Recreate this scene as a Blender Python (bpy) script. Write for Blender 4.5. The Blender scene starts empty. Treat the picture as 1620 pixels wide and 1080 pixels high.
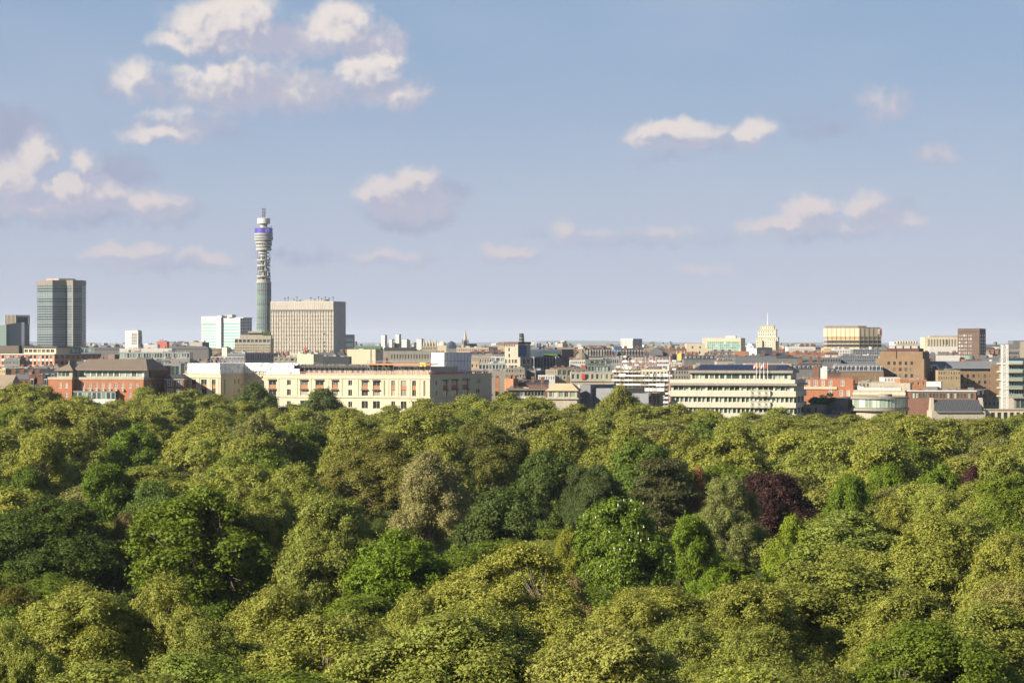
import bpy, math, random
import numpy as np
from mathutils import Vector, Matrix

EXPO = 1.35                                          # the photograph is exposed for the park in low evening sun
# ------------------------------------------------------------------ camera, world, sun, exposure
SC = bpy.context.scene
COL = SC.collection
H, F, CX, HY = 50.0, 4200.0, 810.0, 545.0          # eye height, focal length in photo pixels, principal column, horizon row
cam_d = bpy.data.cameras.new('camera')
cam = bpy.data.objects.new('camera', cam_d)
COL.objects.link(cam)
cam_d.sensor_width = 36.0
cam_d.lens = F / 1620.0 * 36.0
cam_d.shift_y = (HY - 540.0) / 1620.0
cam_d.clip_start = 1.0
cam_d.clip_end = 90000.0
cam.location = (0, 0, H)
cam.rotation_euler = (math.radians(90), 0, 0)
SC.camera = cam

SUN_AZ, SUN_EL = math.radians(241.0), math.radians(26.0)   # compass angle from +Y towards +X
S_DIR = Vector((math.sin(SUN_AZ) * math.cos(SUN_EL), math.cos(SUN_AZ) * math.cos(SUN_EL), math.sin(SUN_EL)))
sun_d = bpy.data.lights.new('sun', 'SUN')
sun_d.energy = 5.0
sun_d.angle = math.radians(0.6)
sun_d.color = (1.0, 0.88, 0.68)
sun = bpy.data.objects.new('sun', sun_d)
COL.objects.link(sun)
sun.location = (-300, -200, 400)
sun.rotation_euler = S_DIR.to_track_quat('Z', 'Y').to_euler()

SC.view_settings.view_transform = 'Standard'
SC.view_settings.look = 'None'
SC.view_settings.exposure = EXPO
SC.view_settings.gamma = 1.0
SC.view_settings.use_curve_mapping = False
SC.render.engine = 'CYCLES'
SC.cycles.max_bounces = 6
SC.cycles.diffuse_bounces = 3
SC.cycles.glossy_bounces = 2
SC.cycles.transmission_bounces = 3
SC.cycles.volume_bounces = 1
SC.cycles.use_denoising = True
SC.cycles.use_adaptive_sampling = True
SC.cycles.adaptive_threshold = 0.012
SC.cycles.adaptive_min_samples = 8
SC.cycles.caustics_reflective = False
SC.cycles.caustics_refractive = False


class NT:
    """Small wrapper for node trees."""
    def __init__(self, tree):
        self.t = tree
        self.N, self.L = tree.nodes, tree.links

    def node(self, typ, ins=None, **kw):
        n = self.N.new(typ)
        for k, v in kw.items():
            setattr(n, k, v)
        for k, v in (ins or {}).items():
            self.put(n.inputs[k], v)
        return n

    def put(self, sock, v):
        if isinstance(v, bpy.types.NodeSocket):
            self.L.new(v, sock)
        else:
            sock.default_value = v

    def m(self, op, a, b=0.0, c=0.0, clamp=False):
        n = self.N.new('ShaderNodeMath')
        n.operation = op
        n.use_clamp = clamp
        self.put(n.inputs[0], a)
        self.put(n.inputs[1], b)
        if op in ('MULTIPLY_ADD', 'SMOOTH_MAX', 'SMOOTH_MIN', 'COMPARE'):
            self.put(n.inputs[2], c)
        return n.outputs[0]

    def vm(self, op, a, b=(0, 0, 0), out=0, scale=None):
        n = self.N.new('ShaderNodeVectorMath')
        n.operation = op
        self.put(n.inputs[0], a)
        if op not in ('LENGTH', 'NORMALIZE', 'SCALE'):
            self.put(n.inputs[1], b)
        if scale is not None:
            self.put(n.inputs['Scale'], scale)
        return n.outputs['Value'] if op in ('LENGTH', 'DOT_PRODUCT', 'DISTANCE') else n.outputs['Vector']

    def noise(self, vec, scale, detail=4.0, rough=0.55, color=False):
        n = self.node('ShaderNodeTexNoise', {'Vector': vec, 'Scale': scale, 'Detail': detail, 'Roughness': rough})
        return n.outputs['Color'] if color else n.outputs[0]

    def rng(self, v, a, b, c=0.0, d=1.0, smooth=False):
        n = self.node('ShaderNodeMapRange', interpolation_type='SMOOTHSTEP' if smooth else 'LINEAR', clamp=True)
        for i, q in enumerate((v, a, b, c, d)):
            self.put(n.inputs[i], q)
        return n.outputs[0]

    def mix(self, f, a, b, typ='MIX'):
        n = self.N.new('ShaderNodeMix')
        n.data_type = 'RGBA'
        n.blend_type = typ
        self.put(n.inputs[0], f)
        self.put(n.inputs[6], a)
        self.put(n.inputs[7], b)
        return n.outputs[2]


def build_world():
    w = bpy.data.worlds.new('World')
    SC.world = w
    w.use_nodes = True
    T = NT(w.node_tree)
    T.N.clear()
    STR = 0.05 * 2 ** EXPO        # the sky tones below are as seen in the photograph
    LEV = 0.05
    sky = T.node('ShaderNodeTexSky', sky_type='NISHITA', sun_disc=False, sun_elevation=SUN_EL, sun_rotation=SUN_AZ,
                 altitude=60.0, air_density=1.0, dust_density=0.6, ozone_density=2.5)
    tc = T.node('ShaderNodeTexCoord')
    d = tc.outputs['Generated']
    s = T.node('ShaderNodeSeparateXYZ', {'Vector': d})
    az = T.m('ARCTAN2', s.outputs[0], s.outputs[1])
    el = T.m('ARCSINE', s.outputs[2])
    # sky colour: the physical sky, with the milky lavender band of a hazy May evening low down
    lav = (0.50 / STR, 0.535 / STR, 0.69 / STR, 1)
    blue = (0.28 / STR, 0.395 / STR, 0.585 / STR, 1)
    band = T.rng(el, -0.005, 0.135, 1.0, 0.0, True)
    tone = T.mix(band, blue, lav)
    up = T.rng(el, 0.12, 0.50, 0.0, 1.0, True)
    base = T.mix(T.m('MULTIPLY_ADD', up, -0.85, 0.85), sky.outputs[0], tone)
    big = T.noise(T.vm('MULTIPLY', d, (1, 1, 3.0)), 5.0, 2.0)
    base = T.mix(T.rng(big, 0.42, 0.72, 0.0, 0.35, True), base, (0.50 / STR, 0.55 / STR, 0.68 / STR, 1))
    # cumulus, in hundreds of arc units round the compass; each bank of cloud is worked out only inside its own patch of sky
    u = T.m('MULTIPLY_ADD', az, 42.0, 8.10)
    v = T.m('MULTIPLY_ADD', el, -42.0, 5.45)
    P0 = T.node('ShaderNodeCombineXYZ', {0: u, 1: v, 2: 0.0}).outputs[0]

    def n2d(vec, scale, detail, rough, color=False):
        n = T.node('ShaderNodeTexNoise', {'Vector': vec, 'Scale': scale, 'Detail': detail, 'Roughness': rough}, noise_dimensions='2D')
        return n.outputs['Color'] if color else n.outputs[0]

    def field(P, blobs):
        acc = None
        for (cx, cy, rx, ry, wt) in blobs:
            q = T.vm('MULTIPLY', T.vm('SUBTRACT', P, (cx / 100, cy / 100, 0)), (100 / rx, 100 / ry, 0))
            f = T.m('MULTIPLY_ADD', T.vm('DOT_PRODUCT', q, q), -wt, wt)
            acc = f if acc is None else T.m('SMOOTH_MAX', acc, f, 0.25)
        return acc

    def bank(bright, grey, edge=1.0, soft=0.9):
        wn = T.vm('SUBTRACT', n2d(P0, 1.5, 5.0, 0.58, True), (0.5, 0.5, 0.5))
        P = T.vm('ADD', P0, T.vm('MULTIPLY', wn, (0.62, 0.46, 0.0)))
        fb, fg = field(P, bright), field(P, grey)
        fs = field(T.vm('ADD', P, (-0.13, -0.15, 0.0)), bright)
        n1 = n2d(P0, 4.2, 5.0, 0.55)
        dn = T.m('SUBTRACT', n1, 0.5)
        turn = T.m('MULTIPLY_ADD', T.m('SUBTRACT', fb, fs), 0.95, T.m('MULTIPLY_ADD', dn, 1.0, 0.58))
        lit = T.rng(turn, 0.0, 1.0, 0.0, 1.0, True)
        crisp = T.rng(lit, 0.30, 1.0, soft + 0.50, 0.66)          # sunlit side crisp, lee side soft
        ab = T.rng(T.m('MULTIPLY_ADD', dn, 0.80 * edge, fb), -0.28, crisp, 0.0, 1.0, True)
        ab = T.m('MULTIPLY', ab, T.rng(fb, -0.2, 0.7, 0.25, 1.0))
        ag = T.rng(T.m('MULTIPLY_ADD', dn, 1.3, fg), -0.30, 0.95, 0.0, 0.88, True)
        low = T.rng(el, 0.02, 0.10, 0.0, 1.0)
        hi_c = T.mix(low, (0.61 / STR, 0.565 / STR, 0.615 / STR, 1), (0.82 / STR, 0.755 / STR, 0.72 / STR, 1))
        mid_c = (0.43 / STR, 0.445 / STR, 0.575 / STR, 1)
        gr_c = (0.375 / STR, 0.415 / STR, 0.56 / STR, 1)
        c1 = T.mix(ag, base, T.mix(T.rng(T.m('MULTIPLY_ADD', dn, 1.5, fb), -0.9, 0.2, 0.0, 0.9, True), gr_c, (0.50 / STR, 0.505 / STR, 0.615 / STR, 1)))
        c2 = T.mix(T.m('MULTIPLY', ab, 0.97), c1, T.mix(T.rng(lit, 0.18, 0.95, 0.0, 1.0), mid_c, hi_c))
        return T.node('ShaderNodeBackground', {'Color': c2, 'Strength': LEV}).outputs[0]
    left_b = [(66, 256, 34, 42, 1), (28, 292, 58, 40, .9), (138, 260, 32, 22, .8), (118, 302, 60, 30, .85), (168, 314, 60, 22, .7), (245, 326, 54, 25, .85),
              (-90, 280, 70, 50, .9), (60, 325, 90, 20, .5)]
    left_g = [(10, 226, 96, 56, 1.2), (185, 288, 76, 44, 1), (110, 330, 200, 36, .9), (260, 338, 70, 26, .8), (-110, 260, 90, 70, .9)]
    low_b, low_g = [(255, 215, 64, 24, .75)], [(280, 206, 110, 24, .6)]
    banks = [
        ((-200, 740, -60, 244),
         [(335, 54, 88, 54, 1), (392, 36, 76, 58, 1), (288, 74, 64, 24, .75), (545, 46, 60, 46, 1), (592, 70, 46, 36, .5), (460, 60, 70, 40, .3),
          (355, 130, 92, 50, .85), (222, 132, 46, 40, .75), (588, 114, 60, 44, 1), (628, 152, 52, 30, .6), (470, 140, 80, 34, .4), (290, 184, 80, 18, .45), (440, 125, 90, 40, .25)] + low_b + left_b[:3],
         [(450, 66, 175, 36, 1.0), (580, 72, 76, 38, 1.0), (420, 148, 205, 40, 1.0), (628, 152, 62, 30, .9), (205, 144, 60, 24, .7)] + low_g + left_g[:2], 0.9, 0.95),
        ((-200, 420, 244, 376), left_b + low_b, left_g + low_g, 0.9, 0.85),
        ((450, 800, 235, 378),
         [(618, 302, 66, 34, 1), (660, 288, 40, 32, 1), (585, 306, 38, 24, .9), (640, 318, 64, 26, .6)],
         [(645, 336, 84, 34, 1.1), (684, 318, 46, 46, 1.1), (725, 300, 28, 13, .6)], 0.9, 0.8),
        ((60, 740, 378, 445),
         [(195, 404, 74, 20, .7), (240, 399, 34, 17, .75), (330, 407, 54, 13, .6), (610, 407, 66, 11, .5)],
         [(260, 416, 150, 18, .6), (480, 410, 120, 14, .35), (620, 414, 90, 12, .4)], 1.2, 1.1),
        ((960, 1620, 105, 280),
         [(1070, 212, 76, 25, 1), (1032, 215, 44, 22, .8), (1110, 210, 55, 20, .7), (1190, 210, 44, 22, .8), (1395, 165, 30, 20, .2), (1478, 249, 30, 13, .2)],
         [(1105, 222, 120, 22, .7), (1300, 212, 60, 16, .5), (1395, 170, 48, 26, .5), (1478, 251, 42, 18, .5), (1060, 252, 60, 10, .4), (1260, 185, 50, 14, .35)], 0.85, 1.05),
        ((800, 1600, 285, 455),
         [(1280, 332, 52, 24, 1), (1240, 350, 60, 17, .85), (1192, 362, 38, 22, .6), (1365, 328, 46, 26, .8), (1430, 347, 34, 15, .45),
          (887, 364, 26, 26, .6), (1050, 367, 60, 12, .4), (1110, 431, 54, 10, .45), (940, 370, 54, 11, .35), (1340, 358, 66, 11, .4)],
         [(1290, 362, 140, 22, .5), (1400, 344, 60, 28, .5), (1000, 378, 170, 16, .3)], 1.0, 1.0),
        ((738, 872, 378, 424), [(805, 399, 58, 14, .7)], [(812, 406, 64, 14, .5)], 1.1, 1.0)]
    # away from these: scattered cumulus of the same kind all round
    w3 = T.noise(T.vm('MULTIPLY', d, (1, 1, 2.6)), 4.0, 5.0, 0.58)
    front = T.m('MULTIPLY', T.rng(s.outputs[1], 0.90, 0.96, 0.0, 1.0, True), T.rng(el, 0.14, 0.22, 1.0, 0.0, True))
    ao = T.m('MULTIPLY', T.m('MULTIPLY', T.rng(w3, 0.55, 0.70, 0.0, 1.0, True), T.m('SUBTRACT', 1.0, front)), T.rng(el, 0.0, 0.05, 0.0, 0.8, True))
    rest = T.node('ShaderNodeBackground', {'Color': T.mix(ao, base, (0.62 / STR, 0.60 / STR, 0.66 / STR, 1)), 'Strength': LEV}).outputs[0]
    for (x0, x1, y0, y1), br, gr, edge, soft in banks:
        mk = T.m('MULTIPLY', T.m('COMPARE', u, (x0 + x1) / 200, (x1 - x0) / 200), T.m('COMPARE', v, (y0 + y1) / 200, (y1 - y0) / 200))
        rest = T.node('ShaderNodeMixShader', {0: mk, 1: rest, 2: bank(br, gr, edge, soft)}).outputs[0]
    T.node('ShaderNodeOutputWorld', {'Surface': rest})
    w.cycles.sampling_method = 'MANUAL'
    w.cycles.sample_map_resolution = 512


build_world()

# ------------------------------------------------------------------ helpers
def PX(px, D): return (px - CX) / F * D
def PZ(py, D): return H - (py - HY) / F * D
R = math.radians


def tag(o, label=None, cat=None, group=None, kind=None):
    for k, v in (('label', label), ('category', cat), ('group', group), ('kind', kind)):
        if v:
            o[k] = v
    return o


class MB:
    """Collects faces and links them as one mesh object."""
    def __init__(self):
        self.v, self.f, self.m = [], [], []

    def poly(self, pts, m=0):
        i = len(self.v)
        self.v += [tuple(p) for p in pts]
        self.f.append(tuple(range(i, i + len(pts))))
        self.m.append(m)

    def box(self, x0, x1, y0, y1, z0, z1, m=0, bottom=False):
        i = len(self.v)
        self.v += [(x0, y0, z0), (x1, y0, z0), (x1, y1, z0), (x0, y1, z0), (x0, y0, z1), (x1, y0, z1), (x1, y1, z1), (x0, y1, z1)]
        fs = [(0, 1, 5, 4), (1, 2, 6, 5), (2, 3, 7, 6), (3, 0, 4, 7), (4, 5, 6, 7), (3, 2, 1, 0)]
        for q in fs:
            self.f.append(tuple(i + k for k in q))
            self.m.append(m)
        return self

    def prism(self, pts, z0, z1, m=0, mt=None):
        n = len(pts)
        i = len(self.v)
        self.v += [(p[0], p[1], z0) for p in pts] + [(p[0], p[1], z1) for p in pts]
        for k in range(n):
            j = (k + 1) % n
            self.f.append((i + k, i + j, i + n + j, i + n + k))
            self.m.append(m)
        self.f.append(tuple(i + n + k for k in range(n)))
        self.m.append(m if mt is None else mt)
        return self

    def frus(self, a, b, m=0):
        """Solid between two polygons of equal count given as 3-D points (a below, b above)."""
        n = len(a)
        i = len(self.v)
        self.v += [tuple(p) for p in a] + [tuple(p) for p in b]
        for k in range(n):
            j = (k + 1) % n
            self.f.append((i + k, i + j, i + n + j, i + n + k))
            self.m.append(m)
        self.f.append(tuple(i + n + k for k in range(n)))
        self.m.append(m)
        self.f.append(tuple(i + k for k in reversed(range(n))))
        self.m.append(m)
        return self

    def hip(self, x0, x1, y0, y1, z0, z1, ix, iy, m=0):
        a = [(x0, y0, z0), (x1, y0, z0), (x1, y1, z0), (x0, y1, z0)]
        b = [(x0 + ix, y0 + iy, z1), (x1 - ix, y0 + iy, z1), (x1 - ix, y1 - iy, z1), (x0 + ix, y1 - iy, z1)]
        return self.frus(a, b, m)

    def bar(self, p, q, r, m=0, n=4, r2=None):
        p, q = Vector(p), Vector(q)
        d = (q - p)
        if d.length < 1e-6:
            return self
        d.normalize()
        a = d.orthogonal().normalized()
        b = d.cross(a)
        r2 = r if r2 is None else r2
        i = len(self.v)
        for c, rr in ((p, r), (q, r2)):
            for k in range(n):
                t = 2 * math.pi * (k + 0.5) / n
                self.v.append(tuple(c + a * (rr * math.cos(t)) + b * (rr * math.sin(t))))
        for k in range(n):
            j = (k + 1) % n
            self.f.append((i + k, i + j, i + n + j, i + n + k))
            self.m.append(m)
        self.f.append(tuple(i + n + k for k in range(n)))
        self.m.append(m)
        return self

    def lathe(self, prof, n=32, m=0, c=(0, 0), a0=0.0, a1=2 * math.pi):
        """prof: list of (radius, z[, material of the segment above])."""
        full = abs(a1 - a0 - 2 * math.pi) < 1e-6
        cnt = n if full else n + 1
        i = len(self.v)
        for p in prof:
            for k in range(cnt):
                t = a0 + (a1 - a0) * k / n
                self.v.append((c[0] + p[0] * math.cos(t), c[1] + p[0] * math.sin(t), p[1]))
        for s in range(len(prof) - 1):
            mm = prof[s][2] if len(prof[s]) > 2 else m
            for k in range(n):
                j = (k + 1) % cnt
                self.f.append((i + s * cnt + k, i + s * cnt + j, i + (s + 1) * cnt + j, i + (s + 1) * cnt + k))
                self.m.append(mm)
        return self

    def fac(self, o, u, L, z0, z1, ops, dep=0.35, m=0, mr=None):
        """Wall panel with real openings. o: start (x, y); u: unit direction along the wall; outward normal = (u.y, -u.x)."""
        n = (u[1], -u[0])
        us = sorted(set([0.0, L] + [round(max(0, min(L, q)), 4) for op in ops for q in op[:2]]))
        zs = sorted(set([z0, z1] + [round(max(z0, min(z1, q)), 4) for op in ops for q in op[2:4]]))
        P = lambda a, z, d=0.0: (o[0] + u[0] * a - n[0] * d, o[1] + u[1] * a - n[1] * d, z)
        hole = set()
        for op in ops:
            for ia in range(len(us) - 1):
                if us[ia] >= op[0] - 1e-3 and us[ia + 1] <= op[1] + 1e-3:
                    for iz in range(len(zs) - 1):
                        if zs[iz] >= op[2] - 1e-3 and zs[iz + 1] <= op[3] + 1e-3:
                            hole.add((ia, iz))
        for iz in range(len(zs) - 1):
            ia = 0
            while ia < len(us) - 1:
                if (ia, iz) in hole:
                    ia += 1
                    continue
                ib = ia
                while ib < len(us) - 1 and (ib, iz) not in hole:
                    ib += 1
                self.poly([P(us[ia], zs[iz]), P(us[ib], zs[iz]), P(us[ib], zs[iz + 1]), P(us[ia], zs[iz + 1])], m)
                ia = ib
        mr = m if mr is None else mr
        for a, b, c, d in [op[:4] for op in ops]:
            self.poly([P(a, c), P(b, c), P(b, c, dep), P(a, c, dep)], mr)
            self.poly([P(a, d, dep), P(b, d, dep), P(b, d), P(a, d)], mr)
            self.poly([P(a, c, dep), P(a, d, dep), P(a, d), P(a, c)], mr)
            self.poly([P(b, c), P(b, d), P(b, d, dep), P(b, c, dep)], mr)
        return self

    def mesh(self, name, mats, smooth=False):
        me = bpy.data.meshes.new(name)
        me.from_pydata(self.v, [], self.f)
        if not isinstance(mats, (list, tuple)):
            mats = [mats]
        for q in mats:
            me.materials.append(q)
        if len(mats) > 1:
            me.polygons.foreach_set('material_index', self.m)
        if smooth:
            me.polygons.foreach_set('use_smooth', [True] * len(self.f))
        return me

    def build(self, name, mats, parent=None, smooth=False, kind=None):
        o = bpy.data.objects.new(name, self.mesh(name, mats, smooth))
        COL.objects.link(o)
        if parent is not None:
            o.parent = parent
        if kind:
            o['kind'] = kind
        return o


def empty(name, loc, rz, label, cat, group=None):
    o = bpy.data.objects.new(name, None)
    COL.objects.link(o)
    o.location = loc
    o.rotation_euler = (0, 0, rz)
    o.empty_display_size = 2.0
    return tag(o, label, cat, group)


# ------------------------------------------------------------------ materials
MATS = {}


def new_mat(name):
    m = bpy.data.materials.new(name)
    m.use_nodes = True
    T = NT(m.node_tree)
    T.N.clear()
    return m, T


def paint(name, c, rough=0.8, var=0.18, scale=0.25, spec=0.25, fine=0.10, metal=0.0, streak=0.0):
    """Plain weathered surface: broad and fine tone changes, rain streaks, no light or shade."""
    if name in MATS:
        return MATS[name]
    m, T = new_mat(name)
    tc = T.node('ShaderNodeTexCoord').outputs['Object']
    n1 = T.noise(tc, scale, 3.0, 0.6)
    n2 = T.noise(tc, scale * 9, 2.0, 0.6)
    f = T.m('ADD', T.m('MULTIPLY_ADD', n1, var * 2, 1 - var), T.m('MULTIPLY_ADD', n2, fine * 2, -fine))
    if streak:
        n3 = T.noise(T.vm('MULTIPLY', tc, (1.2, 1.2, 0.06)), 1.0, 3.0, 0.6)
        f = T.m('MULTIPLY', f, T.rng(n3, 0.35, 0.7, 1.0 - streak, 1.0))
    col = T.vm('SCALE', (c[0], c[1], c[2]), scale=f)
    b = T.node('ShaderNodeBsdfPrincipled', {'Base Color': col, 'Roughness': rough, 'Metallic': metal, 'Specular IOR Level': spec})
    T.node('ShaderNodeOutputMaterial', {'Surface': b.outputs[0]})
    MATS[name] = m
    return m


def glass(name, c, c2=None, rough=0.12, amt=0.35):
    """Window glass seen from outside: dark room, now and then a blind or curtain; differs from window to window."""
    if name in MATS:
        return MATS[name]
    m, T = new_mat(name)
    oi = T.node('ShaderNodeObjectInfo').outputs['Random']
    gi = T.node('ShaderNodeNewGeometry').outputs['Random Per Island']
    r = T.m('FRACT', T.m('MULTIPLY_ADD', gi, 7.31, T.m('MULTIPLY', oi, 3.7)))
    c2 = c2 or tuple(min(1, q * 3 + 0.10) for q in c)
    f = T.rng(r, 1 - amt, 1.0, 0.0, 0.9)
    col = T.mix(f, (*c, 1), (*c2, 1))
    col = T.vm('SCALE', col, scale=T.m('MULTIPLY_ADD', T.m('FRACT', T.m('MULTIPLY', r, 13.7)), 0.5, 0.75))
    b = T.node('ShaderNodeBsdfPrincipled', {'Base Color': col, 'Roughness': rough, 'Specular IOR Level': 0.5, 'IOR': 1.5})
    T.node('ShaderNodeOutputMaterial', {'Surface': b.outputs[0]})
    MATS[name] = m
    return m


def brick(name, c1, c2, mortar=(0.26, 0.22, 0.18)):
    if name in MATS:
        return MATS[name]
    m, T = new_mat(name)
    tc = T.node('ShaderNodeTexCoord').outputs['Object']
    s = T.node('ShaderNodeSeparateXYZ', {'Vector': tc})
    uv = T.node('ShaderNodeCombineXYZ', {0: T.m('ADD', s.outputs[0], s.outputs[1]), 1: s.outputs[2], 2: 0.0}).outputs[0]
    bt = T.node('ShaderNodeTexBrick', {'Vector': uv, 'Color1': (*c1, 1), 'Color2': (*c2, 1), 'Mortar': (*mortar, 1), 'Scale': 1.0,
                                       'Mortar Size': 0.012, 'Brick Width': 0.45, 'Row Height': 0.15})
    n = T.noise(tc, 0.22, 3.0, 0.6)
    col = T.vm('SCALE', bt.outputs[0], scale=T.m('MULTIPLY_ADD', n, 0.6, 0.7))
    b = T.node('ShaderNodeBsdfPrincipled', {'Base Color': col, 'Roughness': 0.9, 'Specular IOR Level': 0.15})
    T.node('ShaderNodeOutputMaterial', {'Surface': b.outputs[0]})
    MATS[name] = m
    return m

# ------------------------------------------------------------------ ground and far hills
def ground():
    m, T = new_mat('ground')
    g = T.node('ShaderNodeNewGeometry').outputs['Position']
    s = T.node('ShaderNodeSeparateXYZ', {'Vector': g})
    n = T.noise(g, 0.05, 4.0, 0.6)
    grass = T.mix(n, (0.030, 0.055, 0.012, 1), (0.060, 0.085, 0.020, 1))
    city = T.mix(T.noise(g, 0.004, 4.0, 0.7), (0.16, 0.15, 0.14, 1), (0.10, 0.12, 0.07, 1))
    f = T.rng(s.outputs[1], 1262, 1268)
    b = T.node('ShaderNodeBsdfPrincipled', {'Base Color': T.mix(f, grass, city), 'Roughness': 0.95, 'Specular IOR Level': 0.1})
    T.node('ShaderNodeOutputMaterial', {'Surface': b.outputs[0]})
    mb = MB()
    mb.poly([(-16000, -2000, 0), (16000, -2000, 0), (16000, 36000, 0), (-16000, 36000, 0)])
    tag(mb.build('ground', m), kind='structure')
    mh = paint('far_hills', (0.085, 0.095, 0.095), 0.95, 0.4, 0.002)  # green greyed down: part of the distance haze is put into this colour
    mb = MB()
    rng = random.Random(3)
    prev = None
    x = -8200.0
    Yh = 27000.0
    while x < 8200:
        z = 70 + 12 * math.sin(x * 0.0009 + 1) + 8 * math.sin(x * 0.0023) + rng.uniform(-1.6, 1.6)
        if x > 2600:
            z += 4
        if prev:
            x0, z0 = prev
            mb.poly([(x0, Yh - 900, -1), (x, Yh - 900, -1), (x, Yh, z), (x0, Yh, z0)])
            mb.poly([(x0, Yh, z0), (x, Yh, z), (x, Yh + 1500, -1), (x0, Yh + 1500, -1)])
        prev = (x, z)
        x += rng.uniform(40, 110)
    tag(mb.build('hills', mh), kind='structure')
ground()


def haze():
    m = bpy.data.materials.new('haze')
    m.use_nodes = True
    T = NT(m.node_tree)
    T.N.clear()
    v = T.node('ShaderNodeVolumePrincipled', {'Color': (0.74, 0.84, 1.0, 1), 'Density': HAZE, 'Anisotropy': 0.1})
    T.node('ShaderNodeOutputMaterial', {'Volume': v.outputs[0]})
    mb = MB()
    mb.box(-15500, 15500, -400, 33000, -2, 215)
    tag(mb.build('haze', m), kind='stuff')


HAZE = 2.0e-5
haze()

# ------------------------------------------------------------------ trees
def leaf_material():
    m, T = new_mat('leaf')
    oc = T.node('ShaderNodeObjectInfo').outputs['Color']
    gi = T.node('ShaderNodeNewGeometry').outputs['Random Per Island']
    tc = T.node('ShaderNodeTexCoord').outputs['Object']
    n = T.noise(tc, 0.30, 2.0, 0.6)
    f = T.m('MULTIPLY', T.m('MULTIPLY_ADD', gi, 0.40, 0.80), T.m('MULTIPLY_ADD', n, 0.7, 0.65))
    col = T.vm('SCALE', oc, scale=f)
    h = T.node('ShaderNodeHueSaturation', {'Color': col, 'Hue': T.m('MULTIPLY_ADD', T.m('FRACT', T.m('MULTIPLY', gi, 17.3)), 0.028, 0.488), 'Saturation': 1.0})
    d = T.node('ShaderNodeBsdfPrincipled', {'Base Color': h.outputs[0], 'Roughness': 0.6, 'Specular IOR Level': 0.22})
    warm = T.mix(1.0, h.outputs[0], (1.0, 0.95, 0.42, 1), 'MULTIPLY')
    t = T.node('ShaderNodeBsdfTranslucent', {'Color': warm})
    mx = T.node('ShaderNodeMixShader', {0: 0.26, 1: d.outputs[0], 2: t.outputs[0]})
    T.node('ShaderNodeOutputMaterial', {'Surface': mx.outputs[0]})
    return m


LEAF = leaf_material()
BARK_PALE = paint('plane_bark', (0.12, 0.102, 0.075), 0.9, 0.4, 0.8)
BARK_DARK = paint('dark_bark', (0.10, 0.08, 0.06), 0.95, 0.35, 0.8)


def quads_mesh(name, V, mat):
    """V: (n, k, 3) array of leaf faces."""
    n, k = V.shape[:2]
    me = bpy.data.meshes.new(name)
    me.vertices.add(n * k)
    me.vertices.foreach_set('co', V.reshape(-1).astype(np.float32))
    me.loops.add(n * k)
    me.loops.foreach_set('vertex_index', np.arange(n * k, dtype=np.int32))
    me.polygons.add(n)
    me.polygons.foreach_set('loop_start', np.arange(0, n * k, k, dtype=np.int32))
    me.update(calc_edges=True)
    me.materials.append(mat)
    return me


def unit(a):
    return a / np.maximum(np.linalg.norm(a, axis=-1, keepdims=True), 1e-9)


def leaf_quads(rng, P, N, size, slim=0.62, tri=False):
    """Leaf-sprig quads at points P with normals N."""
    n = len(P)
    t = unit(np.cross(N, rng.normal(size=(n, 3))))
    b = np.cross(N, t)
    s = (size * rng.uniform(0.6, 1.35, n))[:, None]
    t, b = t * s * 0.5, b * s * 0.5 * slim
    bend = N * s * rng.uniform(-0.12, 0.12, n)[:, None]
    if tri:
        return np.stack([P - t - b, P + t * 1.1 - b * 0.3, P - t * 0.2 + b * 1.3], axis=1)
    return np.stack([P - t - bend, P - b * 1.1 + t * 0.15, P + t - bend, P + b * 1.1 + t * 0.15], axis=1)



# ------------------------------------------------------------------ building kit
G_DARK = glass('glass_dark', (0.020, 0.024, 0.028), (0.30, 0.28, 0.24), amt=0.30)
G_TEAL = glass('glass_teal', (0.030, 0.060, 0.055), (0.34, 0.44, 0.38), amt=0.45)
G_BLUE = glass('glass_blue', (0.020, 0.035, 0.060), (0.10, 0.14, 0.20), amt=0.4)
G_PALE = glass('glass_pale', (0.16, 0.24, 0.22), (0.40, 0.52, 0.46), amt=0.6)
CREAM = paint('cream_stone', (0.455, 0.405, 0.305), 0.85, 0.10, 0.12, streak=0.14)
CREAM2 = paint('pale_stone', (0.33, 0.30, 0.245), 0.85, 0.14, 0.15, streak=0.2)
WHITE = paint('white_render', (0.46, 0.455, 0.445), 0.7, 0.08, 0.2, streak=0.1)
SHEET = paint('white_sheeting', (0.58, 0.585, 0.60), 0.5, 0.06, 0.5)
GREYS = paint('grey_stone', (0.14, 0.14, 0.145), 0.85, 0.2, 0.15, streak=0.2)
CONC = paint('concrete', (0.235, 0.218, 0.195), 0.9, 0.14, 0.12, streak=0.22)
ZINC = paint('zinc', (0.115, 0.125, 0.145), 0.55, 0.15, 0.3, spec=0.5)
SLATE = paint('slate', (0.042, 0.047, 0.058), 0.7, 0.3, 0.5, fine=0.2)
SLATE2 = paint('slate_light', (0.085, 0.090, 0.102), 0.7, 0.25, 0.5, fine=0.2)
BROWNROOF = paint('brown_roof', (0.150, 0.122, 0.098), 0.75, 0.2, 0.3, fine=0.15)
TAN = paint('tan_roof', (0.36, 0.27, 0.18), 0.75, 0.18, 0.3, fine=0.15)
DARKM = paint('dark_metal', (0.035, 0.036, 0.040), 0.5, 0.3, 0.4)
STEEL = paint('steel', (0.27, 0.27, 0.275), 0.5, 0.2, 0.5, spec=0.5)
FELT = paint('roof_felt', (0.115, 0.11, 0.105), 0.9, 0.25, 0.2)
REDB = brick('red_brick', (0.31, 0.105, 0.045), (0.25, 0.080, 0.037))
DREDB = brick('dark_red_brick', (0.13, 0.047, 0.032), (0.10, 0.038, 0.028))
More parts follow.
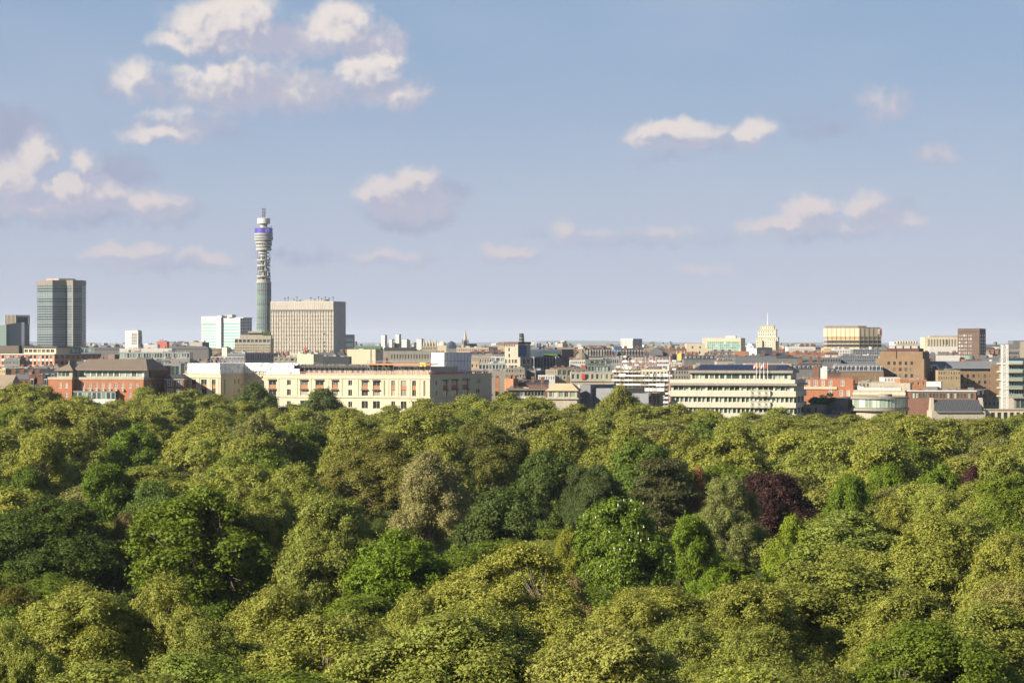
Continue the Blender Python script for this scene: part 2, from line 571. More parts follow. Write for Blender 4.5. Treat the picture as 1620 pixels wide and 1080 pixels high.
BROWNB = brick('brown_brick', (0.185, 0.118, 0.066), (0.150, 0.094, 0.052))
PINKB = brick('pink_brick', (0.37, 0.195, 0.135), (0.31, 0.16, 0.11))
YELB = brick('stock_brick', (0.28, 0.215, 0.125), (0.23, 0.175, 0.10))
TERRA = paint('terracotta_panel', (0.31, 0.130, 0.068), 0.8, 0.15, 0.3)
WFRAME = paint('white_frame', (0.58, 0.575, 0.555), 0.6, 0.05, 0.5)
DFRAME = paint('dark_frame', (0.06, 0.06, 0.06), 0.6, 0.1, 0.5)
CFRAME = paint('cream_frame', (0.55, 0.50, 0.38), 0.6, 0.05, 0.5)
COPPER = paint('green_copper', (0.095, 0.175, 0.145), 0.7, 0.15, 0.4)
ORANGE = paint('orange_board', (0.42, 0.17, 0.075), 0.7, 0.15, 0.4)
PINKNET = paint('pink_net', (0.60, 0.33, 0.33), 0.8, 0.2, 0.4)
YELLOW = paint('yellow_paint', (0.68, 0.46, 0.03), 0.5, 0.1, 0.4)
BLUEP = paint('blue_sheet', (0.045, 0.085, 0.19), 0.6, 0.15, 0.5)
REDP = paint('red_sheet', (0.34, 0.065, 0.045), 0.6, 0.15, 0.5)
SOLAR = paint('solar_panel', (0.016, 0.022, 0.055), 0.25, 0.1, 0.5, spec=0.6)
HEDGE = paint('hedge', (0.05, 0.085, 0.02), 0.9, 0.4, 1.2)
_W = {}


def window_mesh(w, h, gl, fr, nx=1, nz=1, t=0.10):
    key = (round(w, 2), round(h, 2), gl.name, fr.name, nx, nz)
    if key in _W:
        return _W[key]
    mb = MB()
    mb.poly([(-w / 2, 0.03, 0), (w / 2, 0.03, 0), (w / 2, 0.03, h), (-w / 2, 0.03, h)], 0)
    mb.box(-w / 2, -w / 2 + t, -0.05, 0.02, 0, h, 1)
    mb.box(w / 2 - t, w / 2, -0.05, 0.02, 0, h, 1)
    mb.box(-w / 2 + t, w / 2 - t, -0.05, 0.02, 0, t, 1)
    mb.box(-w / 2 + t, w / 2 - t, -0.05, 0.02, h - t, h, 1)
    for k in range(1, nx):
        x = -w / 2 + w * k / nx
        mb.box(x - t * .4, x + t * .4, -0.04, 0.02, t, h - t, 1)
    for k in range(1, nz):
        z = h * k / nz
        mb.box(-w / 2 + t, w / 2 - t, -0.03, 0.02, z - t * .4, z + t * .4, 1)
    _W[key] = mb.mesh('window', [gl, fr])
    return _W[key]


class Bld:
    """A block with a face seen square-on (L, along local x from -L to 0) and, when turned, a second one (Rr, along local y from 0 to W).
    Columns are given as photo pixels and turned into metres at the block's own distance."""
    def __init__(self, name, label, D, pl, pc, pr=None, a=0.0, depth=25.0, cat='building', group=None):
        self.D, self.pl, self.pc, self.pr, self.a = D, pl, pc, pr, R(a)
        self.s = D / F
        self.cx = PX(pc, D)
        self.L = -self.x(pl)
        self.W = depth if (pr is None or a == 0) else max(4.0, min(80.0, self.yy(pr)))
        self.root = empty(name, (PX(pc, D), D, 0), -self.a, label, cat, group)

    def z(self, y): return PZ(y, self.D)

    def x(self, px):
        k = (px - CX) / F
        return (k * self.D - self.cx) / (math.cos(self.a) + k * math.sin(self.a))

    def yy(self, px):
        k = (px - CX) / F
        return (k * self.D - self.cx) / max(0.03, math.sin(self.a) - k * math.cos(self.a))

    def ops(self, cols, rows, side='L'):
        """Openings from pixel columns [(x0, x1)] and rows [(ytop, ybottom)]."""
        r = []
        for (a, b) in cols:
            if side == 'L':
                u0, u1 = self.x(a) + self.L, self.x(b) + self.L
            else:
                u0, u1 = self.yy(a), self.yy(b)
            for (t, q) in rows:
                r.append((u0, u1, self.z(q), self.z(t)))
        return r

    def grid(self, n, rows, frac=0.55, side='L', p0=None, p1=None):
        lo = self.pl if side == 'L' else self.pc
        hi = self.pc if side == 'L' else self.pr
        p0 = lo if p0 is None else p0
        p1 = hi if p1 is None else p1
        pt = (p1 - p0) / n
        return self.ops([(p0 + pt * (k + .5 - frac / 2), p0 + pt * (k + .5 + frac / 2)) for k in range(n)], rows, side)

    def wall(self, mat, ytop, opsL=(), opsR=(), dep=0.35, roof=None, name='wall', z0=0.0, par=0.9, mats=None):
        mb = MB()
        z1 = self.z(ytop)
        L, W = self.L, self.W
        mb.fac((-L, 0), (1, 0), L, z0, z1, list(opsL), dep)
        mb.fac((0, 0), (0, 1), W, z0, z1, list(opsR), dep)
        mb.fac((0, W), (-1, 0), L, z0, z1, [])
        mb.fac((-L, W), (0, -1), W, z0, z1, [])
        t = 0.35
        for (x0, x1, y0, y1) in ((-L, 0, 0, t), (-L, 0, W - t, W), (-L, -L + t, t, W - t), (-t, 0, t, W - t)):
            mb.poly([(x0, y0, z1), (x1, y0, z1), (x1, y1, z1), (x0, y1, z1)])
        for (x0, y0, x1, y1) in ((-L + t, W - t, -t, W - t), (-t, W - t, -t, t), (-t, t, -L + t, t), (-L + t, t, -L + t, W - t)):
            mb.poly([(x0, y0, z1), (x1, y1, z1), (x1, y1, z1 - par), (x0, y0, z1 - par)])
        mb.poly([(-L + t, t, z1 - par), (-t, t, z1 - par), (-t, W - t, z1 - par), (-L + t, W - t, z1 - par)], 1)
        mb.build(name, [mat, roof or FELT], self.root)
        return self

    def windows(self, ops, side='L', gl=None, fr=None, nx=1, nz=1, dep=0.28, join=False, t=0.10, name='window', y0=0.0):
        gl, fr = gl or G_DARK, fr or WFRAME
        if join:
            mb = MB()
        for (u0, u1, z0, z1) in ops:
            w, h = round(u1 - u0, 2), round(z1 - z0, 2)
            if side == 'L':
                loc, rz = (-self.L + (u0 + u1) / 2, y0 + dep, z0), 0
            else:
                loc, rz = (-dep, (u0 + u1) / 2, z0), math.pi / 2
            if join:
                x, y, z = loc
                if side == 'L':
                    mb.poly([(x - w / 2, y, z), (x + w / 2, y, z), (x + w / 2, y, z + h), (x - w / 2, y, z + h)], 0)
                    if nz > 1:
                        mb.box(x - w / 2, x + w / 2, y - .04, y - .01, z + h * .5 - t / 2, z + h * .5 + t / 2, 1)
                else:
                    mb.poly([(x, y - w / 2, z), (x, y + w / 2, z), (x, y + w / 2, z + h), (x, y - w / 2, z + h)], 0)
                continue
            o = bpy.data.objects.new(name, window_mesh(w, h, gl, fr, nx, nz, t))
            COL.objects.link(o)
            o.parent = self.root
            o.location = loc
            o.rotation_euler = (0, 0, rz)
        if join:
            mb.build('window_grid', [gl, fr], self.root, kind='stuff')
        return self

    def add(self, name, mat, fn, kind=None, smooth=False):
        mb = MB()
        fn(mb)
        mb.build(name, mat, self.root, kind=kind, smooth=smooth)
        return self

    def band(self, mat, y0, y1, proud=0.3, name='cornice', right=True, back=0.0):
        """String course, cornice or balcony front round the two seen faces between two pixel rows."""
        za, zb = self.z(y1), self.z(y0)
        mb = MB()
        mb.box(-self.L - proud, proud, -proud, -0.004 + back, za, zb)
        if right:
            mb.box(0.004 - back, proud, 0.0 + back, self.W + proud, za, zb)
        mb.build(name, mat, self.root)
        return self

    def mansard(self, mat, y0, y1, inset=2.0, name='roof', dorm=0, dy=None, over=0.25, gl=None, dmat=None, right=True):
        za, zb = self.z(y0), self.z(y1)
        mb = MB()
        mb.hip(-self.L - over, over, -over, self.W + over, za, zb, inset, inset)
        ro = mb.build(name, mat, self.root)
        if dorm:
            h = (zb - za)
            me = MB()
            dw = min(1.5, self.L / dorm * 0.42)
            me.box(-dw / 2, dw / 2, -0.1, inset * 0.9, 0, h * 0.62, 0)
            me.poly([(-dw / 2 + .12, -0.11, h * .08), (dw / 2 - .12, -0.11, h * .08), (dw / 2 - .12, -0.11, h * .54), (-dw / 2 + .12, -0.11, h * .54)], 1)
            mesh = me.mesh('dormer', [dmat or WHITE, gl or G_DARK])
            for k in range(dorm):
                o = bpy.data.objects.new('dormer', mesh)
                COL.objects.link(o)
                o.parent = ro
                o.location = (-self.L + self.L * (k + .5) / dorm, inset * 0.12, za + h * 0.12)
        return self

    def gable(self, mat, y0, y1, name='roof', over=0.3):
        za, zb = self.z(y0), self.z(y1)
        L, W = self.L, self.W
        mb = MB()
        a, b = -L - over, over
        m = W / 2
        mb.poly([(a, -over, za), (b, -over, za), (b, m, zb), (a, m, zb)])
        mb.poly([(b, W + over, za), (a, W + over, za), (a, m, zb), (b, m, zb)])
        mb.poly([(b, -over, za), (b, W + over, za), (b, m, zb)])
        mb.poly([(a, W + over, za), (a, -over, za), (a, m, zb)])
        mb.build(name, mat, self.root)
        return self

    def boxes(self, name, mat, items, y_on):
        """Roof plant: items (px0, px1, ytop, depth0, depth1), one part each, standing on row y_on."""
        for (p0, p1, yt, d0, d1) in items:
            mb = MB()
            mb.box(self.x(p0), self.x(p1), d0, d1, self.z(y_on) - 1.2, self.z(yt))
            mb.build(name, mat, self.root)
        return self

    def chimneys(self, px, ytop, ybase, mat=None, w=1.3, d=4.0, pots=3):
        me = MB()
        h = self.z(ytop) - self.z(ybase)
        me.box(-w / 2, w / 2, -0.6, 0.9, -1.5, h, 0)
        me.box(-w / 2 - .1, w / 2 + .1, -.7, 1.0, h - .35, h - .1, 0)
        for k in range(pots):
            x = -w / 2 + w * (k + .5) / pots
            me.bar((x, 0.15, h), (x, 0.15, h + .55), .16, 1, 6, .13)
        mesh = me.mesh('chimney', [mat or DREDB, TERRA])
        for p in px:
            o = bpy.data.objects.new('chimney', mesh)
            COL.objects.link(o)
            o.parent = self.root
            o.location = (self.x(p), d, self.z(ybase))
        return self

    def clutter(self, seed, y_on, n=5, big=1.0, rail=True):
        """Vents, tanks, lift overruns and a mast on a flat roof."""
        r = random.Random(seed)
        z = self.z(y_on) - 0.95
        L, W = self.L, self.W
        for k in range(n):
            w, d, h = r.uniform(1, 4) * big, r.uniform(1, 4) * big, r.uniform(0.8, 2.4) * big
            x = r.uniform(-L + 1, max(-L + 1.1, -w - 1))
            y = r.uniform(1.5, max(2, min(W - d, 14)))
            mb = MB()
            if r.random() < 0.3:
                mb.lathe([(0, z), (w * .35, z), (w * .35, z + h), (0.01, z + h + .1)], 10, c=(x + w / 2, y + d / 2))
            else:
                mb.box(x, x + w, y, y + d, z, z + h)
            mb.build('roof_plant', r.choice([STEEL, ZINC, WHITE, FELT, CONC, GREYS]), self.root)
        if r.random() < 0.6:
            mb = MB()
            x, y = r.uniform(-L + 1, -1), r.uniform(2, 6)
            h = r.uniform(2.5, 6)
            mb.bar((x, y, z), (x, y, z + h), 0.10, n=5, r2=0.05)
            mb.bar((x - .7, y, z + h * .75), (x + .7, y, z + h * .75), .04)
            mb.build('aerial', STEEL, self.root)
        if rail and L > 6:
            mb = MB()
            zz = z + 0.95
            n2 = max(2, int(L / 2.4))
            for k in range(n2 + 1):
                x = -L + .5 + (L - 1) * k / n2
                mb.bar((x, .55, zz - .9), (x, .55, zz + .95), .035)
            for hz in (.5, .95):
                mb.bar((-L + .5, .55, zz + hz), (-.5, .55, zz + hz), .035)
            mb.build('roof_railing', STEEL, self.root)
        return self


def scaffold(mb, o, u, L, z0, z1, bay=2.4, lift=2.0, r=0.09, m=0, md=1, deckw=1.1, mt=None):
    """Poles, ledgers and boarded lifts along a wall line."""
    n = (u[1], -u[0])
    P = lambda a, d, z: (o[0] + u[0] * a + n[0] * d, o[1] + u[1] * a + n[1] * d, z)
    nb = max(1, int(round(L / bay)))
    rr = random.Random(int(L * 100))
    for k in range(nb + 1):
        a = L * k / nb
        for d in (0.25, 0.25 + deckw):
            mb.bar(P(a, d, z0), P(a, d, z1 + rr.uniform(0.2, 1.5)), r, m)
    zz = z0 + lift
    while zz < z1 + 0.1:
        for d in (0.25, 0.25 + deckw):
            mb.bar(P(0, d, zz + 1.0), P(L, d, zz + 1.0), r * .8, m)
        a, b, c, e = P(0, .25, zz), P(L, .25, zz), P(L, .25 + deckw, zz), P(0, .25 + deckw, zz)
        mb.frus([a, b, c, e], [(q[0], q[1], q[2] + .18) for q in (a, b, c, e)], md)
        if mt is not None:
            for k in range(nb):
                if rr.random() < 0.45:
                    a0, a1 = L * k / nb, L * (k + 1) / nb
                    mb.poly([P(a0, .3 + deckw, zz + .1), P(a1, .3 + deckw, zz + .1), P(a1, .3 + deckw, zz + .9), P(a0, .3 + deckw, zz + .9)], mt)
        zz += lift


def sheet(mb, p, q, z0, z1, nrm, seed, amp=0.18, m=0):
    """Plastic sheeting laced to a scaffold: buckled between the ties."""
    r = np.random.default_rng(seed)
    p, q = np.array(p, float), np.array(q, float)
    L = np.linalg.norm(q - p)
    nu, nz = max(2, int(L / 1.1)), max(2, int((z1 - z0) / 1.1))
    nrm = np.array(nrm, float)
    G = r.normal(size=(nu + 1, nz + 1)) * amp
    pt = lambda i, k: (*(p + (q - p) * i / nu + nrm * G[i, k]), z0 + (z1 - z0) * k / nz)
    for i in range(nu):
        for k in range(nz):
            mb.poly([pt(i, k), pt(i + 1, k), pt(i + 1, k + 1), pt(i, k + 1)], m)

# ------------------------------------------------------------------ the front line of buildings along the park edge
def cream_hotel():
    b = Bld('hotel', 'long cream stone hotel with red-panelled windows, its sunlit front above the trees', 1310, 418, 680, 783, 22)
    r1, rp, r2, r3 = (602, 610.5), (610.5, 617), (617, 627), (635, 647)
    big = [(425, 437), (475, 487), (499, 512), (525, 535), (572, 582), (590, 601), (619, 625), (634, 643), (652, 658)]
    small = [(454, 460), (551, 557)]
    slit = [(607, 609), (670, 673)]
    oL = b.ops(big, [r1, r2, r3]) + b.ops(small, [r1, r2, (636, 645)]) + b.ops(slit, [(602, 627)])
    pan = b.ops(big, [rp])
    bigR = [(701, 708), (714, 724), (732, 741)]
    oR = b.ops(bigR, [r1, r2, r3], 'R') + b.ops([(689, 691.5), (753, 759)], [(603, 609), (618, 625)], 'R')
    panR = b.ops(bigR, [rp], 'R')
    b.wall(CREAM, 592.5, oL + pan, oR + panR, 0.45)
    b.windows(oL, 'L', G_DARK, CFRAME, 2, 1, 0.36)
    b.windows(oR, 'R', G_DARK, CFRAME, 2, 1, 0.36)
    b.windows(pan, 'L', TERRA, TERRA, 1, 1, 0.25, name='window_panel')
    b.windows(panR, 'R', TERRA, TERRA, 1, 1, 0.25, name='window_panel')
    b.band(CREAM, 596.5, 599.5, 0.35)
    b.band(CREAM, 628, 630, 0.5, 'ledge')
    b.band(CREAM, 592.2, 593.4, 0.25, 'coping')
    # pilasters either side of the tall window strips
    for px in (440, 469, 491, 519, 540, 566, 614, 629.5, 647.5, 663):
        x = b.x(px)
        b.add('pilaster', CREAM, lambda mb: mb.box(x - 0.45, x + 0.45, -0.22, -0.003, b.z(627.8), b.z(599.8)))
    # awnings and balcony fronts
    for (c0, c1) in big[:6]:
        for y in (601, 616.3):
            xa, xb = b.x(c0) - .25, b.x(c1) + .25
            b.add('awning', DFRAME, lambda mb: mb.frus([(xa, -1.0, b.z(y) - .55), (xb, -1.0, b.z(y) - .55), (xb, -.003, b.z(y) - .30), (xa, -.003, b.z(y) - .30)],
                                                      [(xa, -1.0, b.z(y) - .45), (xb, -1.0, b.z(y) - .45), (xb, -.003, b.z(y)), (xa, -.003, b.z(y))]))
    for (c0, c1) in bigR:
        for y in (601, 616.3):
            ya, yb = b.yy(c0) - .3, b.yy(c1) + .3
            b.add('awning', DFRAME, lambda mb: mb.frus([(.003, ya, b.z(y) - .3), (1.0, ya, b.z(y) - .55), (1.0, yb, b.z(y) - .55), (.003, yb, b.z(y) - .3)],
                                                      [(.003, ya, b.z(y)), (1.0, ya, b.z(y) - .45), (1.0, yb, b.z(y) - .45), (.003, yb, b.z(y))]))
    # recess and left wing in the same frame
    z1 = b.z(592.5)
    xr = -b.L
    xw = b.x(349)
    xe = b.x(291)
    mb = MB()
    ops = []
    sb = 26.0
    for px in (364, 371, 379, 392, 399):
        u = (px - 349) / 69 * (xr - xw) * 1.0
        for (t, q) in (r1, r2, r3):
            ops.append((u + 2, u + 3.1, b.z(q), b.z(t)))
    mb.fac((xw - 6, sb), (1, 0), xr - xw + 16, 0, z1, [(o[0] + 6 - 3, o[1] + 6 - 3, o[2], o[3]) for o in ops], .4)
    mb.box(xw - 6, xr + 10, sb + .01, sb + 25, 0, z1 - .4)
    mb.fac((xr, sb), (0, -1), sb, 0, z1, [])
    mb.build('recess_wall', CREAM, b.root)
    save = b.L
    for o in ops:
        w = bpy.data.objects.new('window', window_mesh(1.1, round(o[3] - o[2], 2), G_DARK, CFRAME, 1, 2))
        COL.objects.link(w)
        w.parent = b.root
        w.location = (xw - 6 + o[0] + 3.55, sb + .33, o[2])
    mb = MB()
    oW = []
    for (c0, c1) in [(303, 310), (318, 327), (335, 341)]:
        oW += [(b.x(c0) - xe, b.x(c1) - xe, b.z(q), b.z(t)) for (t, q) in (r1, rp, r2, r3)]
    oW += [(b.x(294) - xe, b.x(295.5) - xe, b.z(627), b.z(602))]
    mb.fac((xe, 0), (1, 0), xw - xe, 0, z1, oW, .45)
    sl = [(4.0, 5.2, b.z(627), b.z(602)), (15, 16.2, b.z(610), b.z(602)), (19, 20.2, b.z(610), b.z(602)), (19, 20.2, b.z(627), b.z(618))]
    mb.fac((xw, 0), (0, 1), sb, 0, z1, sl, .4)
    mb.fac((xw, 60), (-1, 0), xw - xe, 0, z1, [])
    mb.fac((xe, 60), (0, -1), 60, 0, z1, [])
    mb.poly([(xe, 0, z1), (xw, 0, z1), (xw, 60, z1), (xe, 60, z1)])
    mb.build('wing_wall', CREAM, b.root)
    for i, o in enumerate(oW):
        pane = (i % 4 == 1) and i < 12
        w = bpy.data.objects.new('window_panel' if pane else 'window', window_mesh(round(o[1] - o[0], 2), round(o[3] - o[2], 2), TERRA if pane else G_DARK, TERRA if pane else CFRAME, 1 if pane else 2, 1))
        COL.objects.link(w)
        w.parent = b.root
        w.location = (xe + (o[0] + o[1]) / 2, .36, o[2])
    for o in sl:
        w = bpy.data.objects.new('window', window_mesh(1.2, round(o[3] - o[2], 2), G_DARK, CFRAME, 1, 2))
        COL.objects.link(w)
        w.parent = b.root
        w.location = (xw - .33, (o[0] + o[1]) / 2, o[2])
        w.rotation_euler = (0, 0, math.pi / 2)
    for (ya, yb, pr, nm) in ((596.5, 599.5, .35, 'cornice'), (628, 630, .5, 'ledge'), (592.2, 593.4, .25, 'coping')):
        b.add(nm, CREAM, lambda mb: (mb.box(xe - pr, xw + pr, -pr, -.004, b.z(yb), b.z(ya)), mb.box(xw + .004, xw + pr, 0, sb - .004, b.z(yb), b.z(ya)),
                                     mb.box(xw + pr + .01, xr - .01, sb - pr, sb - .004, b.z(yb), b.z(ya))))
    for px in (299.5, 314, 331, 345):
        x = b.x(px)
        b.add('pilaster', CREAM, lambda mb: mb.box(x - .45, x + .45, -.22, -.003, b.z(627.8), b.z(599.8)))
    # set-back attic storey on the roof
    at = b.ops([(466 + k * 8.2, 470.5 + k * 8.2) for k in range(13)], [(584, 591)])
    b.add('attic_wall', CREAM2, lambda mb: (mb.fac((-b.L + 12, 6), (1, 0), b.L - 14, z1 - 1.0, b.z(580), [(o[0] - 12, o[1] - 12, o[2], o[3]) for o in at], .3),
                                            mb.box(-b.L + 12, -2, 6.31, 40, z1 - 1.0, b.z(580) - .02)))
    b.windows(at, 'L', G_DARK, WFRAME, 1, 2, 0.2, y0=6.0)

    # --- things on its roof (each stands free of the hotel)
    def onroof(name, label, cat):
        return empty(name, b.root.location, -b.a, label, cat)
    t = onroof('sheeted_scaffold', 'white plastic sheeting wrapped round the scaffold over the hotel wing and courtyard', 'scaffold')
    mb = MB()
    za, zb = b.z(594), b.z(575.5)
    sheet(mb, (b.x(296), .6), (b.x(347), .6), za, zb, (0, -1), 1)
    mb.poly([(b.x(296), .6, zb), (b.x(347), .6, zb), (b.x(347), 30, zb), (b.x(296), 30, zb)])
    mb.build('wing_sheet', SHEET, t)
    mb = MB()
    sheet(mb, (xw - .4, 1.0), (xw - .4, sb), za, zb, (1, 0), 2, .3)
    sheet(mb, (xw - .4, sb), (xr + 10, sb), za, zb, (0, -1), 3, .25)
    mb.poly([(xw - .4, sb, zb), (xr + 10, sb, zb), (xr + 10, sb + 20, zb), (xw - .4, sb + 20, zb)])
    mb.build('courtyard_sheet', SHEET, t)
    mb = MB()
    sheet(mb, (b.x(420), .7), (b.x(464), .7), za, zb, (0, -1), 4)
    sheet(mb, (b.x(464), .7), (b.x(473), .7), za, b.z(584), (0, -1), 5)
    mb.poly([(b.x(420), .7, zb), (b.x(464), .7, zb), (b.x(464), 5.9, zb), (b.x(420), 5.9, zb)])
    mb.build('front_sheet', SHEET, t)
    t = onroof('steel_truss', 'pale steel truss frame standing behind the white sheeting on the hotel wing', 'truss')
    xa, xb = b.x(313), b.x(366)
    mb = MB()
    for z in (b.z(565.5), b.z(575.8)):
        mb.bar((xa, 14, z), (xb, 14, z), .28)
    mb.build('chord', STEEL, t)
    mb = MB()
    for k in range(9):
        x = xa + (xb - xa) * k / 8
        mb.bar((x, 14, b.z(576)), (x, 14, b.z(565.5)), .2)
        if k < 8:
            x2 = xa + (xb - xa) * (k + 1) / 8
            mb.bar((x, 14, b.z(565.5)), (x2, 14, b.z(575.8)), .13)
    mb.build('lattice', STEEL, t)
    t = onroof('roof_scaffold', 'grey tube scaffold with boarded deck over the hotel attic', 'scaffold')
    mb = MB()
    scaffold(mb, (b.x(464), 5.6), (1, 0), b.x(612) - b.x(464), b.z(592.5) - .8, b.z(578.5), 2.3, 4.1, .07, 0, 1, 1.6)
    mb.build('poles', [STEEL, FELT], t)
    mb = MB()
    for k in range(26):
        x = b.x(466) + (b.x(610) - b.x(466)) * k / 25
        mb.box(x - 2.4, x + 2.4, 4.2, 4.26, b.z(581.5), b.z(577.5) + (0.3 if k % 3 else -.4))
    mb.build('debris_netting', GREYS, t)
    t = onroof('orange_scaffold', 'orange-boarded scaffold platform on posts at the hotel corner roof', 'scaffold')
    xa, xb = b.x(578), b.x(678)
    mb = MB()
    mb.box(xa, xb, 2.0, 12, b.z(577.5), b.z(575.5))
    mb.build('deck', ORANGE, t)
    mb = MB()
    for k in range(13):
        x = xa + (xb - xa) * k / 12
        mb.bar((x, 2.2, z1 - 1), (x, 2.2, b.z(570.5)), .12)
        if k % 3 == 0 and k < 12:
            mb.bar((x, 2.2, b.z(577)), (x + (xb - xa) / 12, 2.2, b.z(589)), .10)
    for y in (571.2, 573.4):
        mb.bar((xa, 2.2, b.z(y)), (xb, 2.2, b.z(y)), .09)
    mb.build('posts', STEEL, t)
    t = onroof('safety_rail', 'pink-netted safety railing along the hotel parapet', 'railing')
    mb = MB()
    for (xa, xb, y0) in ((xe + .6, xw - .6, .9), (b.x(420), -.8, .9)):
        n = int((xb - xa) / 2.0)
        for k in range(n + 1):
            x = xa + (xb - xa) * k / n
            mb.bar((x, y0, z1 - 1), (x, y0, b.z(588.6)), .07)
        for y in (588.9, 590.4):
            mb.bar((xa, y0, b.z(y)), (xb, y0, b.z(y)), .07)
    n = 30
    for k in range(n + 1):
        y = .9 + (b.W - 2) * k / n
        mb.bar((-.9, y, z1 - 1), (-.9, y, b.z(587.6)), .09)
    for y in (588, 589.8):
        mb.bar((-.9, .9, b.z(y)), (-.9, b.W - 1, b.z(y)), .10)
    mb.build('rail', PINKNET, t)
    for k in range(0, 26):
        if k % 4 == 3:
            continue
        y = 1 + (b.W - 4) * k / 26
        mb = MB()
        mb.box(-.88, -.84, y, y + 2.2, z1 + .05, b.z(589.2))
        mb.build('net_panel', REDP, t)
    # white wrapped lift tower and yellow cabin
    c = Bld('sheeted_tower', 'white sheet-wrapped box on the hotel roof beside the yellow cabin', 1345, 682, 702.5, 745, 32, cat='scaffold')
    za, zb = z1 - 1.2, c.z(557.5)
    mb = MB()
    sheet(mb, (-c.L, 0), (0, 0), za, zb, (0, -1), 11, .1)
    sheet(mb, (0, 0), (0, c.W), za, zb, (1, 0), 12, .1)
    mb.poly([(-c.L, 0, zb), (0, 0, zb), (0, c.W, zb), (-c.L, c.W, zb)])
    mb.fac((0, c.W), (-1, 0), c.L, za, zb, [])
    mb.fac((-c.L, c.W), (0, -1), c.W, za, zb, [])
    mb.build('sheeting', SHEET, c.root)
    mb = MB()
    for k in range(9):
        mb.bar((.12, c.W * k / 8, za), (.12, c.W * k / 8, zb + 1.2), .08)
    mb.bar((.12, 0, c.z(571)), (.12, c.W, c.z(571)), .12)
    mb.bar((.12, 0, zb - .2), (.12, c.W, zb - .2), .12)
    mb.build('poles', STEEL, c.root)
    c.root.location.z = 0
    c = Bld('site_cabin', 'small yellow site cabin on the hotel roof', 1335, 664, 673.5, 681.5, 30, cat='cabin')
    za, zb = z1 - 1, c.z(573.5)
    c.add('body', YELLOW, lambda mb: mb.box(-c.L, 0, 0, c.W, za, zb))
    c.add('door', DFRAME, lambda mb: mb.box(-c.L * .6, -c.L * .3, -.05, -.003, za + .1, zb - .6))
    c.add('roof_rim', WFRAME, lambda mb: mb.box(-c.L - .1, .1, -.1, c.W + .1, zb + .003, zb + .15))


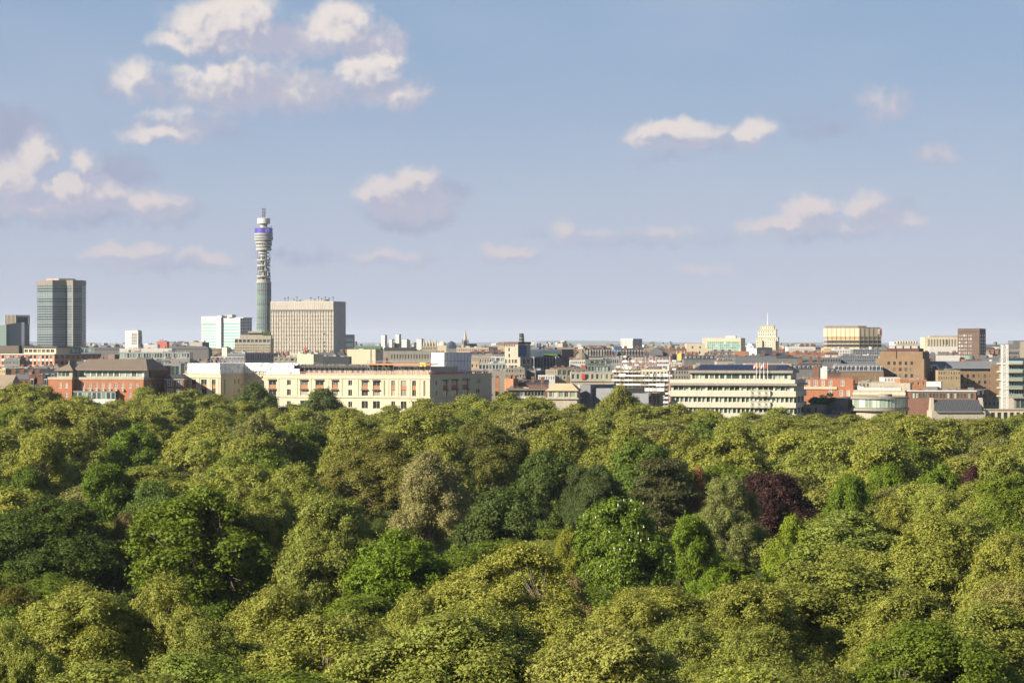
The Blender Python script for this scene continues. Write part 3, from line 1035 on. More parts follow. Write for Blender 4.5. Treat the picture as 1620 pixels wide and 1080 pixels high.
def red_brick_block():
    b = Bld('brick_block', 'orange-red brick block with broad grey standing-seam hipped roof', 1335, 82, 227, 260, 15)
    r1, r2 = (606, 614), (621, 629)
    cols = [(98, 102.5), (108, 112.5), (129, 133.5), (139.5, 144.5), (149.5, 154.5), (160, 165), (170.5, 175.5), (180.5, 185.5), (191, 196), (203.5, 207.5), (214, 218.5)]
    oL = b.ops(cols, [r1]) + b.ops([cols[1], cols[0], cols[10], cols[9]], [r2])
    oR = b.ops([(229.5, 233.5), (236.5, 239.5), (242.5, 246.5), (249.5, 252.5), (255.5, 259)], [r1, r2], 'R')
    b.wall(REDB, 597.5, oL, oR, .3, roof=FELT)
    b.windows(oL, 'L', G_DARK, WFRAME, 2, 3, .15, t=.16)
    b.windows(oR, 'R', G_DARK, WFRAME, 2, 3, .15, t=.16)
    b.band(CREAM2, 596.6, 600.6, .25, 'cornice')
    # projecting pavilion: its own flank throws the shadow on the main front
    xa, xb = -b.L - .1, b.x(119)
    zt = b.z(597.4)
    opv = [(b.x(98) - xa, b.x(102.5) - xa, b.z(614), b.z(606)), (b.x(108) - xa, b.x(112.5) - xa, b.z(614), b.z(606)), (b.x(108) - xa, b.x(112.5) - xa, b.z(629), b.z(621))]
    b.add('pavilion_wall', REDB, lambda mb: (mb.fac((xa, -4), (1, 0), xb - xa, 0, zt, opv, .3), mb.fac((xb, -4), (0, 1), 4, 0, zt, []), mb.fac((xa, 0), (0, -1), 4, 0, zt, []),
                                             mb.poly([(xa, -4, zt), (xb, -4, zt), (xb, 0, zt), (xa, 0, zt)])))
    for o in opv:
        w = bpy.data.objects.new('window', window_mesh(round(o[1] - o[0], 2), round(o[3] - o[2], 2), G_DARK, WFRAME, 2, 3, .16))
        COL.objects.link(w)
        w.parent = b.root
        w.location = (xa + (o[0] + o[1]) / 2, -3.85, o[2])
    b.add('pavilion_cornice', CREAM2, lambda mb: mb.box(xa - .25, xb + .25, -4.25, -.26, b.z(600.6), b.z(596.5)))
    # glazed attic
    zc, zd = b.z(597), b.z(585.5)
    att = b.ops([(124 + k * 9.15, 131.4 + k * 9.15) for k in range(11)], [(587, 596)])
    b.add('attic_wall', WHITE, lambda mb: (mb.fac((b.x(121), 1.6), (1, 0), b.x(226) - b.x(121), zc, zd, [(o[0] + (-b.L - b.x(121)), o[1] + (-b.L - b.x(121)), o[2], o[3]) for o in att], .25),
                                           mb.fac((b.x(226), 1.6), (0, 1), 25, zc, zd, [])))
    b.windows(att, 'L', G_TEAL, CFRAME, 2, 1, .2, y0=1.6)
    pa = [(.6 + k * 2.1, 2.4 + k * 2.1, zc + .4, zd - .4) for k in range(5)]
    xc, xd = b.x(94), b.x(118)
    b.add('pavilion_attic', CREAM2, lambda mb: (mb.fac((xc, -2.6), (1, 0), xd - xc, zc, zd, [q for q in pa if q[1] < xd - xc], .2), mb.fac((xd, -2.6), (0, 1), 6, zc, zd, []), mb.fac((xc, 4), (0, -1), 6.6, zc, zd, [])))
    for q in pa:
        if q[1] < xd - xc:
            w = bpy.data.objects.new('window', window_mesh(1.8, round(q[3] - q[2], 2), G_TEAL, CFRAME, 1, 1))
            COL.objects.link(w)
            w.parent = b.root
            w.location = (xc + (q[0] + q[1]) / 2, -2.45, q[2])
    # standing-seam roof
    x0, x1, y0, y1 = b.x(118), b.x(232), .4, 27
    ze, zr = b.z(584.5), b.z(568)
    ov = b.z(586)
    ro = MB()
    ro.box(x0 - 1, x1 + .6, y0 - .8, y1, ov, ze)
    ro.hip(x0 - 1, x1 + .6, y0 - .8, y1, ze, zr, 4.6, 9.0)
    ro.box(b.x(158), b.x(169), y0 + 9.5, y0 + 15, zr - 3, b.z(560.8))
    ro = ro.build('roof', BROWNROOF, b.root)
    sm = MB()
    n = 46
    for k in range(n):
        xs = x0 - .6 + (x1 - x0 + .8) * k / (n - 1)
        xt = min(max(xs, x0 + 3.7), x1 - 4.1)
        f = 1.0
        if xs < x0 + 3.7:
            f = (xs - (x0 - 1)) / 4.7
        elif xs > x1 - 4.1:
            f = ((x1 + .6) - xs) / 4.7
        f = max(.05, min(1, f))
        sm.bar((xs, y0 - .82, ze + .03), (xs, y0 - .8 + 9.0 * f, ze + (zr - ze) * f + .04), .05)
    sm.build('roof_seams', SLATE2, ro)
    pr = MB()
    pr.hip(xc - 1, xd + .8, -4.0, 5, b.z(586.8), b.z(586.8) + .5, 0, 0)
    pr.frus([(xc - 1, -4, b.z(585.2)), (xd + .8, -4, b.z(585.2)), (xd + .8, 5, b.z(585.2)), (xc - 1, 5, b.z(585.2))],
            [((xc + xd) / 2 - .1 + 1, .3, b.z(575.5)), ((xc + xd) / 2 + 1.1, .3, b.z(575.5)), ((xc + xd) / 2 + 1.1, .5, b.z(575.5)), ((xc + xd) / 2 + .9, .5, b.z(575.5))])
    p = pr.build('pavilion_roof', BROWNROOF, b.root)
    fm = MB()
    fm.bar(((xc + xd) / 2 + 1, .4, b.z(577)), ((xc + xd) / 2 + 1, .4, b.z(568.8)), .45, n=6, r2=.05)
    fm.build('finial', CREAM2, p)
    # brown brick stair tower on the flank
    b.add('stair_tower', DREDB, lambda mb: mb.box(b.x(233) - 1.2, -.4, 8, 34, b.z(598), b.z(579)))
    # conservatory
    xa2, xb2 = b.x(120), b.x(187)
    zt2, zb2 = b.z(618.5), b.z(635)
    b.add('conservatory_roof', ZINC, lambda mb: mb.box(xa2, xb2, -3.6, -.004, zt2 - .5, zt2))
    for k in range(9):
        x = xa2 + (xb2 - xa2) * (k + .5) / 9
        w = bpy.data.objects.new('window', window_mesh(round((xb2 - xa2) / 9 - .25, 2), 3.6, G_TEAL, WFRAME, 1, 1, .14))
        COL.objects.link(w)
        w.parent = b.root
        w.location = (x, -3.3, zt2 - 4.2)
    b.add('conservatory_base', WHITE, lambda mb: mb.box(xa2, xb2, -3.5, -.004, 0, zt2 - 4.2))
    for k in range(8):
        x = b.x(124 + k * 10.2)
        b.add('air_conditioner', STEEL, lambda mb: mb.box(x - .5, x + .5, -1.0, -.25, zt2 + .004, zt2 + .9))
    b.clutter(5, 597, 4)


def dark_brick_neighbour():
    b = Bld('brick_house', 'dark brick house with white windows squeezed between the brick block and the hotel', 1345, 260, 291, depth=20)
    o = b.ops([(265, 274), (279, 288)], [(600, 610), (615, 624)])
    b.wall(DREDB, 598, o, [], .3, roof=SLATE)
    b.windows(o, 'L', G_DARK, WFRAME, 3, 3, .2, t=.18)
    b.band(WHITE, 599.5, 600.5, .2)
    b.mansard(SLATE, 598, 592.5, 2.0)
    b = Bld('glass_block', 'grey zinc block with tall green glazing above the dark brick house', 1400, 258, 286, 292, 12)
    o = b.ops([(265, 270), (271, 276.5), (277.5, 283)], [(579, 592)])
    b.wall(ZINC, 574.5, o, [], .3)
    b.windows(o, 'L', G_TEAL, DFRAME, 2, 3, .2)
    b.clutter(9, 574.5, 4)


def banded_office():
    BAND = paint('office_stone', (0.42, 0.40, 0.335), .85, .1, .15, streak=.15)
    b = Bld('office_block', 'low cream office block with green ribbon windows and solar panels on top', 1300, 1062, 1256, 1272, 14)
    z = b.z
    cols2 = []
    for k in range(7):
        p0 = 1064.5 + k * 26.8
        cols2 += [(p0 + 1.0, p0 + 8.4), (p0 + 9.4, p0 + 16.6), (p0 + 17.6, p0 + 24.8)]
    o2 = b.ops(cols2, [(610.5, 618)])
    o3 = b.ops([(1062.5 + k * 6.92, 1067.6 + k * 6.92) for k in range(28)], [(628, 636.5), (645.5, 654)])
    b.wall(BAND, 606, o2 + o3, b.grid(3, [(628, 640), (645, 656)], .5, 'R'), .8, par=.2)
    b.windows(o2, 'L', G_TEAL, CFRAME, 1, 1, .6)
    b.windows(o3, 'L', G_TEAL, CFRAME, 1, 1, .6)
    b.windows(b.grid(3, [(628, 640), (645, 656)], .5, 'R'), 'R', G_DARK, DFRAME, 1, 1, .5)
    for (ya, yb, pr) in ((600.5, 606.5, .7), (606.9, 610, 1.6), (618.6, 627.6, 1.1), (637, 645, 1.1), (654.5, 662, 1.1)):
        b.band(CONC if ya == 606.9 else BAND, ya, yb, pr, 'band')
    # set-back top storey
    xa, xb = b.x(1091), b.x(1250)
    tp = []
    for (c0, c1) in [(1094, 1098.5), (1099.5, 1104.5), (1107, 1113), (1114, 1119.5), (1122, 1128.5), (1130, 1136), (1138, 1145), (1148, 1156), (1157, 1169), (1172, 1178), (1179, 1184), (1185.5, 1191),
                     (1194, 1200), (1202, 1206), (1209, 1221), (1223, 1230), (1231, 1238.5), (1240, 1245)]:
        tp.append((b.x(c0) - xa, b.x(c1) - xa, z(599.6), z(592)))
    b.add('penthouse_wall', BAND, lambda mb: (mb.fac((xa, 2.2), (1, 0), xb - xa, z(602), z(590), tp, .3), mb.fac((xb, 2.2), (0, 1), 20, z(602), z(590), [])))
    for q in tp:
        w = bpy.data.objects.new('window', window_mesh(round(q[1] - q[0], 2), round(q[3] - q[2], 2), G_TEAL, CFRAME, 1, 1))
        COL.objects.link(w)
        w.parent = b.root
        w.location = (xa + (q[0] + q[1]) / 2, 2.45, q[2])
    b.add('roof_slab', CONC, lambda mb: mb.box(xa - 1, xb + 1.2, .6, 24, z(590.2), z(586)))
    # sloping bank of solar panels
    x0, x1 = b.x(1097), b.x(1249)
    b.add('panel_bank', DARKM, lambda mb: mb.hip(x0 - 2, x1 + 1.5, 3, 22, z(586) + .01, z(577.2), 4.5, 6))
    n = 24
    for k in range(n):
        u0, u1 = x0 + 2 + (x1 - x0 - 4) * k / n, x0 + 2 + (x1 - x0 - 4) * (k + .94) / n
        if 18 <= k <= 20:
            continue
        za, zb = z(585.2), z(578)
        b.add('solar_panel', SOLAR, lambda mb: mb.frus([(u0, 3.45, za), (u1, 3.45, za), (u1, 3.6, za), (u0, 3.6, za)], [(u0, 8.0, zb + .25), (u1, 8.0, zb + .25), (u1, 8.2, zb + .2), (u0, 8.2, zb + .2)]))
    # crinkled relief panels hung on the front
    for (ya, yb) in ((616.4, 627.4), (634.2, 645.2), (652, 662)):
        mb = MB()
        xa2, xb2 = b.x(1188), b.x(1219.5)
        nu, nz = 30, 9
        pt = lambda i, k: (xa2 + (xb2 - xa2) * i / nu, -1.75 + -.10 + .42 * math.sin((i * .62 + k * .9) + 1.2 * math.sin(k * .7)) + (0.0), z(yb) + (z(ya) - z(yb)) * k / nz)
        for i in range(nu):
            for k in range(nz):
                mb.poly([pt(i, k), pt(i + 1, k), pt(i + 1, k + 1), pt(i, k + 1)])
        mb.box(xa2, xb2, -1.40, -1.105, z(yb), z(ya))
        mb.build('relief_panel', BAND, b.root)
    for k, px in enumerate((1197, 1202.5, 1208.5, 1214.5)):
        f = empty('flagpole', b.root.location, -b.a, ['white flagpole of the office block, nearest the solar gap', 'white flagpole of the office block, second of four', 'white flagpole of the office block flying a pale blue flag', 'white flagpole of the office block, last of four'][k], 'flagpole', 'four flagpoles on the office block')
        x = b.x(px)
        mb = MB()
        mb.bar((x, -.3, z(601)), (x, -.3, z(573)), .16, n=6, r2=.10)
        mb.build('pole', WFRAME, f)
        mb = MB()
        fm = [PINKNET, ORANGE, WHITE, REDP][k]
        w = 1.5
        for i in range(5):
            mb.poly([(x - w * i / 5, -.3 + .15 * math.sin(i * 1.5), z(574.5) - i * .25 - 1.6), (x - w * (i + 1) / 5, -.3 + .15 * math.sin((i + 1) * 1.5), z(574.5) - (i + 1) * .25 - 1.6),
                     (x - w * (i + 1) / 5, -.3 + .15 * math.sin((i + 1) * 1.5), z(574.5) - (i + 1) * .25), (x - w * i / 5, -.3 + .15 * math.sin(i * 1.5), z(574.5) - i * .25)])
        mb.build('flag', fm, f)


def shed_blocks():
    b = Bld('dark_roof_block', 'low dark flat-roofed block with long window strip beside the hotel', 1330, 803, 862, depth=22)
    o = b.ops([(820 + k * 5.2, 824.4 + k * 5.2) for k in range(8)], [(619, 626)])
    b.wall(DARKM, 614.5, o, [], .3, roof=FELT)
    b.windows(o, 'L', G_DARK, WFRAME, 1, 1, .2)
    b.band(BROWNROOF, 614, 617.2, .8, 'fascia')
    b.band(WHITE, 626.4, 630, .3, 'ledge')
    b.clutter(21, 614.5, 6)
    b = Bld('tan_roof_pavilion', 'glazed pavilion under a tan hipped roof', 1310, 866, 913, 918, 10)
    o = b.ops([(869, 873.5), (875, 880), (884, 891), (893, 899), (902, 910)], [(620, 628)])
    b.wall(CREAM2, 617, o, [], .3, par=.05)
    b.windows(o, 'L', G_TEAL, CFRAME, 2, 1, .2)
    b.band(CREAM2, 629, 631.5, .8, 'balcony')
    b.mansard(TAN, 618, 606.5, 4.0, over=.9)
    b = Bld('metal_block', 'grey seam-clad metal block without windows, behind the tall olive tree', 1320, 917, 934, 975, 35)
    b.wall(ZINC, 608.5, [], [], .2)
    b.add('cladding_seams', SLATE2, lambda mb: [mb.bar((.03, b.W * k / 22, 20), (.03, b.W * k / 22, b.z(609)), .05) for k in range(1, 22)] +
          [mb.bar((-b.L * k / 10, -.03, 20), (-b.L * k / 10, -.03, b.z(609)), .05) for k in range(1, 10)])
    b.add('front_box', ZINC, lambda mb: mb.box(.4, 13, 3, 30, 0, b.z(614)))
    b.add('stone_pier', CREAM2, lambda mb: mb.box(-b.L - 1.5, -b.L + 1.2, .5, 8, b.z(640), b.z(608)))
    b = Bld('zinc_shed', 'pale metal shed roof with rooflights in front of the scaffolded block', 1300, 1000, 1026, 1049, 30)
    b.wall(ZINC, 622, [], [], .2)
    for k in range(3):
        b.add('rooflight', BROWNROOF, lambda mb: mb.bar((.2, 2.5 + 4 * k, b.z(650)), (.2, 2.5 + 4 * k, b.z(625)), .9, n=8))
    b.add('dark_fascia', DARKM, lambda mb: mb.box(.02, 1.2, 0, b.W, b.z(626), b.z(621.5)))


def scaffolded_block():
    b = Bld('scaffolded_building', 'cream building wrapped in pale scaffolding with a grey hipped roof', 1420, 970, 1056, 1066, 10, cat='building')
    rows = [(588 + k * 7.6, 592.5 + k * 7.6) for k in range(6)]
    o = b.grid(15, rows, .5)
    b.wall(CREAM, 584, o, [], .3)
    b.windows(o, 'L', G_DARK, WFRAME, 1, 1, .2, join=True)
    b.add('roof', SLATE2, lambda mb: mb.hip(b.x(1008), b.x(1053), 1, 18, b.z(590), b.z(580), 5, 7))
    b.add('brick_gable', REDB, lambda mb: mb.box(b.x(997), b.x(1007), .6, 6, b.z(592), b.z(585)))
    t = empty('wrap_scaffold', b.root.location, -b.a, 'pale boarded scaffold lifts covering the cream building beside the office block', 'scaffold')
    mb = MB()
    scaffold(mb, (b.x(969), -.2), (1, 0), b.x(1008) - b.x(969), 0, b.z(577), 2.2, 2.35, .08, 0, 1, 1.3, 2)
    scaffold(mb, (b.x(1008), -.2), (1, 0), b.x(1064) - b.x(1008), 0, b.z(590.5), 2.2, 2.35, .08, 0, 1, 1.3, 2)
    mb.build('front_lifts', [STEEL, CREAM, SHEET], t)
    mb = MB()
    scaffold(mb, (b.x(982), 12), (1, 0), b.x(1066) - b.x(982), b.z(592), b.z(572), 2.0, 2.2, .08, 0, 1, 1.3, 2)
    scaffold(mb, (b.x(975), 24), (1, 0), b.x(1040) - b.x(975), b.z(592), b.z(568), 1.8, 3.0, .08, 3, 1, 1.3, 2)
    mb.build('rear_lifts', [STEEL, CREAM2, SHEET, PINKNET], t)
    r = random.Random(8)
    for k in range(12):
        px = r.uniform(970, 1060)
        y = r.choice([590.8 + 7.6 * q for q in range(5)])
        w = r.uniform(2, 7)
        MB().box(b.x(px), b.x(px) + w, -1.95, -1.9, b.z(y + 5), b.z(y)).build('netting', [SHEET], t)
    t = empty('hoist_mast', b.root.location, -b.a, 'slender white hoist mast rising from the scaffolded building', 'mast')
    MB().bar((b.x(1061), -3, 0), (b.x(1061), -3, b.z(562)), .25, n=4).build('mast', PINKNET, t)
    MB().box(b.x(1057), b.x(1061) - .3, -3.6, -1.8, b.z(586), b.z(576)).build('hoist_cage', WHITE, t)


def right_front():
    # stepped terraces with gardens right of the office block
    b = Bld('garden_terrace', 'grey stepped terrace with hanging greenery beside the office block', 1325, 1272, 1302, 1330, 20)
    o = b.ops([(1276, 1283), (1289, 1292)], [(645, 653)])
    b.wall(CONC, 640, o, [], .3)
    b.windows(o, 'L', G_DARK, DFRAME, 1, 1, .2)
    b.add('upper_terrace', GREYS, lambda mb: mb.box(b.x(1275), b.x(1330), 9, 26, 0, b.z(630)))
    b.add('lower_terrace', CONC, lambda mb: mb.box(b.x(1283), b.x(1330), -4, -.01, 0, b.z(655)))
    rr = np.random.default_rng(4)

    def bush(name, items, seed, size=.55):
        Vs = []
        g = np.random.default_rng(seed)
        for (x, y, z, r, n) in items:
            d = unit(g.normal(size=(n, 3)))
            p = np.array([x, y, z]) + d * r * np.array([1.4, 1.0, .8]) * g.uniform(.5, 1.05, (n, 1))
            Vs.append(leaf_quads(g, p, unit(d + g.normal(size=(n, 3)) * .5), size))
        ob = bpy.data.objects.new(name, quads_mesh(name, np.concatenate(Vs), LEAF))
        COL.objects.link(ob)
        ob.color = (.055, .09, .02, 1)
        return ob
    hb = bush('hanging_greenery', [(b.x(1277 + k * 3.4) , 7.5, b.z(622 + rr.uniform(0, 14)), rr.uniform(.8, 1.8), 220) for k in range(12)], 3)
    hb.parent = b.root
    # red brick mansions with white sashes
    b = Bld('brick_mansion', 'red brick mansion with white sash windows and tall chimneys', 1420, 1262, 1350, 1357, 12)
    o = b.ops([(1276, 1281.5), (1287, 1293), (1299, 1304.5), (1311, 1316.5), (1330, 1335.5), (1329, 1334)], [(601.5, 610.5)]) + b.ops([(1311, 1316), (1328, 1333.5), (1339, 1344.5)], [(617, 626)])
    o = [q for i, q in enumerate(o) if i != 5]
    b.wall(REDB, 599.5, o, [], .3, roof=FELT)
    b.windows(o, 'L', G_DARK, WFRAME, 2, 4, .12, t=.2)
    b.add('string_course', CREAM, lambda mb: mb.box(-b.L, b.x(1324), -.5, -.004, b.z(615.5), b.z(611.8)))
    b.chimneys([1290], 579.5, 600, DREDB, 3.4, 3, 4)
    b.chimneys([1352], 594.5, 602, DREDB, 2.6, 1.2, 4)
    b.add('white_stack', WHITE, lambda mb: (mb.box(b.x(1295.5), b.x(1303), 3, 6, b.z(601), b.z(582)), mb.box(b.x(1300), b.x(1308), 2.5, 5.5, b.z(601), b.z(579.5))))
    b.clutter(31, 599.5, 3)
    # little white house and dark sheds below it
    b = Bld('white_gabled_house', 'small white house with steep end wall below the brick mansion', 1345, 1315, 1330, 1336, 20)
    b.wall(WHITE, 640, b.grid(4, [(638, 643)], .5), [], .2)
    b.add('roof', SLATE, lambda mb: mb.hip(-b.L - .2, .3, -.2, b.W, b.z(640), b.z(629), .5, 3))
    b.add('gable_front', WHITE, lambda mb: mb.frus([(-b.L, -.5, b.z(640)), (0, -.5, b.z(640)), (0, -.2, b.z(640)), (-b.L, -.2, b.z(640))], [(-b.L + .3, 1.6, b.z(629.4)), (-1.0, 1.6, b.z(629.4)), (-1.0, 1.8, b.z(629.4)), (-b.L + .3, 1.8, b.z(629.4))]))
    b = Bld('dark_sloped_block', 'dark slate-clad block with sloping glass beside the little white house', 1338, 1334, 1357, depth=18)
    o = b.grid(5, [(636, 641)], .6)
    b.wall(SLATE, 634, o, [], .2)
    b.windows(o, 'L', G_DARK, DFRAME)
    b.mansard(SLATE, 634, 628.5, 2.5)
    b = Bld('slate_shed', 'low slate lean-to at the edge of the trees below the white house', 1320, 1317, 1346, depth=14)
    b.wall(GREYS, 650, b.grid(4, [(651, 656)], .5), [], .2)
    b.mansard(SLATE, 650, 642.5, 4.0)
    # drum with glazed ring
    D = 1310
    dr = empty('drum_pavilion', (PX(1398, D), D + 14, 0), 0, 'round-ended pavilion with full-height pale green glazing and a flat roof', 'building')
    z = lambda y: PZ(y, D)
    rr_ = 13.4
    MB().lathe([(0.01, z(628)), (rr_ + 1, z(628)), (rr_ + 1, z(631.2)), (rr_ - .2, z(631.4))], 48).build('roof_disc', CONC, dr)
    n = 26
    a0, a1 = math.pi * 0.92, math.pi * 2.08
    me = None
    for k in range(n):
        a = a0 + (a1 - a0) * (k + .5) / n
        w = 2 * rr_ * math.tan((a1 - a0) / n / 2)
        me = window_mesh(round(w * .94, 2), round(z(631.5) - z(645), 2), G_PALE, CFRAME, 1, 1)
        o = bpy.data.objects.new('window', me)
        COL.objects.link(o)
        o.parent = dr
        o.location = (rr_ * math.cos(a), rr_ * math.sin(a), z(645))
        o.rotation_euler = (0, 0, a + math.pi / 2)
    MB().lathe([(rr_ + 1.2, z(650)), (rr_ + 1.2, z(645.8)), (rr_ - 1.2, z(645.6))], 48).build('balcony', CONC, dr)
    MB().lathe([(rr_ - 1, 0), (rr_ - 1, z(650))], 40).build('drum_base', CREAM2, dr)
    MB().lathe([(0.01, z(624)), (3.5, z(624)), (3.5, z(628))], 24, c=(3, 2)).build('roof_plant', CONC, dr)
    b = Bld('glass_pavilion_wing', 'straight glazed wing with tall mint panes under a thin flat roof, joined to the drum', 1322, 1357, 1398, depth=20)
    o = b.ops([(1359.5 + k * 5.4, 1364 + k * 5.4) for k in range(7)], [(632.5, 645)])
    b.wall(CONC, 629, o, [], .3)
    b.windows(o, 'L', G_PALE, CFRAME, 1, 1, .2)
    b.band(CONC, 628.6, 631.4, 1.0, 'roof_edge')
    b.add('balcony', CONC, lambda mb: mb.box(-b.L - .5, 0, -1.8, -.01, b.z(649.5), b.z(646.5)))
    # pale office behind it with white plant
    b = Bld('pale_plant_block', 'pale block topped by white pipework and plant screens behind the drum', 1400, 1350, 1432, 1442, 18)
    o = b.grid(12, [(609.5, 612)], .6, 'L', 1372, 1430)
    b.wall(CREAM2, 617, [], [], .2)
    b.add('plant_screen', CREAM2, lambda mb: mb.box(b.x(1371), b.x(1436), 8, 14, b.z(618), b.z(606)))
    b.add('white_duct', WHITE, lambda mb: (mb.box(b.x(1358), b.x(1425), 1, 3.2, b.z(617), b.z(613.5)), mb.box(b.x(1356), b.x(1366), 1.2, 3, b.z(617.5), b.z(611.4))))
    b.add('string_course', CREAM, lambda mb: mb.box(-b.L - .3, .3, -.4, -.003, b.z(625), b.z(621)))
    b.clutter(41, 613, 5)
    # dark red brick range
    b = Bld('dark_brick_range', 'low dark red brick range with paired windows and white parapet', 1380, 1436, 1544, 1560, 15)
    o = b.ops([(1443 + k * 11, 1447 + k * 11) for k in range(9)] + [(1448.5 + k * 11, 1452 + k * 11) for k in range(9)], [(622, 630)])
    oR = b.ops([(1546, 1551), (1553.5, 1558)], [(619, 626)], 'R')
    b.wall(DREDB, 618.5, o, oR, .3)
    b.windows(o, 'L', G_TEAL, DFRAME, 1, 2, .2)
    b.windows(oR, 'R', G_TEAL, DFRAME, 1, 2, .2)
    b.band(WHITE, 617.5, 619.3, .5)
    b.boxes('roof_plant', ZINC, [(1462, 1482, 612, 3, 9), (1490, 1500, 614, 3, 6), (1505, 1512, 613.5, 4, 9), (1530, 1540, 613, 3, 8)], 618.5)
    b.add('white_tank', WHITE, lambda mb: mb.box(b.x(1462.5), b.x(1486), 9.1, 15, b.z(619), b.z(604)))
    b.clutter(43, 618.5, 5)
    # slate roofed hall with stone end gables
    b = Bld('slate_hall', 'hall with long dark slate roof held between two pale stone gable walls', 1300, 1474, 1559, depth=15)
    b.wall(CREAM2, 650, [], [], .2)
    z = b.z
    b.add('roof', SLATE, lambda mb: (mb.poly([(b.x(1480), -.3, z(650.5)), (b.x(1553), -.3, z(650.5)), (b.x(1553), 7.5, z(632.5)), (b.x(1480), 7.5, z(632.5))]),
                                     mb.poly([(b.x(1553), 15, z(650.5)), (b.x(1480), 15, z(650.5)), (b.x(1480), 7.5, z(632.5)), (b.x(1553), 7.5, z(632.5))])))
    b.add('roof_battens', GREYS, lambda mb: [mb.bar((b.x(1480) + (b.x(1553) - b.x(1480)) * k / 27, -.3, z(650.3) + .02), (b.x(1480) + (b.x(1553) - b.x(1480)) * k / 27, 7.5, z(632.3) + .02), .06) for k in range(28)])
    for (p0, p1) in ((1472, 1480), (1553, 1561)):
        b.add('gable_wall', CREAM2, lambda mb: mb.frus([(b.x(p0), -1.2, 0), (b.x(p1), -1.2, 0), (b.x(p1), 16, 0), (b.x(p0), 16, 0)], [(b.x(p0) + (1 if p0 < 1500 else 0), 5.5, z(629.5)), (b.x(p1) - (0 if p0 < 1500 else 1), 5.5, z(629.5)), (b.x(p1) - (0 if p0 < 1500 else 1), 9.5, z(629.5)), (b.x(p0) + (1 if p0 < 1500 else 0), 9.5, z(629.5))]))
    b.add('eaves', GREYS, lambda mb: mb.box(b.x(1481), b.x(1552), -.9, -.31, z(652.5), z(650.2)))
    # glazed flats with balconies at the edge
    b = Bld('balcony_flats', 'pale flats with stacked glass balconies at the edge of the photo', 1340, 1594, 1660, depth=25)
    z = b.z
    for k in range(5):
        y = 574 + k * 13
        b.add('floor_slab', CREAM2, lambda mb: mb.box(-b.L - 1, 0, -2.0, 25, z(y + 2.6), z(y)))
        b.add('balcony_glass', G_PALE, lambda mb: mb.box(-b.L - .8, 0, -1.95, -1.88, z(y) + .003, z(y - 3.4)))
        oo = b.ops([(1597 + q * 8, 1603.5 + q * 8) for q in range(7)], [(y + 3.4, y + 12.4)])
        b.add('storey_wall', CONC, lambda mb: mb.fac((-b.L, 0), (1, 0), b.L, z(y + 13), z(y + 2.6), oo, .3))
        b.windows(oo, 'L', G_TEAL, WFRAME, 2, 1, .2)
    b.add('core', CONC, lambda mb: mb.box(-b.L + .2, 0, .4, 24.6, 0, z(574) - .1))
    b.add('roof_screen', G_BLUE, lambda mb: mb.box(-b.L + .5, 0, 2, 20, z(574) + .003, z(566)))
    b = Bld('stone_fronted_house', 'cream stone frontage with tall dark windows at the lower edge of the city', 1305, 1560, 1650, depth=20)
    o = b.ops([(1568 + k * 10, 1574 + k * 10) for k in range(8)], [(652, 664)])
    b.wall(CREAM, 648, o, [], .3)
    b.windows(o, 'L', G_DARK, DFRAME, 1, 2, .2)
    b.band(CREAM2, 646.5, 648.2, .5)
    b = Bld('glazed_lantern', 'glazed rooftop lantern on dark posts at the edge above the stone frontage', 1312, 1604, 1660, depth=14)
    o = b.ops([(1608 + k * 7, 1613.5 + k * 7) for k in range(7)], [(632, 645)])
    b.wall(CONC, 630, o, [], .2, z0=b.z(648))
    b.windows(o, 'L', G_TEAL, DFRAME, 1, 1, .1)
    b.band(CONC, 627.5, 630, 1.2, 'roof_edge')
    # lattice hoist tower
    D = 1330
    t = empty('lattice_tower', (PX(1589.5, D), D, 0), R(8), 'white lattice hoist tower rising beside the balcony flats', 'tower')
    mb = MB()
    h = PZ(545, D)
    w = 1.35
    for sx in (-w, w):
        for sy in (-w, w):
            mb.bar((sx, sy, 0), (sx, sy, h), .16)
    mb.build('uprights', WFRAME, t)
    mb = MB()
    n = 30
    for k in range(n):
        z0, z1_ = h * k / n, h * (k + 1) / n
        for sy in (-w, w):
            mb.bar((-w, sy, z0), (w, sy, z0), .09)
            mb.bar((-w, sy, z0), (w, sy, z1_), .09)
            mb.bar((w, sy, z0), (-w, sy, z1_), .09)
        for sx in (-w, w):
            mb.bar((sx, -w, z0), (sx, w, z1_), .09)
    mb.build('lattice', WFRAME, t)


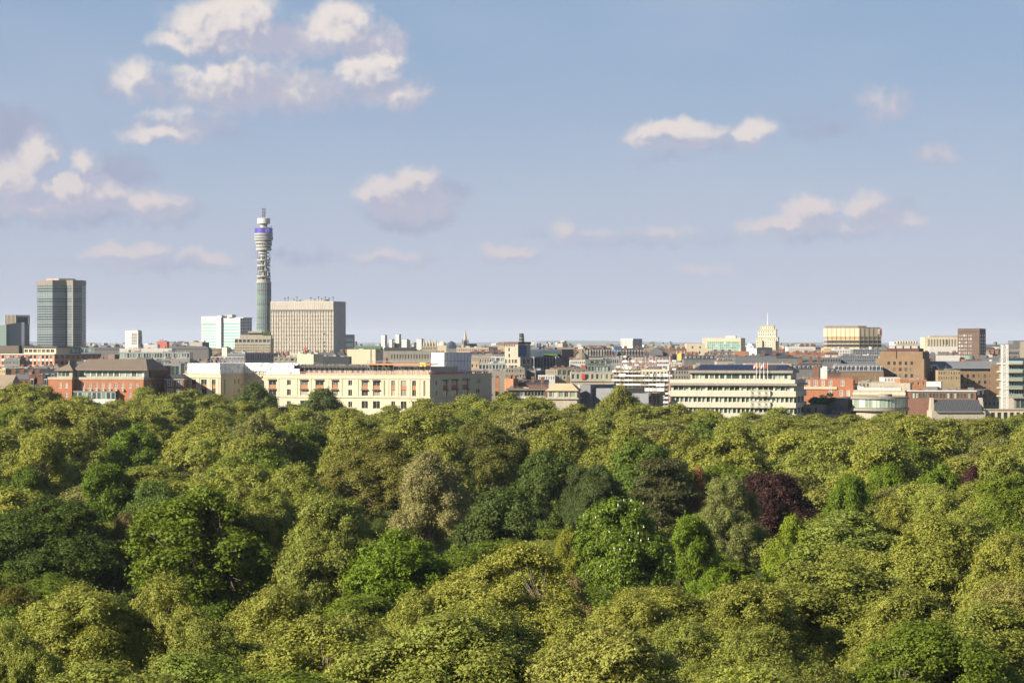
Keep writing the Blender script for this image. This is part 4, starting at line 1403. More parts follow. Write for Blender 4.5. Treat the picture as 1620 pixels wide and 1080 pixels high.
def left_front():
    b = Bld('gabled_house', 'brown gabled house with pale stone verge at the very edge of the photo', 1345, -14, 16, 34, 35)
    b.wall(CREAM2, 611, [], [], .2)
    b.add('roof', BROWNROOF, lambda mb: (mb.poly([(-b.L - .3, -.3, b.z(612)), (.3, -.3, b.z(612)), (.3, b.W / 2, b.z(593)), (-b.L - .3, b.W / 2, b.z(593))]),
                                        mb.poly([(.3, b.W + .3, b.z(612)), (-b.L - .3, b.W + .3, b.z(612)), (-b.L - .3, b.W / 2, b.z(593)), (.3, b.W / 2, b.z(593))])))
    b.add('gable_end', CONC, lambda mb: mb.frus([(-.2, 0, b.z(611) - .2), (.1, 0, b.z(611) - .2), (.1, b.W, b.z(611) - .2), (-.2, b.W, b.z(611) - .2)], [(-.2, b.W / 2 - .1, b.z(593.6)), (.1, b.W / 2 - .1, b.z(593.6)), (.1, b.W / 2 + .1, b.z(593.6)), (-.2, b.W / 2 + .1, b.z(593.6))]))
    b = Bld('slate_mansion', 'dark mansion with blue-grey slate slopes and red brick chimney stacks', 1380, 40, 82, depth=22)
    b.wall(DREDB, 612, [], [], .2)
    b.mansard(SLATE, 613, 594, 5.0, dorm=2)
    b.chimneys([50, 63], 593, 603, DREDB, 3.0, 1.5, 4)
    b = Bld('dark_brick_terrace', 'dark brick terrace of stepped roofs and chimneys behind the gabled house', 1420, 14, 62, depth=20)
    b.wall(DREDB, 600, b.grid(6, [(603, 609)], .4), [], .2)
    b.mansard(SLATE2, 600, 591, 3)
    b.chimneys([20, 33, 47, 58], 586, 594, DREDB, 2.4, 3, 4)
    b.clutter(51, 592, 4, rail=False)
    b = Bld('plant_roof_block', 'dark flat roof crowded with pipework and plant in front of the pink brick block', 1560, 22, 95, depth=26)
    b.wall(DARKM, 583, [], [], .2)
    b.clutter(52, 583, 14, 1.2)
    b = Bld('blue_slate_block', 'grey-blue mansard block between the chimneys and the orange brick block', 1480, 60, 98, depth=20)
    b.wall(GREYS, 597, b.grid(6, [(600, 606)], .4), [], .2)
    b.mansard(SLATE, 597, 589, 3.0, dorm=4)


cream_hotel()
red_brick_block()
dark_brick_neighbour()
banded_office()
shed_blocks()
scaffolded_block()
right_front()
left_front()

# ------------------------------------------------------------------ landmarks of the skyline
def stack(root, pts, levels, name_w='window_band', name_s='spandrel'):
    """Tower of storeys on one footprint: levels (z0, z1, material, inset, is_glass). Each storey band is a part."""
    cx = sum(p[0] for p in pts) / len(pts)
    cy = sum(p[1] for p in pts) / len(pts)
    for (z0, z1, mat, inset, g) in levels:
        q = [(cx + (p[0] - cx) * (1 - inset), cy + (p[1] - cy) * (1 - inset)) for p in pts]
        MB().prism(q, z0, z1).build(name_w if g else name_s, mat, root)


def telecom_tower():
    D = 2950
    s = D / F
    z = lambda y: PZ(y, D)
    t = empty('telecom_tower', (PX(417.2, D), D, 0), R(10), 'slender round telecommunications tower with stacked platforms and a violet screen band', 'tower')
    gl = glass('tower_glass', (0.055, 0.12, 0.125), (0.14, 0.26, 0.23), amt=0.5)
    met = paint('tower_metal', (0.28, 0.285, 0.29), 0.6, 0.12, 0.1)
    met2 = paint('tower_metal_dark', (0.13, 0.135, 0.14), 0.6, 0.2, 0.1)
    r = 11.6 * s
    n = 24
    # glazed shaft: storeys of panes between mullions
    z0, z1 = z(610), z(447)
    st = 3.75
    k = 0
    zz = z1
    while zz - st > 0:
        MB().lathe([(r - .15, zz - st + .9), (r - .15, zz)], n).build('window_band', gl, t)
        MB().lathe([(r - .14, zz - st), (r + .05, zz - st), (r + .05, zz - st + .88), (r - .14, zz - st + .88)], n).build('spandrel', met2, t)
        zz -= st
        k += 1
    mb = MB()
    for k in range(n):
        a = 6.2832 * k / n
        mb.bar((r * math.cos(a), r * math.sin(a), 0), (r * math.cos(a), r * math.sin(a), z1), .22)
    mb.build('mullions', met, t)
    MB().lathe([(r + .2, z(447.4)), (r + .2, z(445.5)), (r - 1.2, z(444.8)), (0.01, z(444.8))], n).build('shaft_cap', met, t)
    # aerial galleries
    core = 5.2 * s
    MB().lathe([(core, z(446)), (core, z(395))], 20).build('core', met, t)
    for (y, hw, th) in ((443.5, 10.8, 1.2), (437, 11, 1.0), (428.5, 9.2, .8), (420, 10.6, 1.1), (411.5, 10.6, 1.0), (405.5, 8.6, .8), (400, 8.4, 1.2)):
        MB().lathe([(core - .1, z(y + th)), (hw * s, z(y + th)), (hw * s, z(y - th)), (core - .1, z(y - th))], 28).build('gallery', met, t)
    rg = random.Random(2)
    for (ya, yb, cnt) in ((437, 443, 9), (429, 436, 10), (421, 428, 9), (412, 419, 8), (406, 411, 6)):
        for k in range(cnt):
            a = 6.2832 * k / cnt + rg.uniform(-.2, .2)
            rr = rg.uniform(6.6, 9.6) * s
            mb = MB()
            x, y = rr * math.cos(a), rr * math.sin(a)
            h = (z(ya) - z(yb)) * rg.uniform(.5, .9)
            mb.bar((x, y, z(yb)), (x, y, z(yb) + h), rg.uniform(.45, 1.1), n=8)
            mb.bar((x, y, z(yb) + h * .7), (x * 1.16, y * 1.16, z(yb) + h * .7), rg.uniform(.5, 1.1), n=10)
            mb.build('aerial_dish', rg.choice([met, met2, STEEL]), t)
    mb = MB()
    for k in range(12):
        a = 6.2832 * k / 12 + .2
        rr = 10.0 * s
        mb.bar((rr * math.cos(a), rr * math.sin(a), z(444)), (rr * math.cos(a), rr * math.sin(a), z(404 if k % 3 else 399)), .22)
    mb.build('lattice_posts', met2, t)
    # head
    MB().lathe([(core, z(397)), (11.6 * s, z(396.6)), (12.4 * s, z(395.4)), (12.4 * s, z(392.6)), (11.8 * s, z(392.2))], 36).build('lower_rim', met, t)
    for (ya, yb, ra, rb, mt, nm) in ((392.2, 390.8, 11.0, 11.2, DARKM, 'window_band'), (390.8, 387.4, 12.0, 12.5, met, 'storey'), (387.4, 384.8, 12.4, 12.6, G_DARK, 'window_band'), (384.8, 381.8, 12.9, 13.2, met, 'storey'),
                                     (381.8, 380.2, 12.6, 12.6, DARKM, 'window_band'), (380.2, 378.2, 14.6, 14.8, met, 'storey'), (378.2, 375.8, 14.2, 14.2, gl, 'window_band'), (375.8, 373.6, 14.6, 14.6, met, 'storey'),
                                     (373.6, 371.8, 14.1, 14.1, G_DARK, 'window_band'), (371.8, 369.3, 14.5, 14.5, met, 'storey')):
        MB().lathe([(4 * s, z(ya)), (ra * s, z(ya)), (rb * s, z(yb)), (4 * s, z(yb))], 40).build(nm, mt, t)
    for (yy, rr, cnt) in ((386.1, 12.6, 30), (377, 14.3, 34)):
        mb = MB()
        for k in range(cnt):
            a = 6.2832 * k / cnt
            mb.bar((rr * s * math.cos(a), rr * s * math.sin(a), z(yy + 1.4)), (rr * s * math.cos(a), rr * s * math.sin(a), z(yy - 1.4)), .28)
        mb.build('mullions', met, t)
    # screen band with its round white emblem
    m, T = new_mat('violet_screen')
    e = T.node('ShaderNodeEmission', {'Color': (0.060, 0.055, 0.40, 1), 'Strength': 0.16})
    g = T.node('ShaderNodeBsdfPrincipled', {'Base Color': (0.04, 0.03, 0.22, 1), 'Roughness': 0.4})
    ad = T.node('ShaderNodeAddShader', {0: e.outputs[0], 1: g.outputs[0]})
    T.node('ShaderNodeOutputMaterial', {'Surface': ad.outputs[0]})
    rs = 14.15 * s
    sc = MB().lathe([(rs, z(368.9)), (rs, z(361.2))], 48).build('screen_band', m, t)
    MB().lathe([(rs - .3, z(369.2)), (rs + .15, z(369.2)), (rs + .15, z(368.9)), (rs - .3, z(368.9))], 48).build('screen_frame', met2, t)
    MB().lathe([(4 * s, z(361.2)), (rs + .1, z(361.2)), (rs + .1, z(360.9)), (4 * s, z(360.7))], 48).build('screen_roof', met2, t)
    wl, T = new_mat('emblem_white')
    e = T.node('ShaderNodeEmission', {'Color': (0.8, 0.78, 0.95, 1), 'Strength': 0.22})
    T.node('ShaderNodeOutputMaterial', {'Surface': e.outputs[0]})
    ca = -math.pi / 2 - R(10) + 0.50

    def on_band(u, h, off=.12):
        a = ca + u / rs
        return ((rs + off) * math.cos(a), (rs + off) * math.sin(a), z(365.05) + h)
    mb = MB()
    Ro, Ri = 2.35, 2.0
    for k in range(28):
        a, b = 6.2832 * k / 28, 6.2832 * (k + 1) / 28
        mb.poly([on_band(Ri * math.cos(a), Ri * math.sin(a)), on_band(Ro * math.cos(a), Ro * math.sin(a)), on_band(Ro * math.cos(b), Ro * math.sin(b)), on_band(Ri * math.cos(b), Ri * math.sin(b))])
    R_ = lambda u0, u1, h0, h1: mb.poly([on_band(u0, h0), on_band(u1, h0), on_band(u1, h1), on_band(u0, h1)])
    # B
    R_(-1.35, -1.05, -.75, .75)
    for h in (-.75, -.13, .49):
        R_(-1.05, -.35, h, h + .26)
    R_(-.35, -.08, -.6, -.05)
    R_(-.35, -.08, .1, .6)
    # T
    R_(.12, 1.35, .49, .75)
    R_(.59, .88, -.75, .49)
    mb.build('screen_emblem', wl, sc)
    # crown
    MB().lathe([(6.2 * s, z(361)), (5.8 * s, z(354))], 24).build('neck', met, t)
    MB().lathe([(5.8 * s, z(354.6)), (9.6 * s, z(354.2)), (10.1 * s, z(353.4)), (10.1 * s, z(346)), (9.6 * s, z(345.5)), (0.01, z(345.2))], 32).build('crown_drum', WHITE, t)
    rg = random.Random(6)
    for k in range(14):
        a = 6.2832 * k / 14
        rr = rg.uniform(8, 13) * s
        MB().bar((rr * math.cos(a), rr * math.sin(a), z(361)), (rr * math.cos(a), rr * math.sin(a), z(361) + rg.uniform(1, 3)), rg.uniform(.2, .6), n=6).build('aerial', rg.choice([met, STEEL]), t)
    mb = MB()
    w = 2.3 * s
    for sx in (-w, w):
        for sy in (-w, w):
            mb.bar((sx * .8, sy * .8, z(345.4)), (sx, sy, z(329.6)), .26)
    for k in range(7):
        za, zb = z(345 - 2.2 * k), z(345 - 2.2 * (k + 1))
        for sg in (-1, 1):
            mb.bar((-w * sg, -w, za), (w * sg, -w, zb), .16)
            mb.bar((-w, -w * sg, za), (-w, w * sg, zb), .16)
    for y in (336, 331, 340):
        mb.box(-w * 1.3, w * 1.3, -w * 1.3, w * 1.3, z(y + .3), z(y - .3))
    mb.build('mast', met2, t)
    MB().bar((0, 0, z(331)), (0, 0, z(320.5)), .16, n=5, r2=.05).build('mast_tip', STEEL, t)


def glass_slab_tower():
    D = 3250
    s = D / F
    z = lambda y: PZ(y, D)
    t = empty('office_tower', (PX(91, D), D, 0), 0, 'tall ribbed office tower of blue-green glass at the left of the skyline', 'tower')
    gg = glass('tower_blue_glass', (0.030, 0.068, 0.110), (0.13, 0.19, 0.20), 0.06, amt=0.5)
    sp = paint('tower_spandrel', (0.19, 0.205, 0.20), 0.5, 0.15, 0.1)
    P = lambda px, y: ((px - 91) * s, y)
    pts = [P(54, 20), P(81.5, 6), P(101, 18), P(113, 4), P(127, 13), P(127, 45), P(54, 45)]
    lev = []
    zt, zb = z(451), 0
    n = 36
    fh = (zt - 10) / n
    lev.append((0, 10, sp, 0, False))
    for k in range(n):
        a = 10 + k * fh
        lev.append((a, a + fh * .34, sp, 0, False))
        lev.append((a + fh * .34 + .01, a + fh, gg, .012, True))
    lev.append((zt + .01, z(442.8), paint('tower_top', (0.20, 0.16, 0.15), .7, .15, .1), 0.0, False))
    stack(t, pts, lev)
    mb = MB()
    for k in range(len(pts) - 2):
        for q in range(9):
            f = q / 9
            x = pts[k][0] + (pts[k + 1][0] - pts[k][0]) * f
            y = pts[k][1] + (pts[k + 1][1] - pts[k][1]) * f
            mb.box(x - .14, x + .14, y - .3, y - .05, 10, z(443.2))
    mb.build('fins', sp, t)
    MB().box(P(113, 0)[0], P(114.8, 0)[0], 3.2, 4.1, 0, z(443)).build('corner_pier', CREAM2, t)
    MB().prism([P(68, 22), P(90, 14), P(111, 22), P(111, 40), P(68, 40)], z(442.8) + .01, z(440)).build('plant_room', CREAM2, t)


def left_towers():
    D = 3100
    b = Bld('apartment_tower', 'dark apartment tower with a crown of upright fins at the far left', D, 8, 24.5, 46.5, 50, cat='tower')
    rows = [(513 + 3.1 * k, 515 + 3.1 * k) for k in range(12)]
    b.wall(CREAM2, 513, b.grid(7, rows, .55), b.grid(8, rows, .8, 'R'), .4)
    b.windows(b.grid(7, rows, .55), 'L', G_DARK, join=True)
    b.windows(b.grid(8, rows, .8, 'R'), 'R', G_BLUE, join=True)
    for k in range(12):
        y = 514.8 + 3.1 * k
        b.add('balcony', ZINC, lambda mb: mb.box(.01, 1.6, 1, b.W, b.z(y + 1), b.z(y)))
    b.add('crown_fins', CREAM2, lambda mb: [mb.box(-b.L + b.L * k / 8 - .5, -b.L + b.L * k / 8 + .5, 0.01, 1.2, b.z(513), b.z(498)) for k in range(9)])
    b.add('crown_fins', DARKM, lambda mb: [mb.box(-1.2, -.01, b.W * k / 9 - .5, b.W * k / 9 + .5, b.z(513), b.z(498)) for k in range(1, 10)])
    b.add('crown_core', DARKM, lambda mb: mb.box(-b.L + 2, -2, 2, b.W - 2, b.z(513) - .9, b.z(501)))
    D = 2900
    t = empty('glass_wedge', (PX(0, D), D, 0), 0, 'glass wedge with a sloping roof in front of the finned apartment tower', 'building')
    s = D / F
    X = lambda px: px * s
    z = lambda y: PZ(y, D)
    MB().frus([(X(-18), 0, 0), (X(10), 0, 0), (X(10), 25, 0), (X(-18), 25, 0)], [(X(-18), 0, z(517)), (X(10), 0, z(513)), (X(10), 25, z(513)), (X(-18), 25, z(517))]).build('lit_face', G_PALE, t)  # sunlit and shaded sides put into the glass colour: paler here, darker next
    MB().frus([(X(10.2), .5, 0), (X(32), 7, 0), (X(32), 25, 0), (X(10.2), 25, 0)], [(X(10.2), .5, z(513)), (X(32), 7, z(509.5)), (X(32), 25, z(509.5)), (X(10.2), 25, z(513))]).build('dark_face', G_BLUE, t)
    mb = MB()
    for k in range(14):
        mb.box(X(-18), X(9.9), -.2, -.02, z(545 - 2.3 * k), z(545 - 2.3 * k) + .3)
    mb.build('floor_edges', STEEL, t)
    b = Bld('white_tower_block', 'small white tower block with a grille of balconies, alone on the skyline', 2700, 198, 218.5, 224.5, 18, cat='tower')
    rows = [(527 + 2.3 * k, 528.6 + 2.3 * k) for k in range(8)]
    b.wall(WHITE, 523, b.grid(1, rows, .95, 'L', 208, 217.5), b.grid(3, rows, .6, 'R'), .6)
    b.windows(b.grid(1, rows, .95, 'L', 208, 217.5), 'L', GREYS, WFRAME, dep=.5, name='balcony_recess')
    b.windows(b.grid(3, rows, .6, 'R'), 'R', G_BLUE, join=True)
    b.add('plant_room', STEEL, lambda mb: mb.box(-b.L * .5, -b.L * .1, 2, 8, b.z(523) - .9, b.z(521.8)))


def hospital():
    D = 3300
    b = Bld('hospital_block', 'white and mint green glazed hospital block behind the round tower', D, 319, 380, 398.5, 25)
    mint = glass('mint_glass', (0.085, 0.34, 0.26), (0.15, 0.42, 0.33), 0.15, .5)
    rows = [(512 + 4.6 * k, 515.2 + 4.6 * k) for k in range(14)]
    o = b.grid(1, rows, .98, 'L', 320.5, 343) + b.grid(1, [(511 + 4.6 * k, 514.4 + 4.6 * k) for k in range(14)], .98, 'L', 353, 379)
    oR = b.grid(5, [(503.5 + 5 * k, 506.6 + 5 * k) for k in range(6)], .6, 'R')
    b.wall(WHITE, 503, o, oR, .5)
    b.windows(o, 'L', mint, WFRAME, 6, 1, .3, t=.4, name='window_band')
    b.windows(oR, 'R', G_BLUE, WFRAME, 1, 1, .3)
    b.add('vertical_pier', WHITE, lambda mb: mb.box(b.x(344), b.x(351.5), -3, -.01, 0, b.z(501.5)))
    b.add('roof_slab', WHITE, lambda mb: (mb.box(b.x(319), b.x(351.5), -1, 20, b.z(511), b.z(500)), mb.box(b.x(351.5) + .01, 0, 8, 30, b.z(503.2), b.z(501.8))))
    b.boxes('roof_plant', STEEL, [(356, 364, 497.5, 5, 14), (340, 346, 498.5, 6, 12)], 500)


def beige_blocks():
    b = Bld('slab_tower', 'broad beige slab tower with a fine grid of windows beside the round tower', 2500, 428, 527.5, 547, 12, cat='tower')
    rows = [(492.5 + 6.05 * k, 495.6 + 6.05 * k) for k in range(13)]
    o = b.grid(48, rows, .68)
    SLAB = paint('slab_concrete', (0.39, 0.365, 0.335), .9, .12, .1, streak=.15)
    b.wall(SLAB, 476.2, o, [], .2)
    b.windows(o, 'L', dep=.15, gl=glass('slab_glass', (0.30, 0.28, 0.25), (0.50, 0.46, 0.39), .2, .7), fr=CFRAME, join=True)
    b.add('ribs', CREAM2, lambda mb: [mb.box(-b.L + b.L * k / 24 - .22, -b.L + b.L * k / 24 + .22, -.4, -.01, 0, b.z(491.5)) for k in range(25)])
    b.add('parapet_panel', SLAB, lambda mb: [mb.box(-b.L + b.L * k / 30 + .08, -b.L + b.L * (k + 1) / 30 - .08, -.35, -.01, b.z(489.6), b.z(478)) for k in range(30)])
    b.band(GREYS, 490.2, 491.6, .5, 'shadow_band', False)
    r2 = [(492 + 6.05 * k * 2, 495.6 + 6.05 * k * 2) for k in range(7)]
    b.add('side_relief', SLAB, lambda mb: [mb.box(.01, .3, b.W * .42, b.W * .62, b.z(q[1] + 1.5), b.z(q[0])) for q in r2])
    b.boxes('roof_plant', STEEL, [(452, 470, 474.2, 6, 14), (478, 512, 473.2, 8, 20)], 476.5)
    for k, px in enumerate((449, 454, 463, 468, 490, 496, 502, 507, 513, 519, 525)):
        h = (470.5, 469, 472, 468.5, 470, 472, 468.5, 471, 468.8, 470.5, 469)[k]
        b.add('aerial', DARKM, lambda mb: (mb.bar((b.x(px), 4, b.z(477)), (b.x(px), 4, b.z(h)), .18), mb.bar((b.x(px) - .8, 4, b.z(h + 1.2)), (b.x(px) + .8, 4, b.z(h + 1.2)), .3)))
    for k, (px, y) in enumerate(((480.5, 553), (489, 553), (480.5, 560), (489, 560), (514, 540), (514, 546), (514, 553), (514, 527))):
        b.add('open_window', DARKM, lambda mb: mb.box(b.x(px - 1.6), b.x(px + 1.6), -.08, .2, b.z(y + 2.4), b.z(y)))
    b = Bld('beige_office', 'low beige office with a dark-windowed top floor in front of the round tower', 2420, 371, 428, depth=30)
    o1 = b.grid(9, [(537, 541.5)], .74)
    o2 = b.grid(22, [(545.2, 546.8), (549.2, 550.8), (553.2, 554.8), (557.2, 558.8)], .62)
    b.wall(CREAM2, 535.5, o1 + o2, [], .5)
    b.windows(o1, 'L', G_BLUE, CFRAME, 1, 1, .35)
    b.windows(o2, 'L', G_DARK, join=True)
    b.add('setback_storey', CREAM2, lambda mb: (mb.box(b.x(378), b.x(428), 6, 20, b.z(536), b.z(529.5)), mb.box(b.x(391), b.x(413), 7, 18, b.z(529.5), b.z(523.8))))
    b.add('roof_canopy', GREYS, lambda mb: mb.box(b.x(388), b.x(420), 5, 20, b.z(527), b.z(526.2)))
    b.add('roof_garden', HEDGE, lambda mb: mb.box(b.x(414), b.x(427), 5.5, 9, b.z(530), b.z(525)))
    b = Bld('blue_glass_block', 'dark blue glass block peeping out behind the beige slab tower', 2900, 547, 558.5, depth=30)
    rows = [(531 + 3 * k, 533.2 + 3 * k) for k in range(8)]
    b.wall(DARKM, 529, b.grid(1, rows, .96), [], .2)
    b.windows(b.grid(1, rows, .96), 'L', G_BLUE, DFRAME, 5, 1, .1, name='window_band')
    b = Bld('cream_plant_block', 'blank cream block with one round hole beside the slab tower', 1750, 549, 594, 606, 12)
    b.wall(CREAM, 552.5, [], [], .2)
    b.add('round_opening', DARKM, lambda mb: mb.bar((b.x(565.5), -.05, b.z(561)), (b.x(565.5), .3, b.z(561)), .45, n=12))
    b.add('vertical_groove', GREYS, lambda mb: mb.box(b.x(586), b.x(588), -.06, .1, b.z(575), b.z(553)))
    b.add('roof_planting', HEDGE, lambda mb: mb.box(b.x(560), b.x(600), 4, 9, b.z(553.5), b.z(550.5)))
    b.clutter(61, 552.5, 4)


def stepped_tower():
    D = 3300
    s = D / F
    z = lambda y: PZ(y, D)
    t = empty('stepped_tower', (PX(1214.5, D), D, 0), R(-9), 'stepped cream stone tower with a tall mast on top', 'tower')
    for (hw, y0, y1) in ((19.5, 600, 533), (16.2, 533, 520.5), (11.8, 520.5, 514.4)):
        r = hw * s / 1.14
        MB().prism([(-r, -r), (r, -r), (r, r), (-r, r)], z(y0) if y0 < 600 else 0, z(y1)).build('tier', paint('portland_stone', (0.50, 0.465, 0.385), .8, .1, .1), t)
        MB().prism([(-r - .3, -r - .3), (r + .3, -r - .3), (r + .3, r + .3), (-r - .3, r + .3)], z(y1) - 1.0, z(y1) - .1).build('cornice', CREAM2, t)
        rows = int((z(y1) - z(min(y0, 556))) / 3.6)
        mb = MB()
        nc = max(3, int(r * 2 / 2.6))
        for side in range(2):
            for k in range(nc):
                for q in range(rows):
                    u = -r + 2 * r * (k + .5) / nc
                    zz = z(y1) - 2.2 - 3.6 * q
                    if side == 0:
                        mb.box(u - .45, u + .45, -r - .02, -r + .2, zz - 1.9, zz)
                    else:
                        mb.box(-r - .02, -r + .2, u - .45, u + .45, zz - 1.9, zz)
        mb.build('window_grid', G_DARK, t, kind='stuff')
    for sg in (-1, 1):
        r = 19.5 * s / 1.14
        MB().prism([(sg * r * .62 - 2.5, -r - 2), (sg * r * .62 + 2.5, -r - 2), (sg * r * .62 + 2.5, -r), (sg * r * .62 - 2.5, -r)], 0, z(538)).build('buttress', CREAM, t)
    MB().bar((0, 0, z(515)), (0, 0, z(494.5)), .5, n=8, r2=.25).build('mast', WFRAME, t)
    MB().lathe([(.01, z(494.5)), (.6, z(494)), (.01, z(493.2))], 8).build('mast_ball', TAN, t)


def skyline_right():
    D = 2700
    s = D / F
    z = lambda y: PZ(y, D)
    t = empty('cream_tower', (PX(1359, D), D, 0), 0, 'bulky cream tower with blank panelled top and three window bands', 'tower')
    P = lambda px, y: ((px - 1359) * s, y)
    pts = [P(1310, 12), P(1311, 11.4), P(1358.5, 0), P(1360, 0), P(1397, 8), P(1397, 40), P(1310, 40)]
    cr = paint('tower_cream', (0.44, 0.375, 0.265), .8, .1, .1)
    lev = [(0, z(549), cr, 0, False)]
    for (a, b_) in ((549, 544.2), (543, 538.2), (537.2, 532.4)):
        lev.append((z(a) + .01, z(b_), glass('bronze_glass', (0.05, 0.05, 0.045), (0.40, 0.30, 0.16), .08, .3), .02, True))
    lev += [(z(544.2) + .01, z(543), cr, 0, False), (z(538.2) + .01, z(537.2), cr, 0, False), (z(532.4) + .01, z(519), cr, 0, False)]
    stack(t, pts, lev)
    mb = MB()
    for k in range(5):
        n = (0, 7, 0, 5)[k] if k < 4 else 0
        for q in range(n):
            f = q / n
            x = pts[k][0] + (pts[k + 1][0] - pts[k][0]) * f
            y = pts[k][1] + (pts[k + 1][1] - pts[k][1]) * f
            mb.box(x - .12, x + .12, y - .25, y + .6, 0, z(519))
    mb.build('panel_joints', BROWNROOF, t)
    MB().prism([P(1312, 16), P(1358, 3), P(1372, 5), P(1372, 38), P(1312, 38)], z(519) + .01, z(515.2)).build('plant_room', BROWNROOF, t)
    MB().prism([P(1372.2, 7), P(1395, 12), P(1395, 38), P(1372.2, 38)], z(519) + .01, z(517.6)).build('plant_room', BROWNROOF, t)
    o = MB()
    o.box(P(1390, 0)[0], P(1393.5, 0)[0], 6.2, 6.9, z(528), z(521))
    o.build('sign_panel', WHITE, t)
    o = MB()
    o.box(P(1393.6, 0)[0], P(1396.6, 0)[0], 7.0, 7.9, z(529), z(520))
    o.box(P(1391.2, 0)[0], P(1392.4, 0)[0], 6.05, 6.19, z(526.6), z(522.6))
    o.build('sign_mark', REDP, t)
    b = Bld('brown_tower_block', 'dark brown brick tower block with white windows at the right', 2300, 1515, 1549.5, 1559.5, 15, cat='tower')
    rows = [(529 + 5.5 * k, 532 + 5.5 * k) for k in range(7)]
    cols = [(1516.5, 1519.2), (1520.4, 1523), (1524, 1526.5), (1527.2, 1529.2), (1531.5, 1533.5), (1534.6, 1537)]
    cw = glass('blind_glass', (0.16, 0.15, 0.16), (0.55, 0.52, 0.50), .2, .8)
    dk = brick('umber_brick', (0.105, 0.062, 0.052), (0.082, 0.05, 0.042))
    o, oR = b.ops(cols, rows), b.grid(3, rows, .45, 'R')
    b.wall(dk, 519.3, o, oR, .3)
    b.windows(o, 'L', cw, WFRAME, 1, 1, .2)
    b.windows(oR, 'R', G_BLUE, DFRAME, 1, 1, .2)
    b.add('vent_strip', DARKM, lambda mb: [mb.box(b.x(1518 + k * 2.1), b.x(1519.2 + k * 2.1), -.05, .1, b.z(525.4), b.z(524)) for k in range(14)])
    b.boxes('roof_plant', STEEL, [(1538, 1545, 517.8, 3, 8)], 519.3)
    b = Bld('ribbed_cream_block', 'cream block with vertical ribs beside the brown tower block', 2750, 1463, 1520, depth=30)
    o = b.ops([(1491, 1494), (1497.5, 1500.5)], [(537.5, 545)])
    b.wall(CREAM, 533.5, o, [], .4)
    b.windows(o, 'L', BROWNROOF, BROWNROOF, 1, 3, .3)
    b.add('ribs', CREAM2, lambda mb: [mb.box(b.x(1467 + k * 4.6), b.x(1468.8 + k * 4.6), -.7, -.01, b.z(548), b.z(536)) for k in range(12)])
    b.add('roof_storey', CREAM2, lambda mb: mb.box(b.x(1472), b.x(1519), 4, 20, b.z(534), b.z(530.8)))
    b.add('podium', WHITE, lambda mb: mb.box(b.x(1468), b.x(1520), -6, -.02, 0, b.z(548)))
    b = Bld('domed_terrace', 'far row of small rounded cream roof turrets near the cream tower', 3300, 1418, 1452, depth=20)
    b.wall(CREAM2, 543.5, [], [], .2)
    b.add('turrets', CREAM2, lambda mb: [mb.lathe([(1.6, b.z(544)), (1.7, b.z(540.5)), (1.0, b.z(539)), (.01, b.z(538.6))], 10, c=(b.x(1420.5 + 4.2 * k), 3)) for k in range(8)], smooth=True)
    b = Bld('edge_tower', 'grey tower with striped window bands cut by the edge of the photo', 2100, 1594, 1640, depth=30, cat='tower')
    rows = [(551 + 6.5 * k, 554.5 + 6.5 * k) for k in range(3)]
    b.wall(GREYS, 544, b.grid(1, rows, .95, 'L', 1595, 1613), [], .4)
    b.windows(b.grid(1, rows, .95, 'L', 1595, 1613), 'L', G_DARK, WFRAME, 6, 1, .3, name='window_band')
    b.add('upper_block', ZINC, lambda mb: mb.box(b.x(1604), 0, 3, 25, b.z(545), b.z(538.5)))
    b.add('pale_screen', CREAM2, lambda mb: mb.box(b.x(1613.5), 0, -.3, -.02, b.z(568), b.z(540)))


